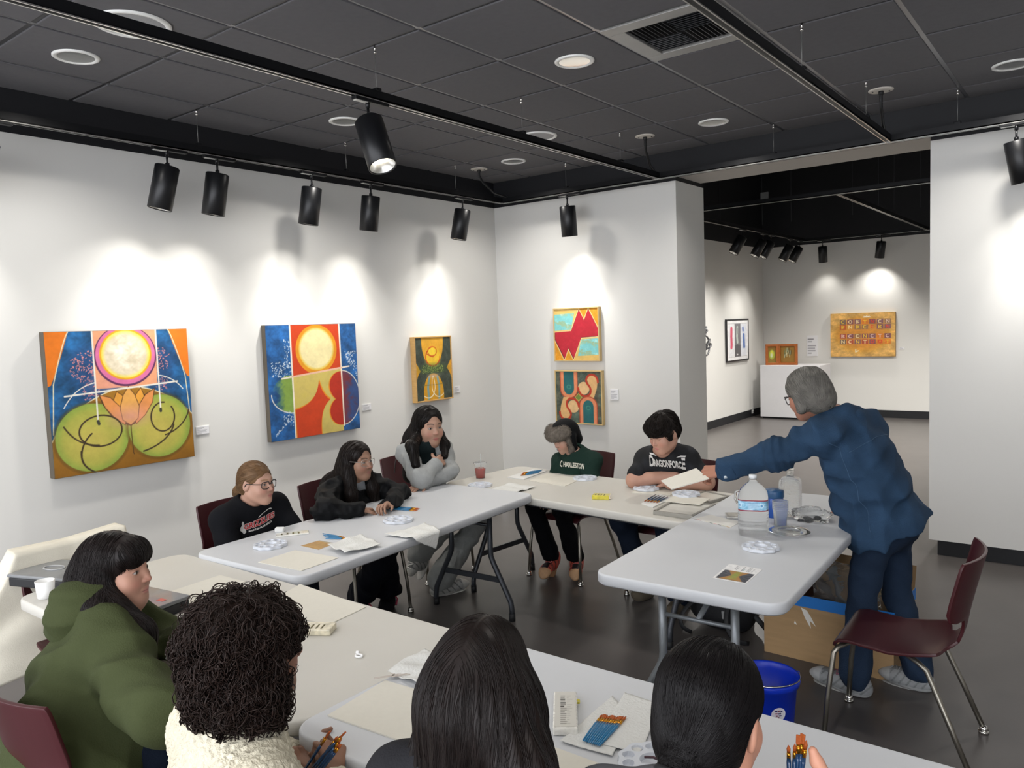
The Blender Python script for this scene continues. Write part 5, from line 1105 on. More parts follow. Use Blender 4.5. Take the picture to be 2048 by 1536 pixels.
def strands(S, V0, n, flow, step, K, r, lift=.0015, seed=1, curl=0., turns=3., jit=.15, out=0.):
    rr = np.random.default_rng(seed); P0 = V0[rr.integers(len(V0), size=n)]; pts = []; off = lift*(.3+rr.random(n))+out*rr.random(n)**2; jd = rr.normal(size=(n, 3))*jit; Q = P0.copy(); Ns = []
    for k in range(K):
        g = S.grad(Q); d = S(Q); Q = Q-g*(d-off)[:, None]; pts.append(Q.copy()); Ns.append(g)
        D = flow(Q)+jd; D = D-g*np.einsum('ij,ij->i', D, g)[:, None]; D /= np.linalg.norm(D, axis=1, keepdims=True)+1e-9; Q = Q+D*step
    PT = np.stack(pts, 1)
    if curl:
        NN = np.stack(Ns, 1); T = np.gradient(PT, axis=1); T /= np.linalg.norm(T, axis=2, keepdims=True)+1e-9; Bn = np.cross(T, NN); ph = rr.random((n, 1))*6.28+np.linspace(0, 1, K)[None]*turns*6.28*(.7+.6*rr.random((n, 1)))*np.where(rr.random((n, 1)) > .5, 1, -1)
        am = curl*(.5+rr.random((n, 1))); PT = PT+(np.cos(ph)*am)[..., None]*Bn+(np.sin(ph)*am)[..., None]*NN
    rad = r*(.6+.8*rr.random((n, 1)))*np.interp(np.linspace(0, 1, K), [0, .1, .75, 1], [.5, 1, .9, .25])[None]
    return tube_strands(PT, rad)
def split_faces(V, F, keep): return F[keep(V[F].mean(1))]
class Person:
    def __init__(s, lab, base, skin='c08f74', grp=None):
        s.base = A(base[0], base[1], 0.); s.root = empty('person', lab, 'person', s.base, 0, grp); s.B = SDF(); s.skin = skin; s.fine = []; s.heads = []
    def part(s, name, V, F, m, col=None, parent=None, smooth=True): return mesh_obj(name, V, F, m, parent or s.root, smooth=smooth, col=col, loc=s.base)
    def mb(s, name, b, mats, parent=None):
        for i in range(len(b.V)): b.V[i] = b.V[i]-s.base
        return b.build(name, mats, parent or s.root)
    def joints(s, **k):
        s.j = {a: np.asarray(b, float) for a, b in k.items()}; j = s.j; s.sh = (j['LS']+j['RS'])/2; s.u = nrm(s.sh-j['pv']); s.r = nrm(j['RS']-j['LS']); s.f = nrm(np.cross(s.u, s.r)); s.r = np.cross(s.f, s.u); s.TL = np.linalg.norm(s.sh-j['pv']); s.hw = np.linalg.norm(j['RS']-j['LS'])/2
        s.TR = np.stack([s.r, s.f, s.u], 1); return s
    def torso(s, S, o=0., t=1., k=.05, belly=1., dn=0.):
        j = s.j; S.cap(j['LS'], j['RS'], .05+o, k=.0); S.cap(j['LS'], s.sh+s.u*.055, .04+o, .05+o, k); S.cap(j['RS'], s.sh+s.u*.055, .04+o, .05+o, k)
        S.ell(j['pv']+s.u*s.TL*.68, (s.hw*.97+o, .1*t+o, s.TL*.38), s.TR, k); S.ell(j['pv']+s.u*s.TL*.3, (s.hw*.86*belly+o, .102*t*belly+o, s.TL*.38), s.TR, k)
        S.ell(j['pv']-s.u*dn, (s.hw*.92*belly+o, .115*t*belly+o, .12+o), s.TR, k)
    def arm(s, S, d, o=0., upto=1., g=1., k=.02, ke=.03):
        j = s.j; Sx, E, W = j[d+'S'], j[d+'E'], j[d+'W']; S.cap(Sx, E, .047*g+o, .038*g+o, k)
        if upto > .5: W2 = E+(W-E)*min(1, (upto-.5)*2); S.cap(E, W2, .037*g+o, (.037+(.026-.037)*min(1, (upto-.5)*2))*g+o*.8, ke)
    def legs(s, S, o=0., g=1., k=.03, flare=0.):
        j = s.j
        for d in 'LR':
            H = j['pv']+s.r*(.085 if d == 'R' else -.085)*g; S.cap(H, j[d+'K'], .078*g+o, .055*g+o, k); S.cap(j[d+'K'], j[d+'A'], .053*g+o, .036*g+o+flare, k)
    def neck_head(s, c, fwd, sc=1., up=(0, 0, 1), nb=None, ears=True, nr=.05):
        s.hc = np.asarray(c, float); s.hR = frame_fu(fwd, up); s.hs = sc; s.heads.append((s.hc, s.hR, sc)); s.nb = s.sh+s.u*.05+s.f*.0 if nb is None else np.asarray(nb, float)
        head_sdf(s.B, s.hc, s.hR, sc, s.nb, ears, nr); s.fine.append((s.hc-.15*sc, s.hc+.15*sc, .0028))
    def hl(s, *p): return s.hc+s.hR@(A(*p)*s.hs)
    def hand(s, W, f, n, th, sc=1., res=.0028, **k):
        W = np.asarray(W, float); hand_sdf(s.B, W, np.asarray(f, float), np.asarray(n, float), np.asarray(th, float), sc, **k); c = W+nrm(f)*.075*sc; s.fine.append((c-.115*sc, c+.115*sc, res))
    def body(s, g=1., t=1., coarse=.011, lid=0., brow='33251c', iris='2a1a12', lip='a8605a', gl=1., legs=True):
        S0 = SDF(); s.torso(S0, -.006, t)
        for d in 'LR': s.arm(S0, d, -.003, 1., g)
        if legs: s.legs(S0, -.008, gl)
        S0.ops += [o if i else o[:5]+(.04,)+o[6:] for i, o in enumerate(s.B.ops)]; S = S0; lo, hi = S.bounds(); Vs, Fs, n = [], [], 0; boxes = []
        for (a, b, h) in s.fine:
            V, F = surf(S, a-6*h, b+6*h, h, mg=.006)
            C = V[F].mean(1); keep = ((C > a) & (C < b)).all(1)
            for (a2, b2) in boxes: keep &= ~((C > a2) & (C < b2)).all(1)
            F = F[keep]; Vs.append(V); Fs.append(F+n); n += len(V); boxes.append((a, b))
        V, F = surf(S, lo, hi, coarse); C = V[F].mean(1); keep = np.ones(len(F), bool)
        for (a, b) in boxes: keep &= ~((C > a+.002) & (C < b-.002)).all(1)
        Vs.append(V); Fs.append(F[keep]+n); V = np.concatenate(Vs); F = np.concatenate(Fs)
        us, inv = np.unique(F, return_inverse=True); V = V[us]; F = inv.reshape(F.shape)
        m = m_('skin', vcol=True, rough=.5, var=.03, vscale=40, spec=.4)
        return s.part('body', V, F, m, skin_col(s.skin, s.heads, lid, brow, iris, lip)(V))
    def cloth(s, name, S, m, h=.007, parent=None, col=None, mg=.014):
        lo, hi = S.bounds(); V, F = surf(S, lo, hi, h, mg=mg); return s.part(name, V, F, m, None if col is None else col(V), parent)
    def hair(s, S, m, n, flow, step, K, r, h=.005, vis=None, name='hair', seed=1, parent=None, **kw):
        lo, hi = S.bounds(); V, F = surf(S, lo, hi, h)
        V0 = V if vis is None else V[vis(V)]; sv, sf = strands(S, V0, n, flow, step, K, r, seed=seed, **kw); return s.part(name, np.concatenate([V, sv]), np.concatenate([F, sf+len(V)]), m, parent=parent)
    def decal(s, S, VF, name, m, o, ex, ey, n, parent, off=.0028):
        V, F = VF; Q = np.asarray(o)+V[:, :1]*ex+V[:, 1:2]*ey+np.asarray(n)*.14
        for _ in range(40): Q = Q-np.asarray(n)*np.clip(S(Q)-off, -.02, .02)[:, None]*.8
        return s.part(name, Q, F, m, parent=parent, smooth=False)
    def glasses(s, m, lens=None, w=.026, hgt=.019, z=.0, y=.094, thick=.0022):
        b = MB()
        for x in (-1, 1):
            pts = [s.hl(x*.0325+w*cx, y-.006*abs(cx)-.014*max(0, x*cx)*.6, z+hgt*cz) for cx, cz in [(math.copysign(abs(math.cos(a))**.6, math.cos(a)), math.copysign(abs(math.sin(a))**.6, math.sin(a))) for a in np.linspace(0, 2*PI, 21)[:-1]]]
            b.tube(pts, thick*s.hs, 6, closed=True); b.tube([s.hl(x*.059, y-.012, z+.008), s.hl(x*.076, .05, z+.008), s.hl(x*.081, -.005, z+.006), s.hl(x*.081, -.018, z-.012)], thick*s.hs, 6)
        b.tube([s.hl(-.008, y, z+.004), s.hl(0, y+.003, z+.007), s.hl(.008, y, z+.004)], thick*s.hs, 6); g = s.mb('glasses', b, m)
        return g
    def shoe(s, A_, T, m, ms, lab=None, laces=None, w=.042, up=None, zones=None):
        """A_ ankle, T toe tip (both near ground level of the foot)"""
        A_, T = np.asarray(A_, float), np.asarray(T, float); d = T-A_; d[2] = 0 if up is None else d[2]; f = nrm(d); hl = A_-f*.05; hl[2] = A_[2]-.055 if up is None else hl[2]; u = nrm(np.cross(np.cross(f, A(0, 0, 1)), f)); sd = np.cross(f, u)
        b0 = A_-u*.06; S = SDF(); S.cap(b0-f*.035+u*.02, b0+f*.05+u*.022, .04, .038, k=0); S.cap(b0+f*.05+u*.018, T-f*.04-u*.0+u*(.022-.0), .038, .03, .04); S.cap(A_-f*.012, b0+u*.02, .042, .043, .03); S.ell(T-f*.05+u*.02, (.075, w, .03), np.stack([f, sd, u], 1), .03)
        S.cut(b0-u*.012, -u); zc = None
        if zones:
            c0, c1, c2 = [np.array(lin(z)) for z in zones]; LL = np.linalg.norm(T-b0)
            def zc(Q):
                t = (Q-b0)@f/LL; h_ = (Q-b0)@u; sdv = np.abs((Q-b0)@sd); c = np.tile(c0, (len(Q), 1)); c[(t > .78) | (h_ < .004)] = c2; c[(t > .2) & (t < .78) & (sdv < .022) & (h_ > .02)] = c1; st_ = np.sin((t*9+h_*40)*3.1) > .75; c[st_ & (t < .75) & (h_ > .006)] = c1; return c
            m = m_('shoe_zoned', vcol=True, rough=.6, var=.1, vscale=60)
        sh = s.cloth('shoe', S, m, .004 if zones else .006, col=zc)
        S2 = SDF(); L = np.linalg.norm(T-b0)+.0; c = b0+f*(L/2-.03); S2.ell(c+f*.012, (L/2+.03, w*.9, .06), np.stack([f, sd, u], 1), 0); S2.cut(b0-u*.010, u); S2.cut(b0-u*.032, -u); s.cloth('sole', S2, ms, .006, parent=sh)
        if laces is not None:
            b = MB()
            for k in range(5):
                pp = []
                for x in (-.024, -.012, 0, .012, .024):
                    q = b0+f*(.035+.018*k+(.008 if k % 2 else -.004)*x/.024)+sd*x+u*.14
                    for _ in range(30): q = q-u*float(np.clip(S(q[None])[0]-.0015, -.02, .02))*.8
                    pp.append(q)
                b.tube(pp, .003, 6)
            s.mb('laces', b, laces, sh)
        return sh
def cl(key, col, **k):
    d = dict(rough=.85, var=.08, vscale=12, bump=.25, bscale=220, spec=.15); d.update(k); return m_(key, col, **d)
def hairm(key, col, **k):
    d = dict(rough=.42, var=.25, vscale=30, spec=.22); d.update(k); return m_(key, col, **d)
VIS_ALL = None
def flow_part(p, side=1., down=1., back=.15):
    """hair parted along the middle of the crown, falling away to both sides"""
    def f(Q):
        q = (Q-p.hc)@p.hR/p.hs; top = np.clip((q[:, 2]-.02)/.07, 0, 1); D = np.stack([np.sign(q[:, 0]+1e-4)*side*top, -back*top, -down*np.ones(len(q))*(1-.6*top)], 1); return D@p.hR.T*1.
    return f
def long_hair(p, w=.085, back=.0, length=.34, front=(.06, .06), lenf=.25, fall=None, part=True, wid=.075):
    """mass for long straight hair: cap over the skull, open face, curtains at both sides and the back"""
    s, R = p.hs, p.hR; S = SDF(); dn = A(0, 0, -1.)
    S.ell(p.hl(0, -.022, .034), A(.083, .103, .089)*s, R, 0)
    S.ell(p.hl(0, -.055, -.03), A(.078, .065, .1)*s, R, .04)
    b = p.hl(0, -.075, -.04); S.cap(b, b+dn*length, wid*s, wid*.75*s, .04)
    for x, lf in zip((-1, 1), lenf if hasattr(lenf, '__len__') else (lenf, lenf)):
        a = p.hl(x*.06, -.04, -.02); S.cap(a, a+dn*lf+p.hR@A(x*.02, .03, 0), .034*s, .03*s, .03)
    S.ell(p.hl(0, .075, -.035), A(.056, .07, .10)*s, R, .02, -1); S.ell(p.hl(0, .1, .02), A(.04, .06, .055)*s, R, .015, -1)
    return S
# ---------------------------------------------------------------- child in the black logo shirt
p = Person('person with pulled back hair and dark glasses in a black red-lettered T-shirt', (-3.62, 2.36), 'b28b78')
hc = PX(514, 965, -3.5); shc = hc+A(-.075, .0, -.165)
p.joints(LS=shc+A(.0, .155, 0), RS=shc+A(.0, -.155, -.005), pv=(-3.66, 2.37, .52), LE=shc+A(.12, .22, -.2), RE=shc+A(.1, -.2, -.2), LW=(-3.36, 2.42, .64), RW=(-3.36, 2.3, .64), LK=(-3.3, 2.45, .50), RK=(-3.3, 2.28, .50), LA=(-3.28, 2.45, .08), RA=(-3.28, 2.28, .08))
p.neck_head(hc, (.96, .27, -.06), .94, nr=.047)
p.hand(p.j['LW'], (.6, -.6, 0), (0, 0, -1), (1, 0, 0), .85); p.hand(p.j['RW'], (.6, .6, 0), (0, 0, -1), (1, 0, 0), .85)
p.body(.95, 1., brow='8a6a4a', iris='4a5a66', lip='b8706c')
tee = cl('tee_black', '111216'); S = SDF(); p.torso(S, .014, 1.12, belly=1.12)
for d in 'LR': E_ = p.j[d+'S']+(p.j[d+'E']-p.j[d+'S'])*.9; S.cap(p.j[d+'S'], E_, .058, .07, .04)
S.ell(p.nb+p.u*.045+p.f*.015, (.062, .062, .05), p.TR, .01, -1); S.disp = folds(11, .012, 17, (0, 0, .5)); S.cut((0, 0, .46), (0, 0, -1)); sh = p.cloth('t_shirt', S, tee, .007)
redm = m_('print_red', 'a8282c', .6); whm = m_('print_white', 'cfcdc9', .6)
n_ = nrm(p.f*.9+A(.0, -.35, .1)); ex = nrm(np.cross(A(0, 0, 1), n_)); ey = nrm(np.cross(n_, ex)); ex = nrm(ex+ey*.13); o = PX(519, 1047, shc[0]+.1)
p.decal(S, text_mesh('GRIZZLIES', .038, .0013), 'chest_lettering', redm, o+ex*.006, ex, ey, n_, sh); p.decal(S, text_mesh('GRIZZLIES', .038, .0028), 'lettering_outline', whm, o+ex*.006, ex, ey, n_, sh, .0022)
p.decal(S, text_mesh('MOUNTAIN HOME MIDDLE', .0105, .0004), 'small_lettering', whm, o-ey*.025+ex*.008, ex, ey, n_, sh)
bear = [(-.118+.012, -.03), (-.10, -.038), (-.085, -.03), (-.088, -.012), (-.098, -.004), (-.09, .008), (-.1, .018), (-.098, .034), (-.106, .044), (-.113, .036), (-.112, .02), (-.122, .012), (-.126, -.004), (-.118, -.014)]
p.decal(S, (np.array([(x*.8, y*.85, 0) for x, y in bear]), [tuple(range(len(bear)))]), 'bear_print', whm, o, ex, ey, n_, sh)
swo = bez((-.0, .034), (.04, .062), (.085, .066), (.105, .05)); sw2 = [(x, y-.006) for x, y in swo][::-1]; p.decal(S, (np.array([(x, y, 0) for x, y in [(a*.75, b*.78) for a, b in list(swo)+sw2]]), [tuple(range(2*len(swo)))]), 'swoosh_print', whm, o, ex, ey, n_, sh)
hm = hairm('hair_lightbrown', '6b5138'); S = SDF(); s = p.hs; S.ell(p.hl(0, -.02, .033), A(.078, .096, .085)*s, p.hR, 0); S.ell(p.hl(0, -.06, -.02), A(.066, .055, .06)*s, p.hR, .03); S.ell(p.hl(0, .07, -.03), A(.07, .05, .082)*s, p.hR, .01, -1); S.ell(p.hl(0, .09, .02), A(.05, .03, .055)*s, p.hR, .01, -1)
for x in (-1, 1): S.ell(p.hl(x*.078, -.005, -.035), A(.02, .026, .04)*s, p.hR, .01, -1)
S.cap(p.hl(0, -.095, -.03), p.hl(0, -.125, -.055), .02, .025, .015); S.ell(p.hl(0, -.13, -.07), A(.032, .03, .034)*s, p.hR, .01)
hr = p.hair(S, hm, 700, lambda Q: np.tile(p.hR@A(0, -1, -.45), (len(Q), 1)), .012, 14, .0013, .0045, seed=3)
b = MB(); R = p.hR; c = p.hl(0, -.102, -.036); ax = nrm(R@A(0, -1, -.7)); Fm = frame(ax); b.tube([c+Fm@A(.024*math.cos(a), .024*math.sin(a), 0) for a in np.linspace(0, 2*PI, 17)[:-1]], .005, 7, closed=True); p.mb('hair_tie', b, m_('tie_teal', '9db3b3', .6), hr)
p.glasses(m_('glasses_black', '17181c', .3), z=.0)
S = SDF(); p.legs(S, .014); S.disp = folds(4, .008); p.cloth('trousers', S, cl('jeans_dark', '1d222c'), .009)
for d in 'LR': p.shoe(p.j[d+'A']+A(0, 0, .0), p.j[d+'A']+A(.17, 0, -.06), cl('shoe_black', '1c1c1e'), m_('sole_white', 'c9c7c2', .6))
# ---------------------------------------------------------------- girl in black puffer jacket
p = Person('person with very long dark hair and clear glasses in a black puffer jacket, hands clasped', (-3.62, 3.05), '977460')
hc = PX(716, 921, -3.5); shc = hc+A(-.07, .0, -.175)
WR = P(722, 1020, ZA+.035); WL_ = P(775, 1010, ZA+.035)
p.joints(LS=shc+A(.01, .15, 0), RS=shc+A(0, -.155, -.0), pv=(-3.64, 3.06, .53), LE=PX(798, 985, -3.37)+A(0, .0, -.01), RE=P(650, 1020, ZA+.05), LW=WL_, RW=WR, LK=P(765, 1100, .5)*A(1, 1, 0)+A(-.05, .05, .52), RK=(-3.25, 2.98, .52), LA=P(775, 1183, .10), RA=P(722, 1192, .12))
p.neck_head(hc, (.95, .12, -.07), .95, nr=.046)
HD = nrm(P(752, 1008, ZA)-P(722, 1020, ZA)); p.hand(WR, HD*1.+A(0, 0, -.15), (0, 0, -1.), (.6, -.3, 0), .82, curl=(.55, .8, .5)); p.hand(WL_, -HD+A(.2, -.25, .25), (.2, 0, -1.), (.5, 0, .3), .82, curl=(.6, .9, .6))
p.body(.95, 1., brow='2a201a', lip='a06a62')
S = SDF(); p.torso(S, .026, 1.1); p.arm(S, 'L', .028, .97, 1., .02, .03); p.arm(S, 'R', .028, .97, 1., .02, .03); S.ell(p.nb+p.u*.04+p.f*.04, (.05, .075, .09), p.TR, .015, -1)
def puff(Q, g=folds(21, .026, 30)): return g(Q)+.006*np.abs(np.sin(Q[:, 2]*60+Q[:, 1]*12))
S.disp = puff; S.cut((0, 0, .47), (0, 0, -1)); jk = p.cloth('puffer_jacket', S, cl('puffer_black', '0c0d0f', rough=.6, bump=.1), .007)
S2 = SDF(); p.torso(S2, .004); S2.ell(p.nb+p.u*.045+p.f*.02, (.05, .05, .045), p.TR, .01, -1); S2.cut(p.sh, -p.f); p.cloth('grey_top', S2, cl('grey_top', '8b8e92'), .008)
b = MB(); zp = [p.sh+p.f*(.11+.02*k)+p.u*(.02-.05*k) for k in range(5)]
hm = hairm('hair_darkbrown', '1a1310'); S = long_hair(p, length=.10, lenf=(.08, .08), wid=.07)
q0 = p.hl(0, -.07, -.08); q1 = shc-p.f*.135+A(0, -.03, -.03); q2 = shc-p.f*.16+A(0, -.05, -.26); S.cap(q0, q1, .07, .07, .05); S.cap(q1, q2, .075, .05, .05)
for sg, ln in ((-1, .16), (1, .19)): a_ = p.hl(-sg*.07, -.01, -.06); b_ = shc+p.f*.10+A(0, sg*.085, .02); S.cap(a_, b_, .034, .034, .03); S.cap(b_, b_+p.f*.03-A(0, 0, ln), .034, .024, .03)
p.hair(S, hm, 1500, flow_part(p), .016, 20, .0015, .005, seed=5)
p.glasses(m_('glasses_clear', 'b8b4ae', .2, metal=.6), w=.027, hgt=.021, thick=.0014)
S = SDF(); p.legs(S, .014, .95, flare=.04); S.disp = folds(6, .014, 24, (0, 0, .4)); S.cut((0, 0, .085), (0, 0, -1)); p.cloth('wide_trousers', S, cl('trouser_navy', '0d1018'), .008)
sp = m_('stripe_pink', 'c8415c', .5)
for d in 'LR':
    a = p.j[d+'A']; a2 = A(a[0], a[1], .075); t_ = a2+nrm(A(.5, -.62, 0))*.16+A(0, 0, -.06); sh = p.shoe(a2, t_, cl('shoe_black', '1c1c1e'), m_('sole_black', '151517', .7))
    q = a2+nrm(A(.62, .5, 0))*.045; p.mb('pink_stripe', MB().tube([q+A(0, 0, .0), q+A(.0, .02, -.03), q+A(.03, -.02, -.05)], .006, 6), sp, sh)
# ---------------------------------------------------------------- girl in grey hoodie
p = Person('person with long black hair in a light grey hoodie, arm across the chest, legs crossed', (-3.75, 3.85), 'a98470')
hc = PX(858, 852, -3.58); shc = hc+A(-.07, .02, -.19)
RS = PX(812, 905, -3.66); LS = PX(884, 897, -3.56); WR = PX(872, 927, -3.42); WL_ = P(845, 968, ZA+.03)
p.joints(LS=LS, RS=RS, pv=(-3.74, 3.86, .54), LE=PX(900, 942, -3.42), RE=PX(842, 962, -3.42), LW=WL_, RW=WR, LK=(-3.3, 3.92, .55), RK=(-3.32, 3.72, .60), LA=P(880, 1160, .1), RA=P(838, 1103, .27))
p.neck_head(hc, (.93, -.3, -.1), 1.1, nr=.05, nb=(LS+RS)/2+A(-.01, 0, .05))
p.hand(WR, nrm(PX(893, 914, -3.46)-WR), (-.8, .3, -.4), (0, 0, 1), 1., curl=(.25, .4, .3)); p.hand(WL_, nrm(P(822, 980, ZA+.01)-WL_), (0, 0, -1), (.7, .4, 0), .95, curl=(.35, .5, .3))
p.body(1., 1.05, brow='1e1714', lip='b0645e')
gh = cl('hoodie_grey', '9b9d9c', vscale=30); S = SDF(); p.torso(S, .012, 1.05, .035); p.arm(S, 'L', .018, .96, 1., .015, .025); p.arm(S, 'R', .018, .96, 1., .015, .025); S.ell(p.nb+p.u*.05+p.f*.02, (.055, .06, .055), p.TR, .015, -1); S.disp = folds(31, .02, 26); S.cut((0, 0, .47), (0, 0, -1)); jk = p.cloth('hoodie', S, gh, .007)
S2 = SDF(); c = p.sh+p.u*.03-p.f*.06; S2.ell(c, (.11, .06, .06), p.TR, 0); S2.ell(p.sh+p.u*.08+p.f*.03, (.072, .075, .085), p.TR, .02, -1); S2.disp = folds(33, .008, 30); p.cloth('hood', S2, gh, .007, jk)
S2 = SDF(); p.torso(S2, .018, 1.05, .035); S2.cut(p.sh+p.f*.04, -p.f); S2.cut(p.sh+p.r*.055, p.r); S2.cut(p.sh-p.r*.055, -p.r); S2.cut((0, 0, .86), (0, 0, -1)); S2.ell(p.nb+p.u*.05+p.f*.02, (.05, .06, .05), p.TR, .015, -1); p.cloth('dark_bib', S2, cl('bib_dark', '1f2a2c'), .008, jk)
hm = hairm('hair_black', '15110f'); S = long_hair(p, length=.1, lenf=(.1, .1), wid=.075); q0 = p.hl(0, -.07, -.08); q1 = p.sh-p.f*.12; S.cap(q0, q1, .08, .09, .05); S.cap(q1, q1-A(.02, .05, .22), .09, .06, .05)
S.cap(p.hl(.075, .0, -.06), PX(824, 892, -3.53), .036, .036, .03); S.cap(PX(824, 892, -3.53), PX(832, 930, -3.47), .036, .026, .03); S.cap(p.hl(-.072, .0, -.06), PX(889, 890, -3.50), .032, .032, .03); S.cap(PX(889, 890, -3.50), PX(890, 912, -3.45), .03, .02, .03)
p.hair(S, hm, 1500, flow_part(p), .016, 20, .0015, .005, seed=6)
p.mb('hair_tie_bracelet', MB().tube([WR+nrm(p.j['RE']-WR)*.025+frame(nrm(p.j['RE']-WR))@A(.03*math.cos(a), .03*math.sin(a), 0) for a in np.linspace(0, 2*PI, 15)[:-1]], .004, 6, closed=True), m_('black_band', '141416', .5))
b = MB().tube(bez(PX(806, 882, -3.75), PX(793, 900, -3.8), PX(790, 925, -3.85), PX(789, 945, -3.95), 12), .008, 6, flat=(1, .4)); p.mb('bag_strap', b, m_('strap_dark', '2a1a1a', .5))
sw = cl('sweatpants_grey', '8f918f', vscale=30); S = SDF(); p.legs(S, .016, 1., flare=.035); S.disp = folds(36, .018, 24, (0, 0, .4)); S.cut((0, 0, .05), (0, 0, -1)); p.cloth('sweatpants', S, sw, .008)
snk = m_('sneaker_silver', '9c9c98', .45, var=.3, vscale=35); ss = m_('sole_white', 'c9c7c2', .6); lc = m_('lace_white', 'cfcfcb', .7)
a = p.j['RA']; p.shoe(a+A(0, 0, -.02), P(826, 1147, .14), snk, ss, laces=lc, up=1, zones=('9a9a96', '5d5e5e', 'b5b4ae')); a = p.j['LA']; p.shoe(A(a[0], a[1], .075), P(932, 1172, .02), snk, ss, laces=lc, zones=('9a9a96', '5d5e5e', 'b5b4ae'))
# ---------------------------------------------------------------- child in trapper hat
p = Person('person in a fur-trimmed trapper hat and dark green lettered sweatshirt, looking down', (-3.0, 4.5), 'ab8673')
yh = 4.42; hc = PY(1128, 874, yh); RS = PY(1124, 927, 4.47); LS = PY(1180, 925, 4.47)
p.joints(RS=RS, LS=LS, pv=(-3.0, 4.53, .53), RE=RS+A(-.05, -.09, -.2), LE=LS+A(.07, -.1, -.2), RW=(-3.08, 4.26, .60), LW=(-2.93, 4.26, .60), RK=(-3.11, 4.2, .52), LK=(-2.89, 4.2, .52), RA=P(1102, 1110, .13), LA=P(1150, 1112, .13))
p.neck_head(hc, (-.34, -.9, -.5), .9, nb=(LS+RS)/2+A(0, -.01, .04), ears=False, nr=.045)
p.hand(p.j['RW'], (.5, -.5, -.3), (0, 0, -1), (0, 0, 1), .85); p.hand(p.j['LW'], (-.5, -.5, -.3), (0, 0, -1), (0, 0, 1), .85)
p.body(.95, 1., lid=.8, brow='5a4334', lip='b8706c')
gs = cl('sweat_green', '1b2f28'); S = SDF(); p.torso(S, .022, 1.15, belly=1.25); p.arm(S, 'L', .02, .95, 1., .03, .05); p.arm(S, 'R', .02, .95, 1., .03, .05); S.ell(p.nb+p.u*.045+p.f*.01, (.055, .06, .045), p.TR, .015, -1); S.disp = folds(41, .018, 22, (0, 0, .4)); S.cut((0, 0, .46), (0, 0, -1)); sh = p.cloth('sweatshirt', S, gs, .007)
n_ = nrm(A(.08, -1, .12)); ex = nrm(A(1, .08, -.035)); ey = nrm(np.cross(n_, ex)); ey = ey if ey[2] > 0 else -ey; o = PY(1143, 931, LS[1]-.11)
p.decal(S, (lambda q: (q[0]*A(.62, 1., 1), q[1]))(text_mesh('HARLESTON', .046, .002)), 'chest_lettering', m_('print_cream', 'c9c6b8', .6), o+ex*.011, ex, ey, n_, sh); p.decal(S, (lambda q: (q[0]*A(.62, 1., 1), q[1]))(text_mesh('C', .058, .0024)), 'chest_letter', m_('print_cream', 'c9c6b8', .6), o-ex*.092, ex, ey, n_, sh)
hb = cl('hat_black', '0d0e10', rough=.6); S = SDF(); s = p.hs; S.ell(p.hl(0, -.022, .04), A(.092, .112, .095)*s, p.hR, 0); S.cap(p.hl(0, -.08, -.0), p.hl(0, -.085, -.07), .06, .05, .03)
for x in (-1, 1): S.cap(p.hl(x*.075, -.02, .0), p.hl(x*.072, .0, -.10), .03, .022, .02)
S.ell(p.hl(0, .075, -.04), A(.062, .06, .095)*s, p.hR, .012, -1); S.cut(p.hl(0, 0, -.15), -p.hR[:, 2]); ht = p.cloth('trapper_hat', S, hb, .005)
fm = m_('fur_grey', '6d655c', .9, var=.3, vscale=60); S = SDF(); 
for k in range(7):
    a0, a1 = (k-3.5)*.40, (k-2.5)*.40; S.cap(p.hl(.088*math.sin(a0), .088*math.cos(a0), .058), p.hl(.088*math.sin(a1), .088*math.cos(a1), .058), .034*s, k=.015); S.cap(p.hl(.075*math.sin(a0), .078*math.cos(a0), .085), p.hl(.075*math.sin(a1), .078*math.cos(a1), .085), .03*s, k=.02)
for x in (-1, 1): S.cap(p.hl(x*.085, .025, .0), p.hl(x*.075, .03, -.095), .018*s, .02*s, .015); S.cap(p.hl(x*.075, .03, -.1), p.hl(x*.06, .01, -.125), .02*s, .018*s, .01)
S.ell(p.hl(0, .085, -.05), A(.052, .05, .085)*s, p.hR, .01, -1); S.disp = folds(44, .004, 90)
p.hair(S, fm, 2200, lambda Q: np.tile(A(0, 0, -.6), (len(Q), 1)), .0035, 6, .0009, .0045, name='fur_trim', seed=8, parent=ht, lift=.003, jit=.9, out=.007)
S = SDF(); p.legs(S, .008, .9, flare=.022); S.disp = folds(46, .012, 20, (0, 0, .4)); S.cut((0, 0, .10), (0, 0, -1)); p.cloth('trousers', S, cl('trouser_black', '0b0c10'), .008)
so = m_('sneaker_coral', 'c8564c', .6, var=.25, vscale=45); ss2 = m_('sole_tan', 'b8906a', .6); lp_ = m_('lace_pink', 'd8706a', .7)
for d, t in (('R', (1088, 1160)), ('L', (1151, 1163))):
    a = p.j[d+'A']; tt = P(*t, .012); sh = p.shoe(A(a[0], a[1]+.02, .125), tt+A(0, 0, .012), so, ss2, laces=lp_, up=1, zones=('c8503f', '2a2024', 'c09872'))
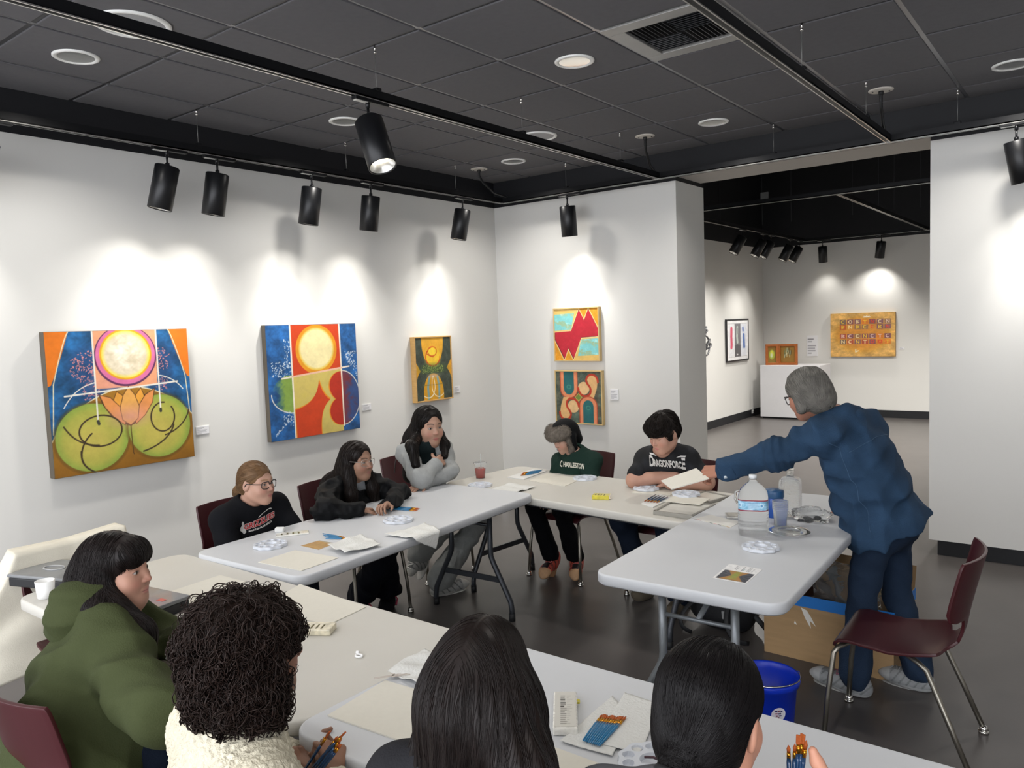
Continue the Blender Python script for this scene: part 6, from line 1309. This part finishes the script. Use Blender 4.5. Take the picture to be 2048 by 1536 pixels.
# ---------------------------------------------------------------- boy in band shirt
p = Person('person with dark mop hair in a black band shirt, arms folded on table', (-2.24, 4.5), 'b88d79')
yh = 4.22; hc = PY(1326, 866, yh); RS = PY(1294, 920, 4.34); LS = PY(1370, 916, 4.36)
RE = P(1264, 962, ZE+.045)+A(0, .03, 0); LE = P(1412, 968, ZE+.045)+A(-.02, .05, 0); WR = P(1350, 952, ZE+.075); WL_ = P(1340, 968, ZE+.04)
p.joints(RS=RS, LS=LS, pv=(-2.24, 4.56, .55), RE=RE, LE=LE, RW=WR, LW=WL_, RK=(-2.4, 4.15, .53), LK=(-2.1, 4.15, .53), RA=P(1290, 1165, .1), LA=(-2.05, 4.2, .08))
p.neck_head(hc, (-.3, -.92, -.42), .98, nb=(LS+RS)/2+A(0, -.02, .05), nr=.058)
p.hand(WR, (.9, .1, -.15), (0, .3, -1), (0, -.4, .6), .95); p.hand(WL_, nrm(P(1318, 958, ZE+.03)-WL_), (0, 0, -1), (0, -.7, .4), .95, curl=(.3, .4, .3))
q = np.stack([p.j[k] for k in ('RE', 'LE', 'RW', 'LW')]); p.fine = [p.fine[0], (q.min(0)-.11, q.max(0)+.13, .0032)]
p.B.cap(RS, RE, .052, .046, .03); p.B.cap(RE, WR, .045, .031, .02); p.B.cap(LS, LE, .052, .046, .03); p.B.cap(LE, WL_, .045, .031, .02)
p.body(1.05, 1.1, lid=.8, brow='2a1f18', lip='b8706c')
S = SDF(); p.torso(S, .022, 1.2, belly=1.15)
for d in 'LR': E_ = p.j[d+'S']+(p.j[d+'E']-p.j[d+'S'])*.72; S.cap(p.j[d+'S'], E_, .057, .068, .04); 
S.ell(p.nb+p.u*.045+p.f*.02, (.065, .066, .045), p.TR, .015, -1); S.disp = folds(51, .011, 18); S.cut((0, 0, .47), (0, 0, -1))
def dye(Q, f=folds(52, 1., 26)): v = np.clip(f(Q)*2.2, 0, 1)[:, None]; return np.array(lin('0d0e11'))*(1-v*.5)+np.array(lin('24272c'))*v*.5
sh = p.cloth('band_shirt', S, m_('shirt_dyed', vcol=True, rough=.85, var=.05, bump=.2, bscale=220), .007, col=dye)
n_ = nrm(A(-.05, -1, .1)); ex = nrm(A(1, 0, -.03)); ey = nrm(np.cross(n_, ex)); ey = ey if ey[2] > 0 else -ey; o = PY(1327, 928, RS[1]-.12); wm = m_('print_white', 'cfcdc9', .6)
for s_, sz, dx, dy, bo in (('D', .085, -.095, .004, .003), ('RAGONFORC', .054, .002, -.004, .0022), ('E', .085, .094, .004, .003)):
    V, F = text_mesh(s_, sz, bo); V = V*A(.50 if len(s_) > 1 else .55, 1.1, 1); p.decal(S, (V, F), 'chest_lettering', wm, o+ex*dx+ey*dy, ex, ey, n_, sh)
for sg in (-1, 1):
    pts = [(sg*.11, .058), (sg*.08, .057), (sg*.055, .042), (sg*.08, .047), (sg*.105, .047)]; p.decal(S, (np.array([(x, y, 0) for x, y in (pts if sg < 0 else pts[::-1])]), [tuple(range(5))]), 'letter_serif', wm, o, ex, ey, n_, sh)
hm = hairm('hair_blackbrown', '1b1512', rough=.45); S = SDF(); s = p.hs; S.ell(p.hl(0, -.018, .045), A(.085, .108, .086)*s, p.hR, 0); S.ell(p.hl(0, -.06, -.01), A(.072, .058, .07)*s, p.hR, .03); S.ell(p.hl(0, .05, .066), A(.07, .05, .04)*s, p.hR, .03)
for x in (-1, 1): S.cap(p.hl(x*.07, .02, .03), p.hl(x*.074, .025, -.02), .014*s, .009*s, .02)
S.ell(p.hl(0, .1, -.045), A(.065, .06, .075)*s, p.hR, .01, -1); S.disp = folds(54, .006, 60)
p.hair(S, hm, 1800, lambda Q: np.stack([((Q-p.hc)@p.hR)[:, 0]*4, np.where(((Q-p.hc)@p.hR)[:, 1] > -.03, 1., -1.), -1.2*np.ones(len(Q))], 1)@p.hR.T, .0065, 9, .0015, .0045, seed=9, jit=.4, out=.006, lift=.002)
S = SDF(); p.legs(S, .012, 1.05, flare=.02); S.disp = folds(56, .014, 24, (0, 0, .4)); S.cut((0, 0, .06), (0, 0, -1)); p.cloth('jeans', S, cl('jeans_navy', '131b28'), .008)
a = p.j['RA']; p.shoe(A(a[0], a[1], .075), P(1272, 1196, .02), cl('shoe_taupe', '5f574a'), m_('sole_dark', '2f2c28', .7)); a = p.j['LA']; p.shoe(A(a[0], a[1], .075), a+A(.02, -.17, -.06), cl('shoe_taupe', '5f574a'), m_('sole_dark', '2f2c28', .7))
# ---------------------------------------------------------------- standing woman handing out a board
p = Person('person with grey bobbed hair in a blue denim shirt, bending to hand out a board', (-.86, 3.86), 'a8745e')
pv = PY(1765, 1035, 3.9); LS = PY(1645, 872, 3.72); RS = PY(1735, 858, 4.06); LE = PY(1552, 908, 3.68); WL_ = PY(1444, 941, 3.66); hc = PY(1612, 787, 3.85)
p.joints(LS=LS, RS=RS, pv=pv, LE=LE, LW=WL_, RE=RS+A(-.02, .12, -.24), RW=A(-1.0, 4.1, .80), LK=PY(1722, 1205, 3.78), RK=PY(1795, 1190, 3.98), LA=P(1712, 1345, .10), RA=P(1835, 1335, .10))
p.neck_head(hc, (-.9, .22, -.42), 1.0, nb=(LS+RS)/2+A(-.0, .02, .045))
HB = PY(1402, 945, 3.66); p.hand(WL_, nrm(HB-WL_)+A(0, 0, -.05), (-.25, .5, -.55), (-.3, -.2, .8), 1.12, curls=[(.75, .95, .6), (.85, 1., .6), (.9, 1., .6), (.95, 1., .6)], tdir=(.85, .25, .55))
p.hand(p.j['RW'], (-.9, -.2, -.1), (0, 0, -1), (0, -1, 0), 1.)
p.body(1., 1.1, brow='6a625c', lip='a8645c', lid=.6)
dn = cl('denim_blue', '2a4058', var=.3, vscale=6, bump=.4, bscale=300); S = SDF(); p.torso(S, .034, 1.18, belly=1.15, dn=.06); p.arm(S, 'L', .03, .97, 1.12, .03, .05); p.arm(S, 'R', .03, .97, 1.12, .03, .05)
S.cap(pv+p.r*.1, pv+p.r*.12-p.u*.1, .115, .12, .05); S.cap(pv-p.r*.1, pv-p.r*.12-p.u*.1, .115, .12, .05); S.ell(p.nb+p.u*.06+p.f*.02, (.062, .066, .05), p.TR, .015, -1); 
_ax = nrm(WL_-LS); _g0 = folds(61, .024, 20, (.5, .3, .4))
def _den(Q): t = (Q-LE)@_ax; w = Q-LE-t[:, None]*_ax; r_ = np.linalg.norm(w, axis=1); return _g0(Q)+.009*(np.abs(np.sin(t*58+w[:, 2]*22+2*np.sin(t*21)))-.6)*np.exp(-(t/.13)**2)*(r_ < .14)
S.disp = _den; hemn = nrm(A(.35, .2, -1)); S.cut(PY(1760, 1062, 3.9), hemn)
sh = p.cloth('denim_shirt', S, dn, .0075); fr_ = frame(nrm(WL_-LE), A(0, 0, 1)); cq = WL_-nrm(WL_-LE)*.035
S2 = SDF(); S2.cap(cq-nrm(WL_-LE)*.035, cq+nrm(WL_-LE)*.03, .0575, .0545, 0); S2.cut(cq+nrm(WL_-LE)*.036, nrm(WL_-LE)); S2.cut(cq-nrm(WL_-LE)*.04, -nrm(WL_-LE)); S2.disp = folds(62, .003, 40); cf = p.cloth('cuff', S2, dn, .005, sh)
ad = nrm(WL_-LE); cd_ = A(0, 0, CAMH)-cq; cd_ = nrm(nrm(cd_-ad*np.dot(cd_, ad))*.8+nrm(A(0, 0, -1.)+ad*ad[2])*.6); p.mb('cuff_button', MB().cyl(cq+ad*.012+cd_*.050, cq+ad*.012+cd_*.0615, .008, n=14), m_('button_pale', 'c3ccd2', .3), cf)
S2 = SDF(); S2.cap(p.nb+p.u*.0-p.f*.01, p.nb+p.u*.045+p.f*.005, .085, .068, 0); S2.cap(p.nb-p.u*.03, p.nb+p.u*.09+p.f*.01, .058, .056, .01, -1); S2.cut(p.nb+p.u*.04, p.u); S2.cut(p.nb-p.u*.02, -p.u); p.cloth('collar', S2, dn, .005, sh)
st = m_('stitch_pale', '3c5670', .8)
def on_surface(pts, n0): 
    Q = np.array(pts, float)
    for _ in range(30): Q = Q-np.asarray(n0)*np.clip(S(Q)-.001, -.03, .03)[:, None]*.8
    return Q
bk = -p.f
yk = on_surface([p.sh+p.r*x-p.u*(.06+.02*abs(x)/.17)+bk*.3 for x in np.linspace(-.17, .17, 24)], bk); p.mb('yoke_seam', MB().tube(list(yk), .0014, 5), st, sh)
sd = on_surface([pv+p.u*t-p.r*.5+bk*.06 for t in np.linspace(-.02, .42, 24)], -p.r); p.mb('side_seam', MB().tube(list(sd), .0013, 5), st, sh)
jn = cl('jeans_blue', '253347', var=.18, vscale=7, bump=.35, bscale=300); S = SDF(); p.legs(S, .008, 1.02, flare=.028); S.ell(pv-p.u*.02, (.175, .14, .15), p.TR, .05); S.disp = folds(63, .018, 20, (0, 0, .4)); S.cut((0, 0, .045), (0, 0, -1)); p.cloth('jeans', S, jn, .008)
sg = m_('sneaker_grey', '8d8f90', .6, var=.25, vscale=50)
a = p.j['LA']; p.shoe(A(a[0], a[1], .075), P(1630, 1352, .02), sg, m_('sole_grey', '9d9d9a', .6), laces=m_('lace_plum', '8f5a6a', .7), zones=('8b8d8e', '6d6f70', 'a5a6a6')); a = p.j['RA']; p.shoe(A(a[0], a[1], .075), P(1768, 1352, .02), sg, m_('sole_grey', '9d9d9a', .6), laces=m_('lace_grey', '8f8f90', .7), zones=('8b8d8e', '6d6f70', 'a5a6a6'))
hm = hairm('hair_grey', '6d6a64', rough=.5, var=.3); S = SDF(); s = p.hs; S.ell(p.hl(0, -.022, .036), A(.086, .105, .09)*s, p.hR, 0); S.ell(p.hl(0, -.055, -.04), A(.083, .075, .085)*s, p.hR, .04)
for x in (-1, 1): S.cap(p.hl(x*.068, .0, .0), p.hl(x*.07, .012, -.07), .026*s, .022*s, .03)
S.ell(p.hl(0, .095, -.04), A(.062, .06, .1)*s, p.hR, .012, -1); S.ell(p.hl(0, .11, .03), A(.05, .05, .05)*s, p.hR, .012, -1); S.disp = folds(64, .003, 50)
p.hair(S, hm, 1500, lambda Q: np.stack([np.sign(((Q-p.hc)@p.hR)[:, 0])*.7, -.35*np.ones(len(Q)), -1.*np.ones(len(Q))], 1)@p.hR.T, .012, 13, .0014, .0045, seed=10, jit=.2)
p.glasses(m_('glasses_black', '17181c', .3), w=.026, hgt=.02)
bq = [PY(1322, 962, 3.74), PY(1343, 979, 3.62), PY(1418, 957, 3.60), PY(1393, 937, 3.74)]; c = sum(bq)/4; n0 = nrm(np.cross(bq[1]-bq[0], bq[3]-bq[0])); n0 = n0 if n0[2] > 0 else -n0
t = empty('canvas_board', 'white board held out by the standing woman over the back table', 'canvas board', c, 0, CB); b = MB(); V = [q-c+n0*.003 for q in bq]+[q-c-n0*.003 for q in bq]; b.add(V, [(0, 1, 2, 3), (7, 6, 5, 4), (0, 4, 5, 1), (1, 5, 6, 2), (2, 6, 7, 3), (3, 7, 4, 0)], 0, False); b.build('panel', cream, t)
# ---------------------------------------------------------------- girl in green hoodie
p = Person('person with long dark fringed hair in an olive green hoodie, face in profile', (-2.36, 1.0), 'a97f6c')
hc = PY(236, 1140, 1.12); sh0 = PY(185, 1270, 1.04)
LS = sh0+A(-.15, .09, .03); RS = sh0+A(.165, -.03, -.0); WR = PY(392, 1405, 1.16)
p.joints(LS=LS, RS=RS, pv=(-2.36, .92, .50), LE=LS+A(.03, .2, -.18), RE=PY(318, 1425, .98), LW=(-2.3, 1.25, .76), RW=WR, LK=(-2.42, 1.36, .52), RK=(-2.2, 1.36, .52), LA=(-2.42, 1.34, .08), RA=(-2.2, 1.34, .08))
p.neck_head(hc, (.8, .56, -.02), 1.0, nb=(LS+RS)/2+A(.04, .03, .05))
p.fine[-1] = (p.fine[-1][0], p.fine[-1][1], .0022)
p.hand(WR, (.85, .5, -.1), (0, 0, -1), (-.4, .8, .2), .95); p.hand(p.j['LW'], (.7, .6, -.1), (0, 0, -1), (.6, -.6, .1), .95, curl=(.3, .4, .3))
p.body(1., 1.1, brow='2a1f1a', lip='b0706a', iris='3a2a1c')
ol = cl('hoodie_olive', '3a4027', vscale=16, var=.06); S = SDF(); p.torso(S, .045, 1.25, belly=1.22); p.arm(S, 'L', .04, .95, 1.1, .03, .06); p.arm(S, 'R', .042, .95, 1.12, .03, .06); S.ell(p.nb+p.u*.06+p.f*.03, (.06, .07, .05), p.TR, .015, -1); S.disp = folds(71, .034, 17); S.cut((0, 0, .45), (0, 0, -1)); jk = p.cloth('hoodie', S, ol, .007)
hf = nrm(p.f); S2 = SDF(); c = p.sh+p.u*.07-p.f*.06; S2.ell(c, (.135, .105, .085), p.TR, 0); S2.ell(c-p.f*.02-p.u*.06, (.125, .09, .07), p.TR, .03); S2.ell(c+p.u*.06+p.f*.045, (.085, .085, .09), p.TR, .03, -1); S2.ell(c+p.u*.075-p.f*.015, (.1, .05, .035), p.TR, .015, -1); S2.disp = folds(73, .02, 26); p.cloth('hood', S2, ol, .006, jk)
hm = hairm('hair_greenhood', '181211'); S = long_hair(p, length=.18, lenf=(.33, .33), wid=.088); s = p.hs; S.ell(p.hl(0, .055, .058), A(.068, .034, .04)*s, p.hR, .03); S.ell(p.hl(0, .073, .042), A(.058, .016, .026)*s, p.hR, .015)
S.cap(p.hl(.075, -.02, -.08), PY(275, 1270, 1.08), .06, .05, .04); S.cap(PY(275, 1270, 1.08), PY(302, 1345, 1.1), .045, .022, .03); S.cap(p.hl(.05, -.06, -.08), PY(225, 1260, 1.02), .06, .04, .04)
p.hair(S, hm, 5500, lambda Q: np.where((((Q-p.hc)@p.hR)[:, 1] > .035)[:, None]*(((Q-p.hc)@p.hR)[:, 2] > .02)[:, None], np.tile(p.hR@A(0, .5, -1), (len(Q), 1)), flow_part(p)(Q)), .012, 20, .0007, .0045, seed=11, jit=.12)
S = SDF(); p.legs(S, .026, 1.05); S.disp = folds(76, .01, 20); p.cloth('jeans', S, cl('jeans_navy', '131b28'), .01)
for d in 'LR': p.shoe(p.j[d+'A'], p.j[d+'A']+A(0, .17, -.06), cl('shoe_black', '1c1c1e'), m_('sole_white', 'c9c7c2', .6))
# ---------------------------------------------------------------- curly hair, cream sweater
p = Person('person with big dark curly hair in a chunky cream sweater holding a handful of brushes', (-1.45, .82), '8a6450')
hc = PY(508, 1295, .93); shm = hc+A(-.02, -.05, -.215)
LS = shm+A(-.165, .05, -.02); RS = shm+A(.155, -.05, -.03); WR = PY(668, 1556, 1.10); WL_ = PY(588, 1512, 1.13)
p.joints(LS=LS, RS=RS, pv=(-1.44, .78, .50), LE=PY(450, 1600, 1.1), RE=PY(700, 1800, .98), LW=WL_, RW=WR, LK=(-1.5, 1.15, .5), RK=(-1.28, 1.12, .5), LA=(-1.5, 1.15, .08), RA=(-1.28, 1.12, .08))
p.neck_head(hc, (.3, .94, -.05), 1.0, nb=shm+A(0, .0, .05), nr=.052)
p.hand(WR, nrm(PY(664, 1500, 1.13)-WR), (-.9, .35, -.05), (-.3, -.9, .1), .9, curls=[(1., 1.1, .6)]*4, tdir=(.95, .1, .45)); p.hand(WL_, nrm(PY(640, 1518, 1.15)-WL_), (.15, -.2, .8), (.2, .7, .4), .9, curls=[(.5, .8, .5), (.55, .8, .5), (.6, .8, .5), (.65, .8, .5)])
p.body(1., 1.05)
kn = cl('knit_cream', 'c6bfab', rough=.95, var=.1, vscale=60, bump=.8, bscale=110); S = SDF(); p.torso(S, .035, 1.2); p.arm(S, 'L', .034, .93, 1.1, .03, .05); p.arm(S, 'R', .034, .93, 1.1, .03, .05); S.cap(p.nb-p.u*.02, p.nb+p.u*.035, .088, .073, .03); S.cap(p.nb, p.nb+p.u*.1, .055, .06, .01, -1); S.cut(p.nb+p.u*.045, p.u)
def knit(Q, g=folds(81, .01, 16)): return g(Q)+.0035*np.sin(Q[:, 0]*260+np.sin(Q[:, 2]*190))*np.sin(Q[:, 2]*230+Q[:, 1]*60)
S.disp = knit; S.cut((0, 0, .46), (0, 0, -1)); p.cloth('knit_sweater', S, kn, .0042)
hm = hairm('hair_curly', '241915', rough=.5); S = SDF(); s = 1.; S.ell(p.hl(0, -.03, .035), A(.10, .115, .09), p.hR, 0); S.ell(p.hl(0, -.05, -.06), A(.107, .085, .09), p.hR, .04); S.ell(p.hl(-.06, -.02, -.08), (.05, .06, .08), p.hR, .03); S.ell(p.hl(.06, -.02, -.08), (.05, .06, .08), p.hR, .03); S.ell(p.hl(0, .115, -.05), A(.06, .08, .10), p.hR, .012, -1); S.disp = folds(84, .016, 42)
p.hair(S, hm, 3000, lambda Q: np.stack([((Q-p.hc))[:, 0]*3, ((Q-p.hc))[:, 1]*3-.1, -1.*np.ones(len(Q))], 1), .0046, 32, .0013, .0055, seed=12, curl=.0068, turns=2.6, jit=.4, out=.016, lift=.003)
S = SDF(); p.legs(S, .024, 1.05); p.cloth('jeans', S, cl('jeans_blue2', '2a3f66'), .011)
for d in 'LR': p.shoe(p.j[d+'A'], p.j[d+'A']+A(0, .17, -.06), cl('shoe_black', '1c1c1e'), m_('sole_white', 'c9c7c2', .6))
HG = 'brushes held by the curly haired person'
for k, (b0, tip, fl) in enumerate((((612, 1535), (660, 1463), True), ((640, 1518), (690, 1465), True), ((640, 1522), (676, 1472), False), ((644, 1526), (684, 1476), False), ((646, 1530), (680, 1485), False), ((650, 1532), (683, 1488), False))):
    a_ = PY(b0[0], b0[1], 1.085); b_ = PY(tip[0], tip[1], 1.10); a_ = b_+(a_-b_)*1.3; brush(a_, b_, ['single brush apart at the left, held by the curly haired person', 'widest flat brush in the hand of the curly haired person', 'third brush in the hand of the curly haired person', 'fourth brush in the hand of the curly haired person', 'fifth thin brush in the hand of the curly haired person', 'lowest thin brush in the hand of the curly haired person'][k], HG, bld, fl)
# ---------------------------------------------------------------- long straight hair seen from behind
p = Person('person seen from behind with long straight dark brown hair over the shoulders', (-.98, .98), 'b48a72')
hc = PY(972, 1352, 1.08); shm = hc+A(.03, -.08, -.20)
p.joints(LS=shm+A(-.15, -.02, 0), RS=shm+A(.15, .02, 0), pv=(-.93, .88, .5), LE=shm+A(-.2, .12, -.2), RE=shm+A(.2, .14, -.2), LW=(-1.05, 1.2, .76), RW=(-.8, 1.22, .76), LK=(-1.03, 1.25, .5), RK=(-.83, 1.25, .5), LA=(-1.03, 1.2, .08), RA=(-.83, 1.2, .08))
p.neck_head(hc, (-.25, .95, -.2), .95, nb=shm+A(0, .01, .05)); p.hand(p.j['LW'], (.5, .8, 0), (0, 0, -1), (1, 0, 0), .85); p.hand(p.j['RW'], (-.5, .8, 0), (0, 0, -1), (-1, 0, 0), .85)
p.body(.95, 1.)
S = SDF(); p.torso(S, .022, 1.1); p.arm(S, 'L', .022, .9, 1., .03, .05); p.arm(S, 'R', .022, .9, 1., .03, .05); S.ell(p.nb+p.u*.05, (.055, .06, .05), p.TR, .015, -1); S.disp = folds(91, .012, 18); S.cut((0, 0, .46), (0, 0, -1)); p.cloth('top', S, cl('top_charcoal', '232326'), .008)
hm = hairm('hair_longbrown', '17100e', rough=.42); s = p.hs; S = SDF(); S.ell(p.hl(0, -.02, .034), A(.082, .1, .088)*s, p.hR, 0); S.ell(p.hl(0, -.06, -.03), A(.082, .06, .1)*s, p.hR, .05)
q = p.hl(0, -.075, -.06); S.cap(q, q+A(.0, -.05, -.26), .08, .055, .05)
for x, e1, e2 in ((-1, (930, 1430), (862, 1540)), (1, (1005, 1425), (1050, 1545))): m1 = PY(*e1, 1.045); m2 = PY(*e2, 1.0); S.cap(p.hl(x*.03, -.04, -.04), m1, .065, .055, .07); S.cap(m1, m2, .055, .045, .07); S.cap(m2, m2+A(x*.02, .02, -.12), .05, .03, .04)
S.ell(p.hl(0, .085, -.04), A(.058, .07, .1)*s, p.hR, .02, -1)
def grv(Q): q = (Q-p.hc)@p.hR/p.hs; a = np.arctan2(q[:, 0], -q[:, 1]-.0); return .0025*np.sin(a*34+np.sin(q[:, 2]*14)*1.5)*np.clip((.07-q[:, 2])/.1, 0, 1)+.012*np.exp(-(q[:, 0]/.006)**2)*np.clip((q[:, 2]-.06)/.04, 0, 1)*.3
S.disp = grv; p.hair(S, hm, 6000, flow_part(p, 1., 1., .5), .014, 26, .0007, .0042, seed=13, jit=.06, lift=.001)
S = SDF(); p.legs(S, .024); p.cloth('trousers', S, cl('trouser_black', '0b0c10'), .012)
for d in 'LR': p.shoe(p.j[d+'A'], p.j[d+'A']+A(0, .17, -.06), cl('shoe_black', '1c1c1e'), m_('sole_white', 'c9c7c2', .6))
# ---------------------------------------------------------------- sleek dark hair tied low, with brushes in hand
p = Person('person seen from behind with sleek dark hair tied low, brushes raised in one hand', (-.50, 1.0), 'c08a72')
hc = PY(1424, 1425, 1.13); shm = hc+A(0, -.06, -.2)
WR = PY(1672, 1622, 1.22)
p.joints(LS=shm+A(-.15, .0, 0), RS=shm+A(.15, .0, 0), pv=(-.49, .92, .5), LE=shm+A(-.18, .12, -.2), RE=shm+A(.2, .08, -.2), LW=(-.6, 1.26, .76), RW=WR, LK=(-.6, 1.25, .5), RK=(-.4, 1.25, .5), LA=(-.6, 1.2, .08), RA=(-.4, 1.2, .08))
p.neck_head(hc, (.02, .98, -.25), .98, nb=shm+A(0, .01, .05)); p.hand(p.j['LW'], (.5, .8, 0), (0, 0, -1), (1, 0, 0), .85)
f_ = nrm(PY(1608, 1590, 1.24)-WR); p.hand(WR, f_+A(-.2, .3, .1), (-.2, .2, -1), (0, 0, 1), .9, curls=[(1., 1.1, .7)]*4, tdir=(.8, .2, .3))
p.B.ops = [o for o in p.B.ops]; T0 = PY(1650, 1556, 1.2); T1 = PY(1634, 1524, 1.2); T2 = PY(1626, 1502, 1.2); p.B.cap(WR+f_*.03, T0, .014, .0125, .01); p.B.cap(T0, T1, .012, .0105, .004); p.B.cap(T1, T2, .0103, .007, .004); lo_, hi_ = np.minimum(WR, np.minimum(T0, T2)), np.maximum(WR, np.maximum(T0, T2)); p.fine.append((lo_-.06, hi_+.06, .0028))
p.body(.95, 1.)
S = SDF(); p.torso(S, .022, 1.1); p.arm(S, 'L', .022, .9, 1., .03, .05); p.arm(S, 'R', .022, .9, 1., .03, .05); S.ell(p.nb+p.u*.05, (.055, .06, .05), p.TR, .015, -1); S.disp = folds(95, .012, 18); S.cut((0, 0, .46), (0, 0, -1)); p.cloth('top', S, cl('top_grey', '55565a'), .008)
hm = hairm('hair_sleek', '0d0a0b', rough=.4); s = p.hs; S = SDF(); S.ell(p.hl(0, -.02, .034), A(.081, .099, .087)*s, p.hR, 0); S.ell(p.hl(0, -.05, -.03), A(.072, .06, .075)*s, p.hR, .03); S.cap(p.hl(0, -.1, -.06), p.hl(0, -.115, -.09), .026, .028, .02); S.cap(p.hl(0, -.115, -.09), p.hl(0, -.09, -.22), .03, .022, .02); S.ell(p.hl(0, .09, -.03), A(.07, .075, .1)*s, p.hR, .015, -1)
for x in (-1, 1): S.ell(p.hl(x*.082, -.004, -.03), A(.022, .028, .04)*s, p.hR, .01, -1)
hr = p.hair(S, hm, 4500, lambda Q: (p.hl(0, -.1, -.06)-Q)*A(1, 1, 1), .009, 22, .0006, .0042, seed=14, jit=.01, lift=.001)
c = p.hl(0, -.108, -.075); Fm = frame(nrm(p.hR@A(0, -.4, -1))); p.mb('hair_tie', MB().tube([c+Fm@A(.03*math.cos(a), .03*math.sin(a), 0) for a in np.linspace(0, 2*PI, 17)[:-1]], .006, 7, closed=True), m_('tie_black', '101012', .6), hr)
S = SDF(); p.legs(S, .024); p.cloth('trousers', S, cl('trouser_black', '0b0c10'), .012)
for d in 'LR': p.shoe(p.j[d+'A'], p.j[d+'A']+A(0, .17, -.06), cl('shoe_black', '1c1c1e'), m_('sole_white', 'c9c7c2', .6))
for k, (b0, tip, fl) in enumerate((((1578, 1545), (1577, 1490), False), ((1588, 1548), (1590, 1487), False), ((1594, 1548), (1598, 1470), True), ((1598, 1550), (1606, 1468), True), ((1602, 1552), (1613, 1480), False))):
    a_ = PY(b0[0], b0[1], 1.23); b_ = PY(tip[0], tip[1], 1.24); a_ = b_+(a_-b_)*1.7; brush(a_, b_, ['leftmost thin brush', 'second brush from left', 'tall flat brush', 'tallest flat brush', 'rightmost pointed brush'][k]+' held up beside the sleek dark head', 'brushes held by the person with sleek hair', bld, fl)
for x, y, lab in ((-1.44, .78, 'maroon chair under the person with curly hair'), (-.94, .88, 'maroon chair under the person with long straight hair'), (-.49, .90, 'maroon chair under the person with sleek tied hair')): dup(CH, lab, (x, y-.03, 0), 0, CG)
# ---------------------------------------------------------------- cream coat over the chair at the left edge
ct = empty('coat', 'cream canvas coat draped over a chair back at the left photo edge', 'coat', (-3.8, 1.5, 0))
yl, yr = 1.27, 1.74; zl, zr = .845, .86
top = [A(-3.80, yr, zr), A(-3.80, (yl+yr)/2, (zl+zr)/2-.012), A(-3.80, yl+.01, zl), A(-3.755, yl-.012, zl-.004), A(-3.70, yl+.004, zl-.004), A(-3.715, (yl+yr)/2, (zl+zr)/2-.014), A(-3.70, yr, zr)]
bot = [A(-3.98, yr+.05, .34), A(-4.02, (yl+yr)/2, .31), A(-4.03, yl-.12, .27), A(-3.93, yl-.25, .22), A(-3.76, yl-.17, .27), A(-3.645, (yl+yr)/2, .36), A(-3.655, yr+.04, .42)]
def spl(C, t):
    t = t*(len(C)-1); i = min(int(t), len(C)-2); q = t-i; q = q*q*(3-2*q)*.5+q*.5; return C[i]*(1-q)+C[i+1]*q
nu, nv = 90, 44; V = []
for i in range(nu):
    u = i/(nu-1); a_, b_ = spl(top, u), spl(bot, u)
    for j in range(nv):
        v = j/(nv-1); q = a_*(1-v)+b_*v; side = nrm(A(q[0]+3.8, (q[1]-yr)*.6, 0)+A(0, -.05, 0)); w = v*(1-.25*v)
        fold = .030*w*math.sin(u*31+2*math.sin(v*3+u*4))+.016*w*math.sin(u*57+v*5)+.012*math.sin(u*13+v*17)*math.sin(v*PI)+.02*math.sin(v*PI); V.append(q+side*fold)
F = [(i*nv+j, (i+1)*nv+j, (i+1)*nv+j+1, i*nv+j+1) for i in range(nu-1) for j in range(nv-1)]
F += [(i*nv, (nu-1-i)*nv, (nu-2-i)*nv, (i+1)*nv) for i in range(nu//2-1)]
o = mesh_obj('coat_body', V, F, cl('coat_cream', 'd5cfbf', rough=.8, var=.04, bump=.15), ct, loc=A(-3.8, 1.5, 0)); md = o.modifiers.new('t', 'SOLIDIFY'); md.thickness = .006
b = MB(); hm_ = [A(*V[i*nv+nv-1])-A(-3.8, 1.5, 0)+A(0, 0, .02) for i in range(0, nu, 2)]; b.tube(hm_, .008, 6); b.build('hem', cl('coat_cream', 'd5cfbf'), ct)
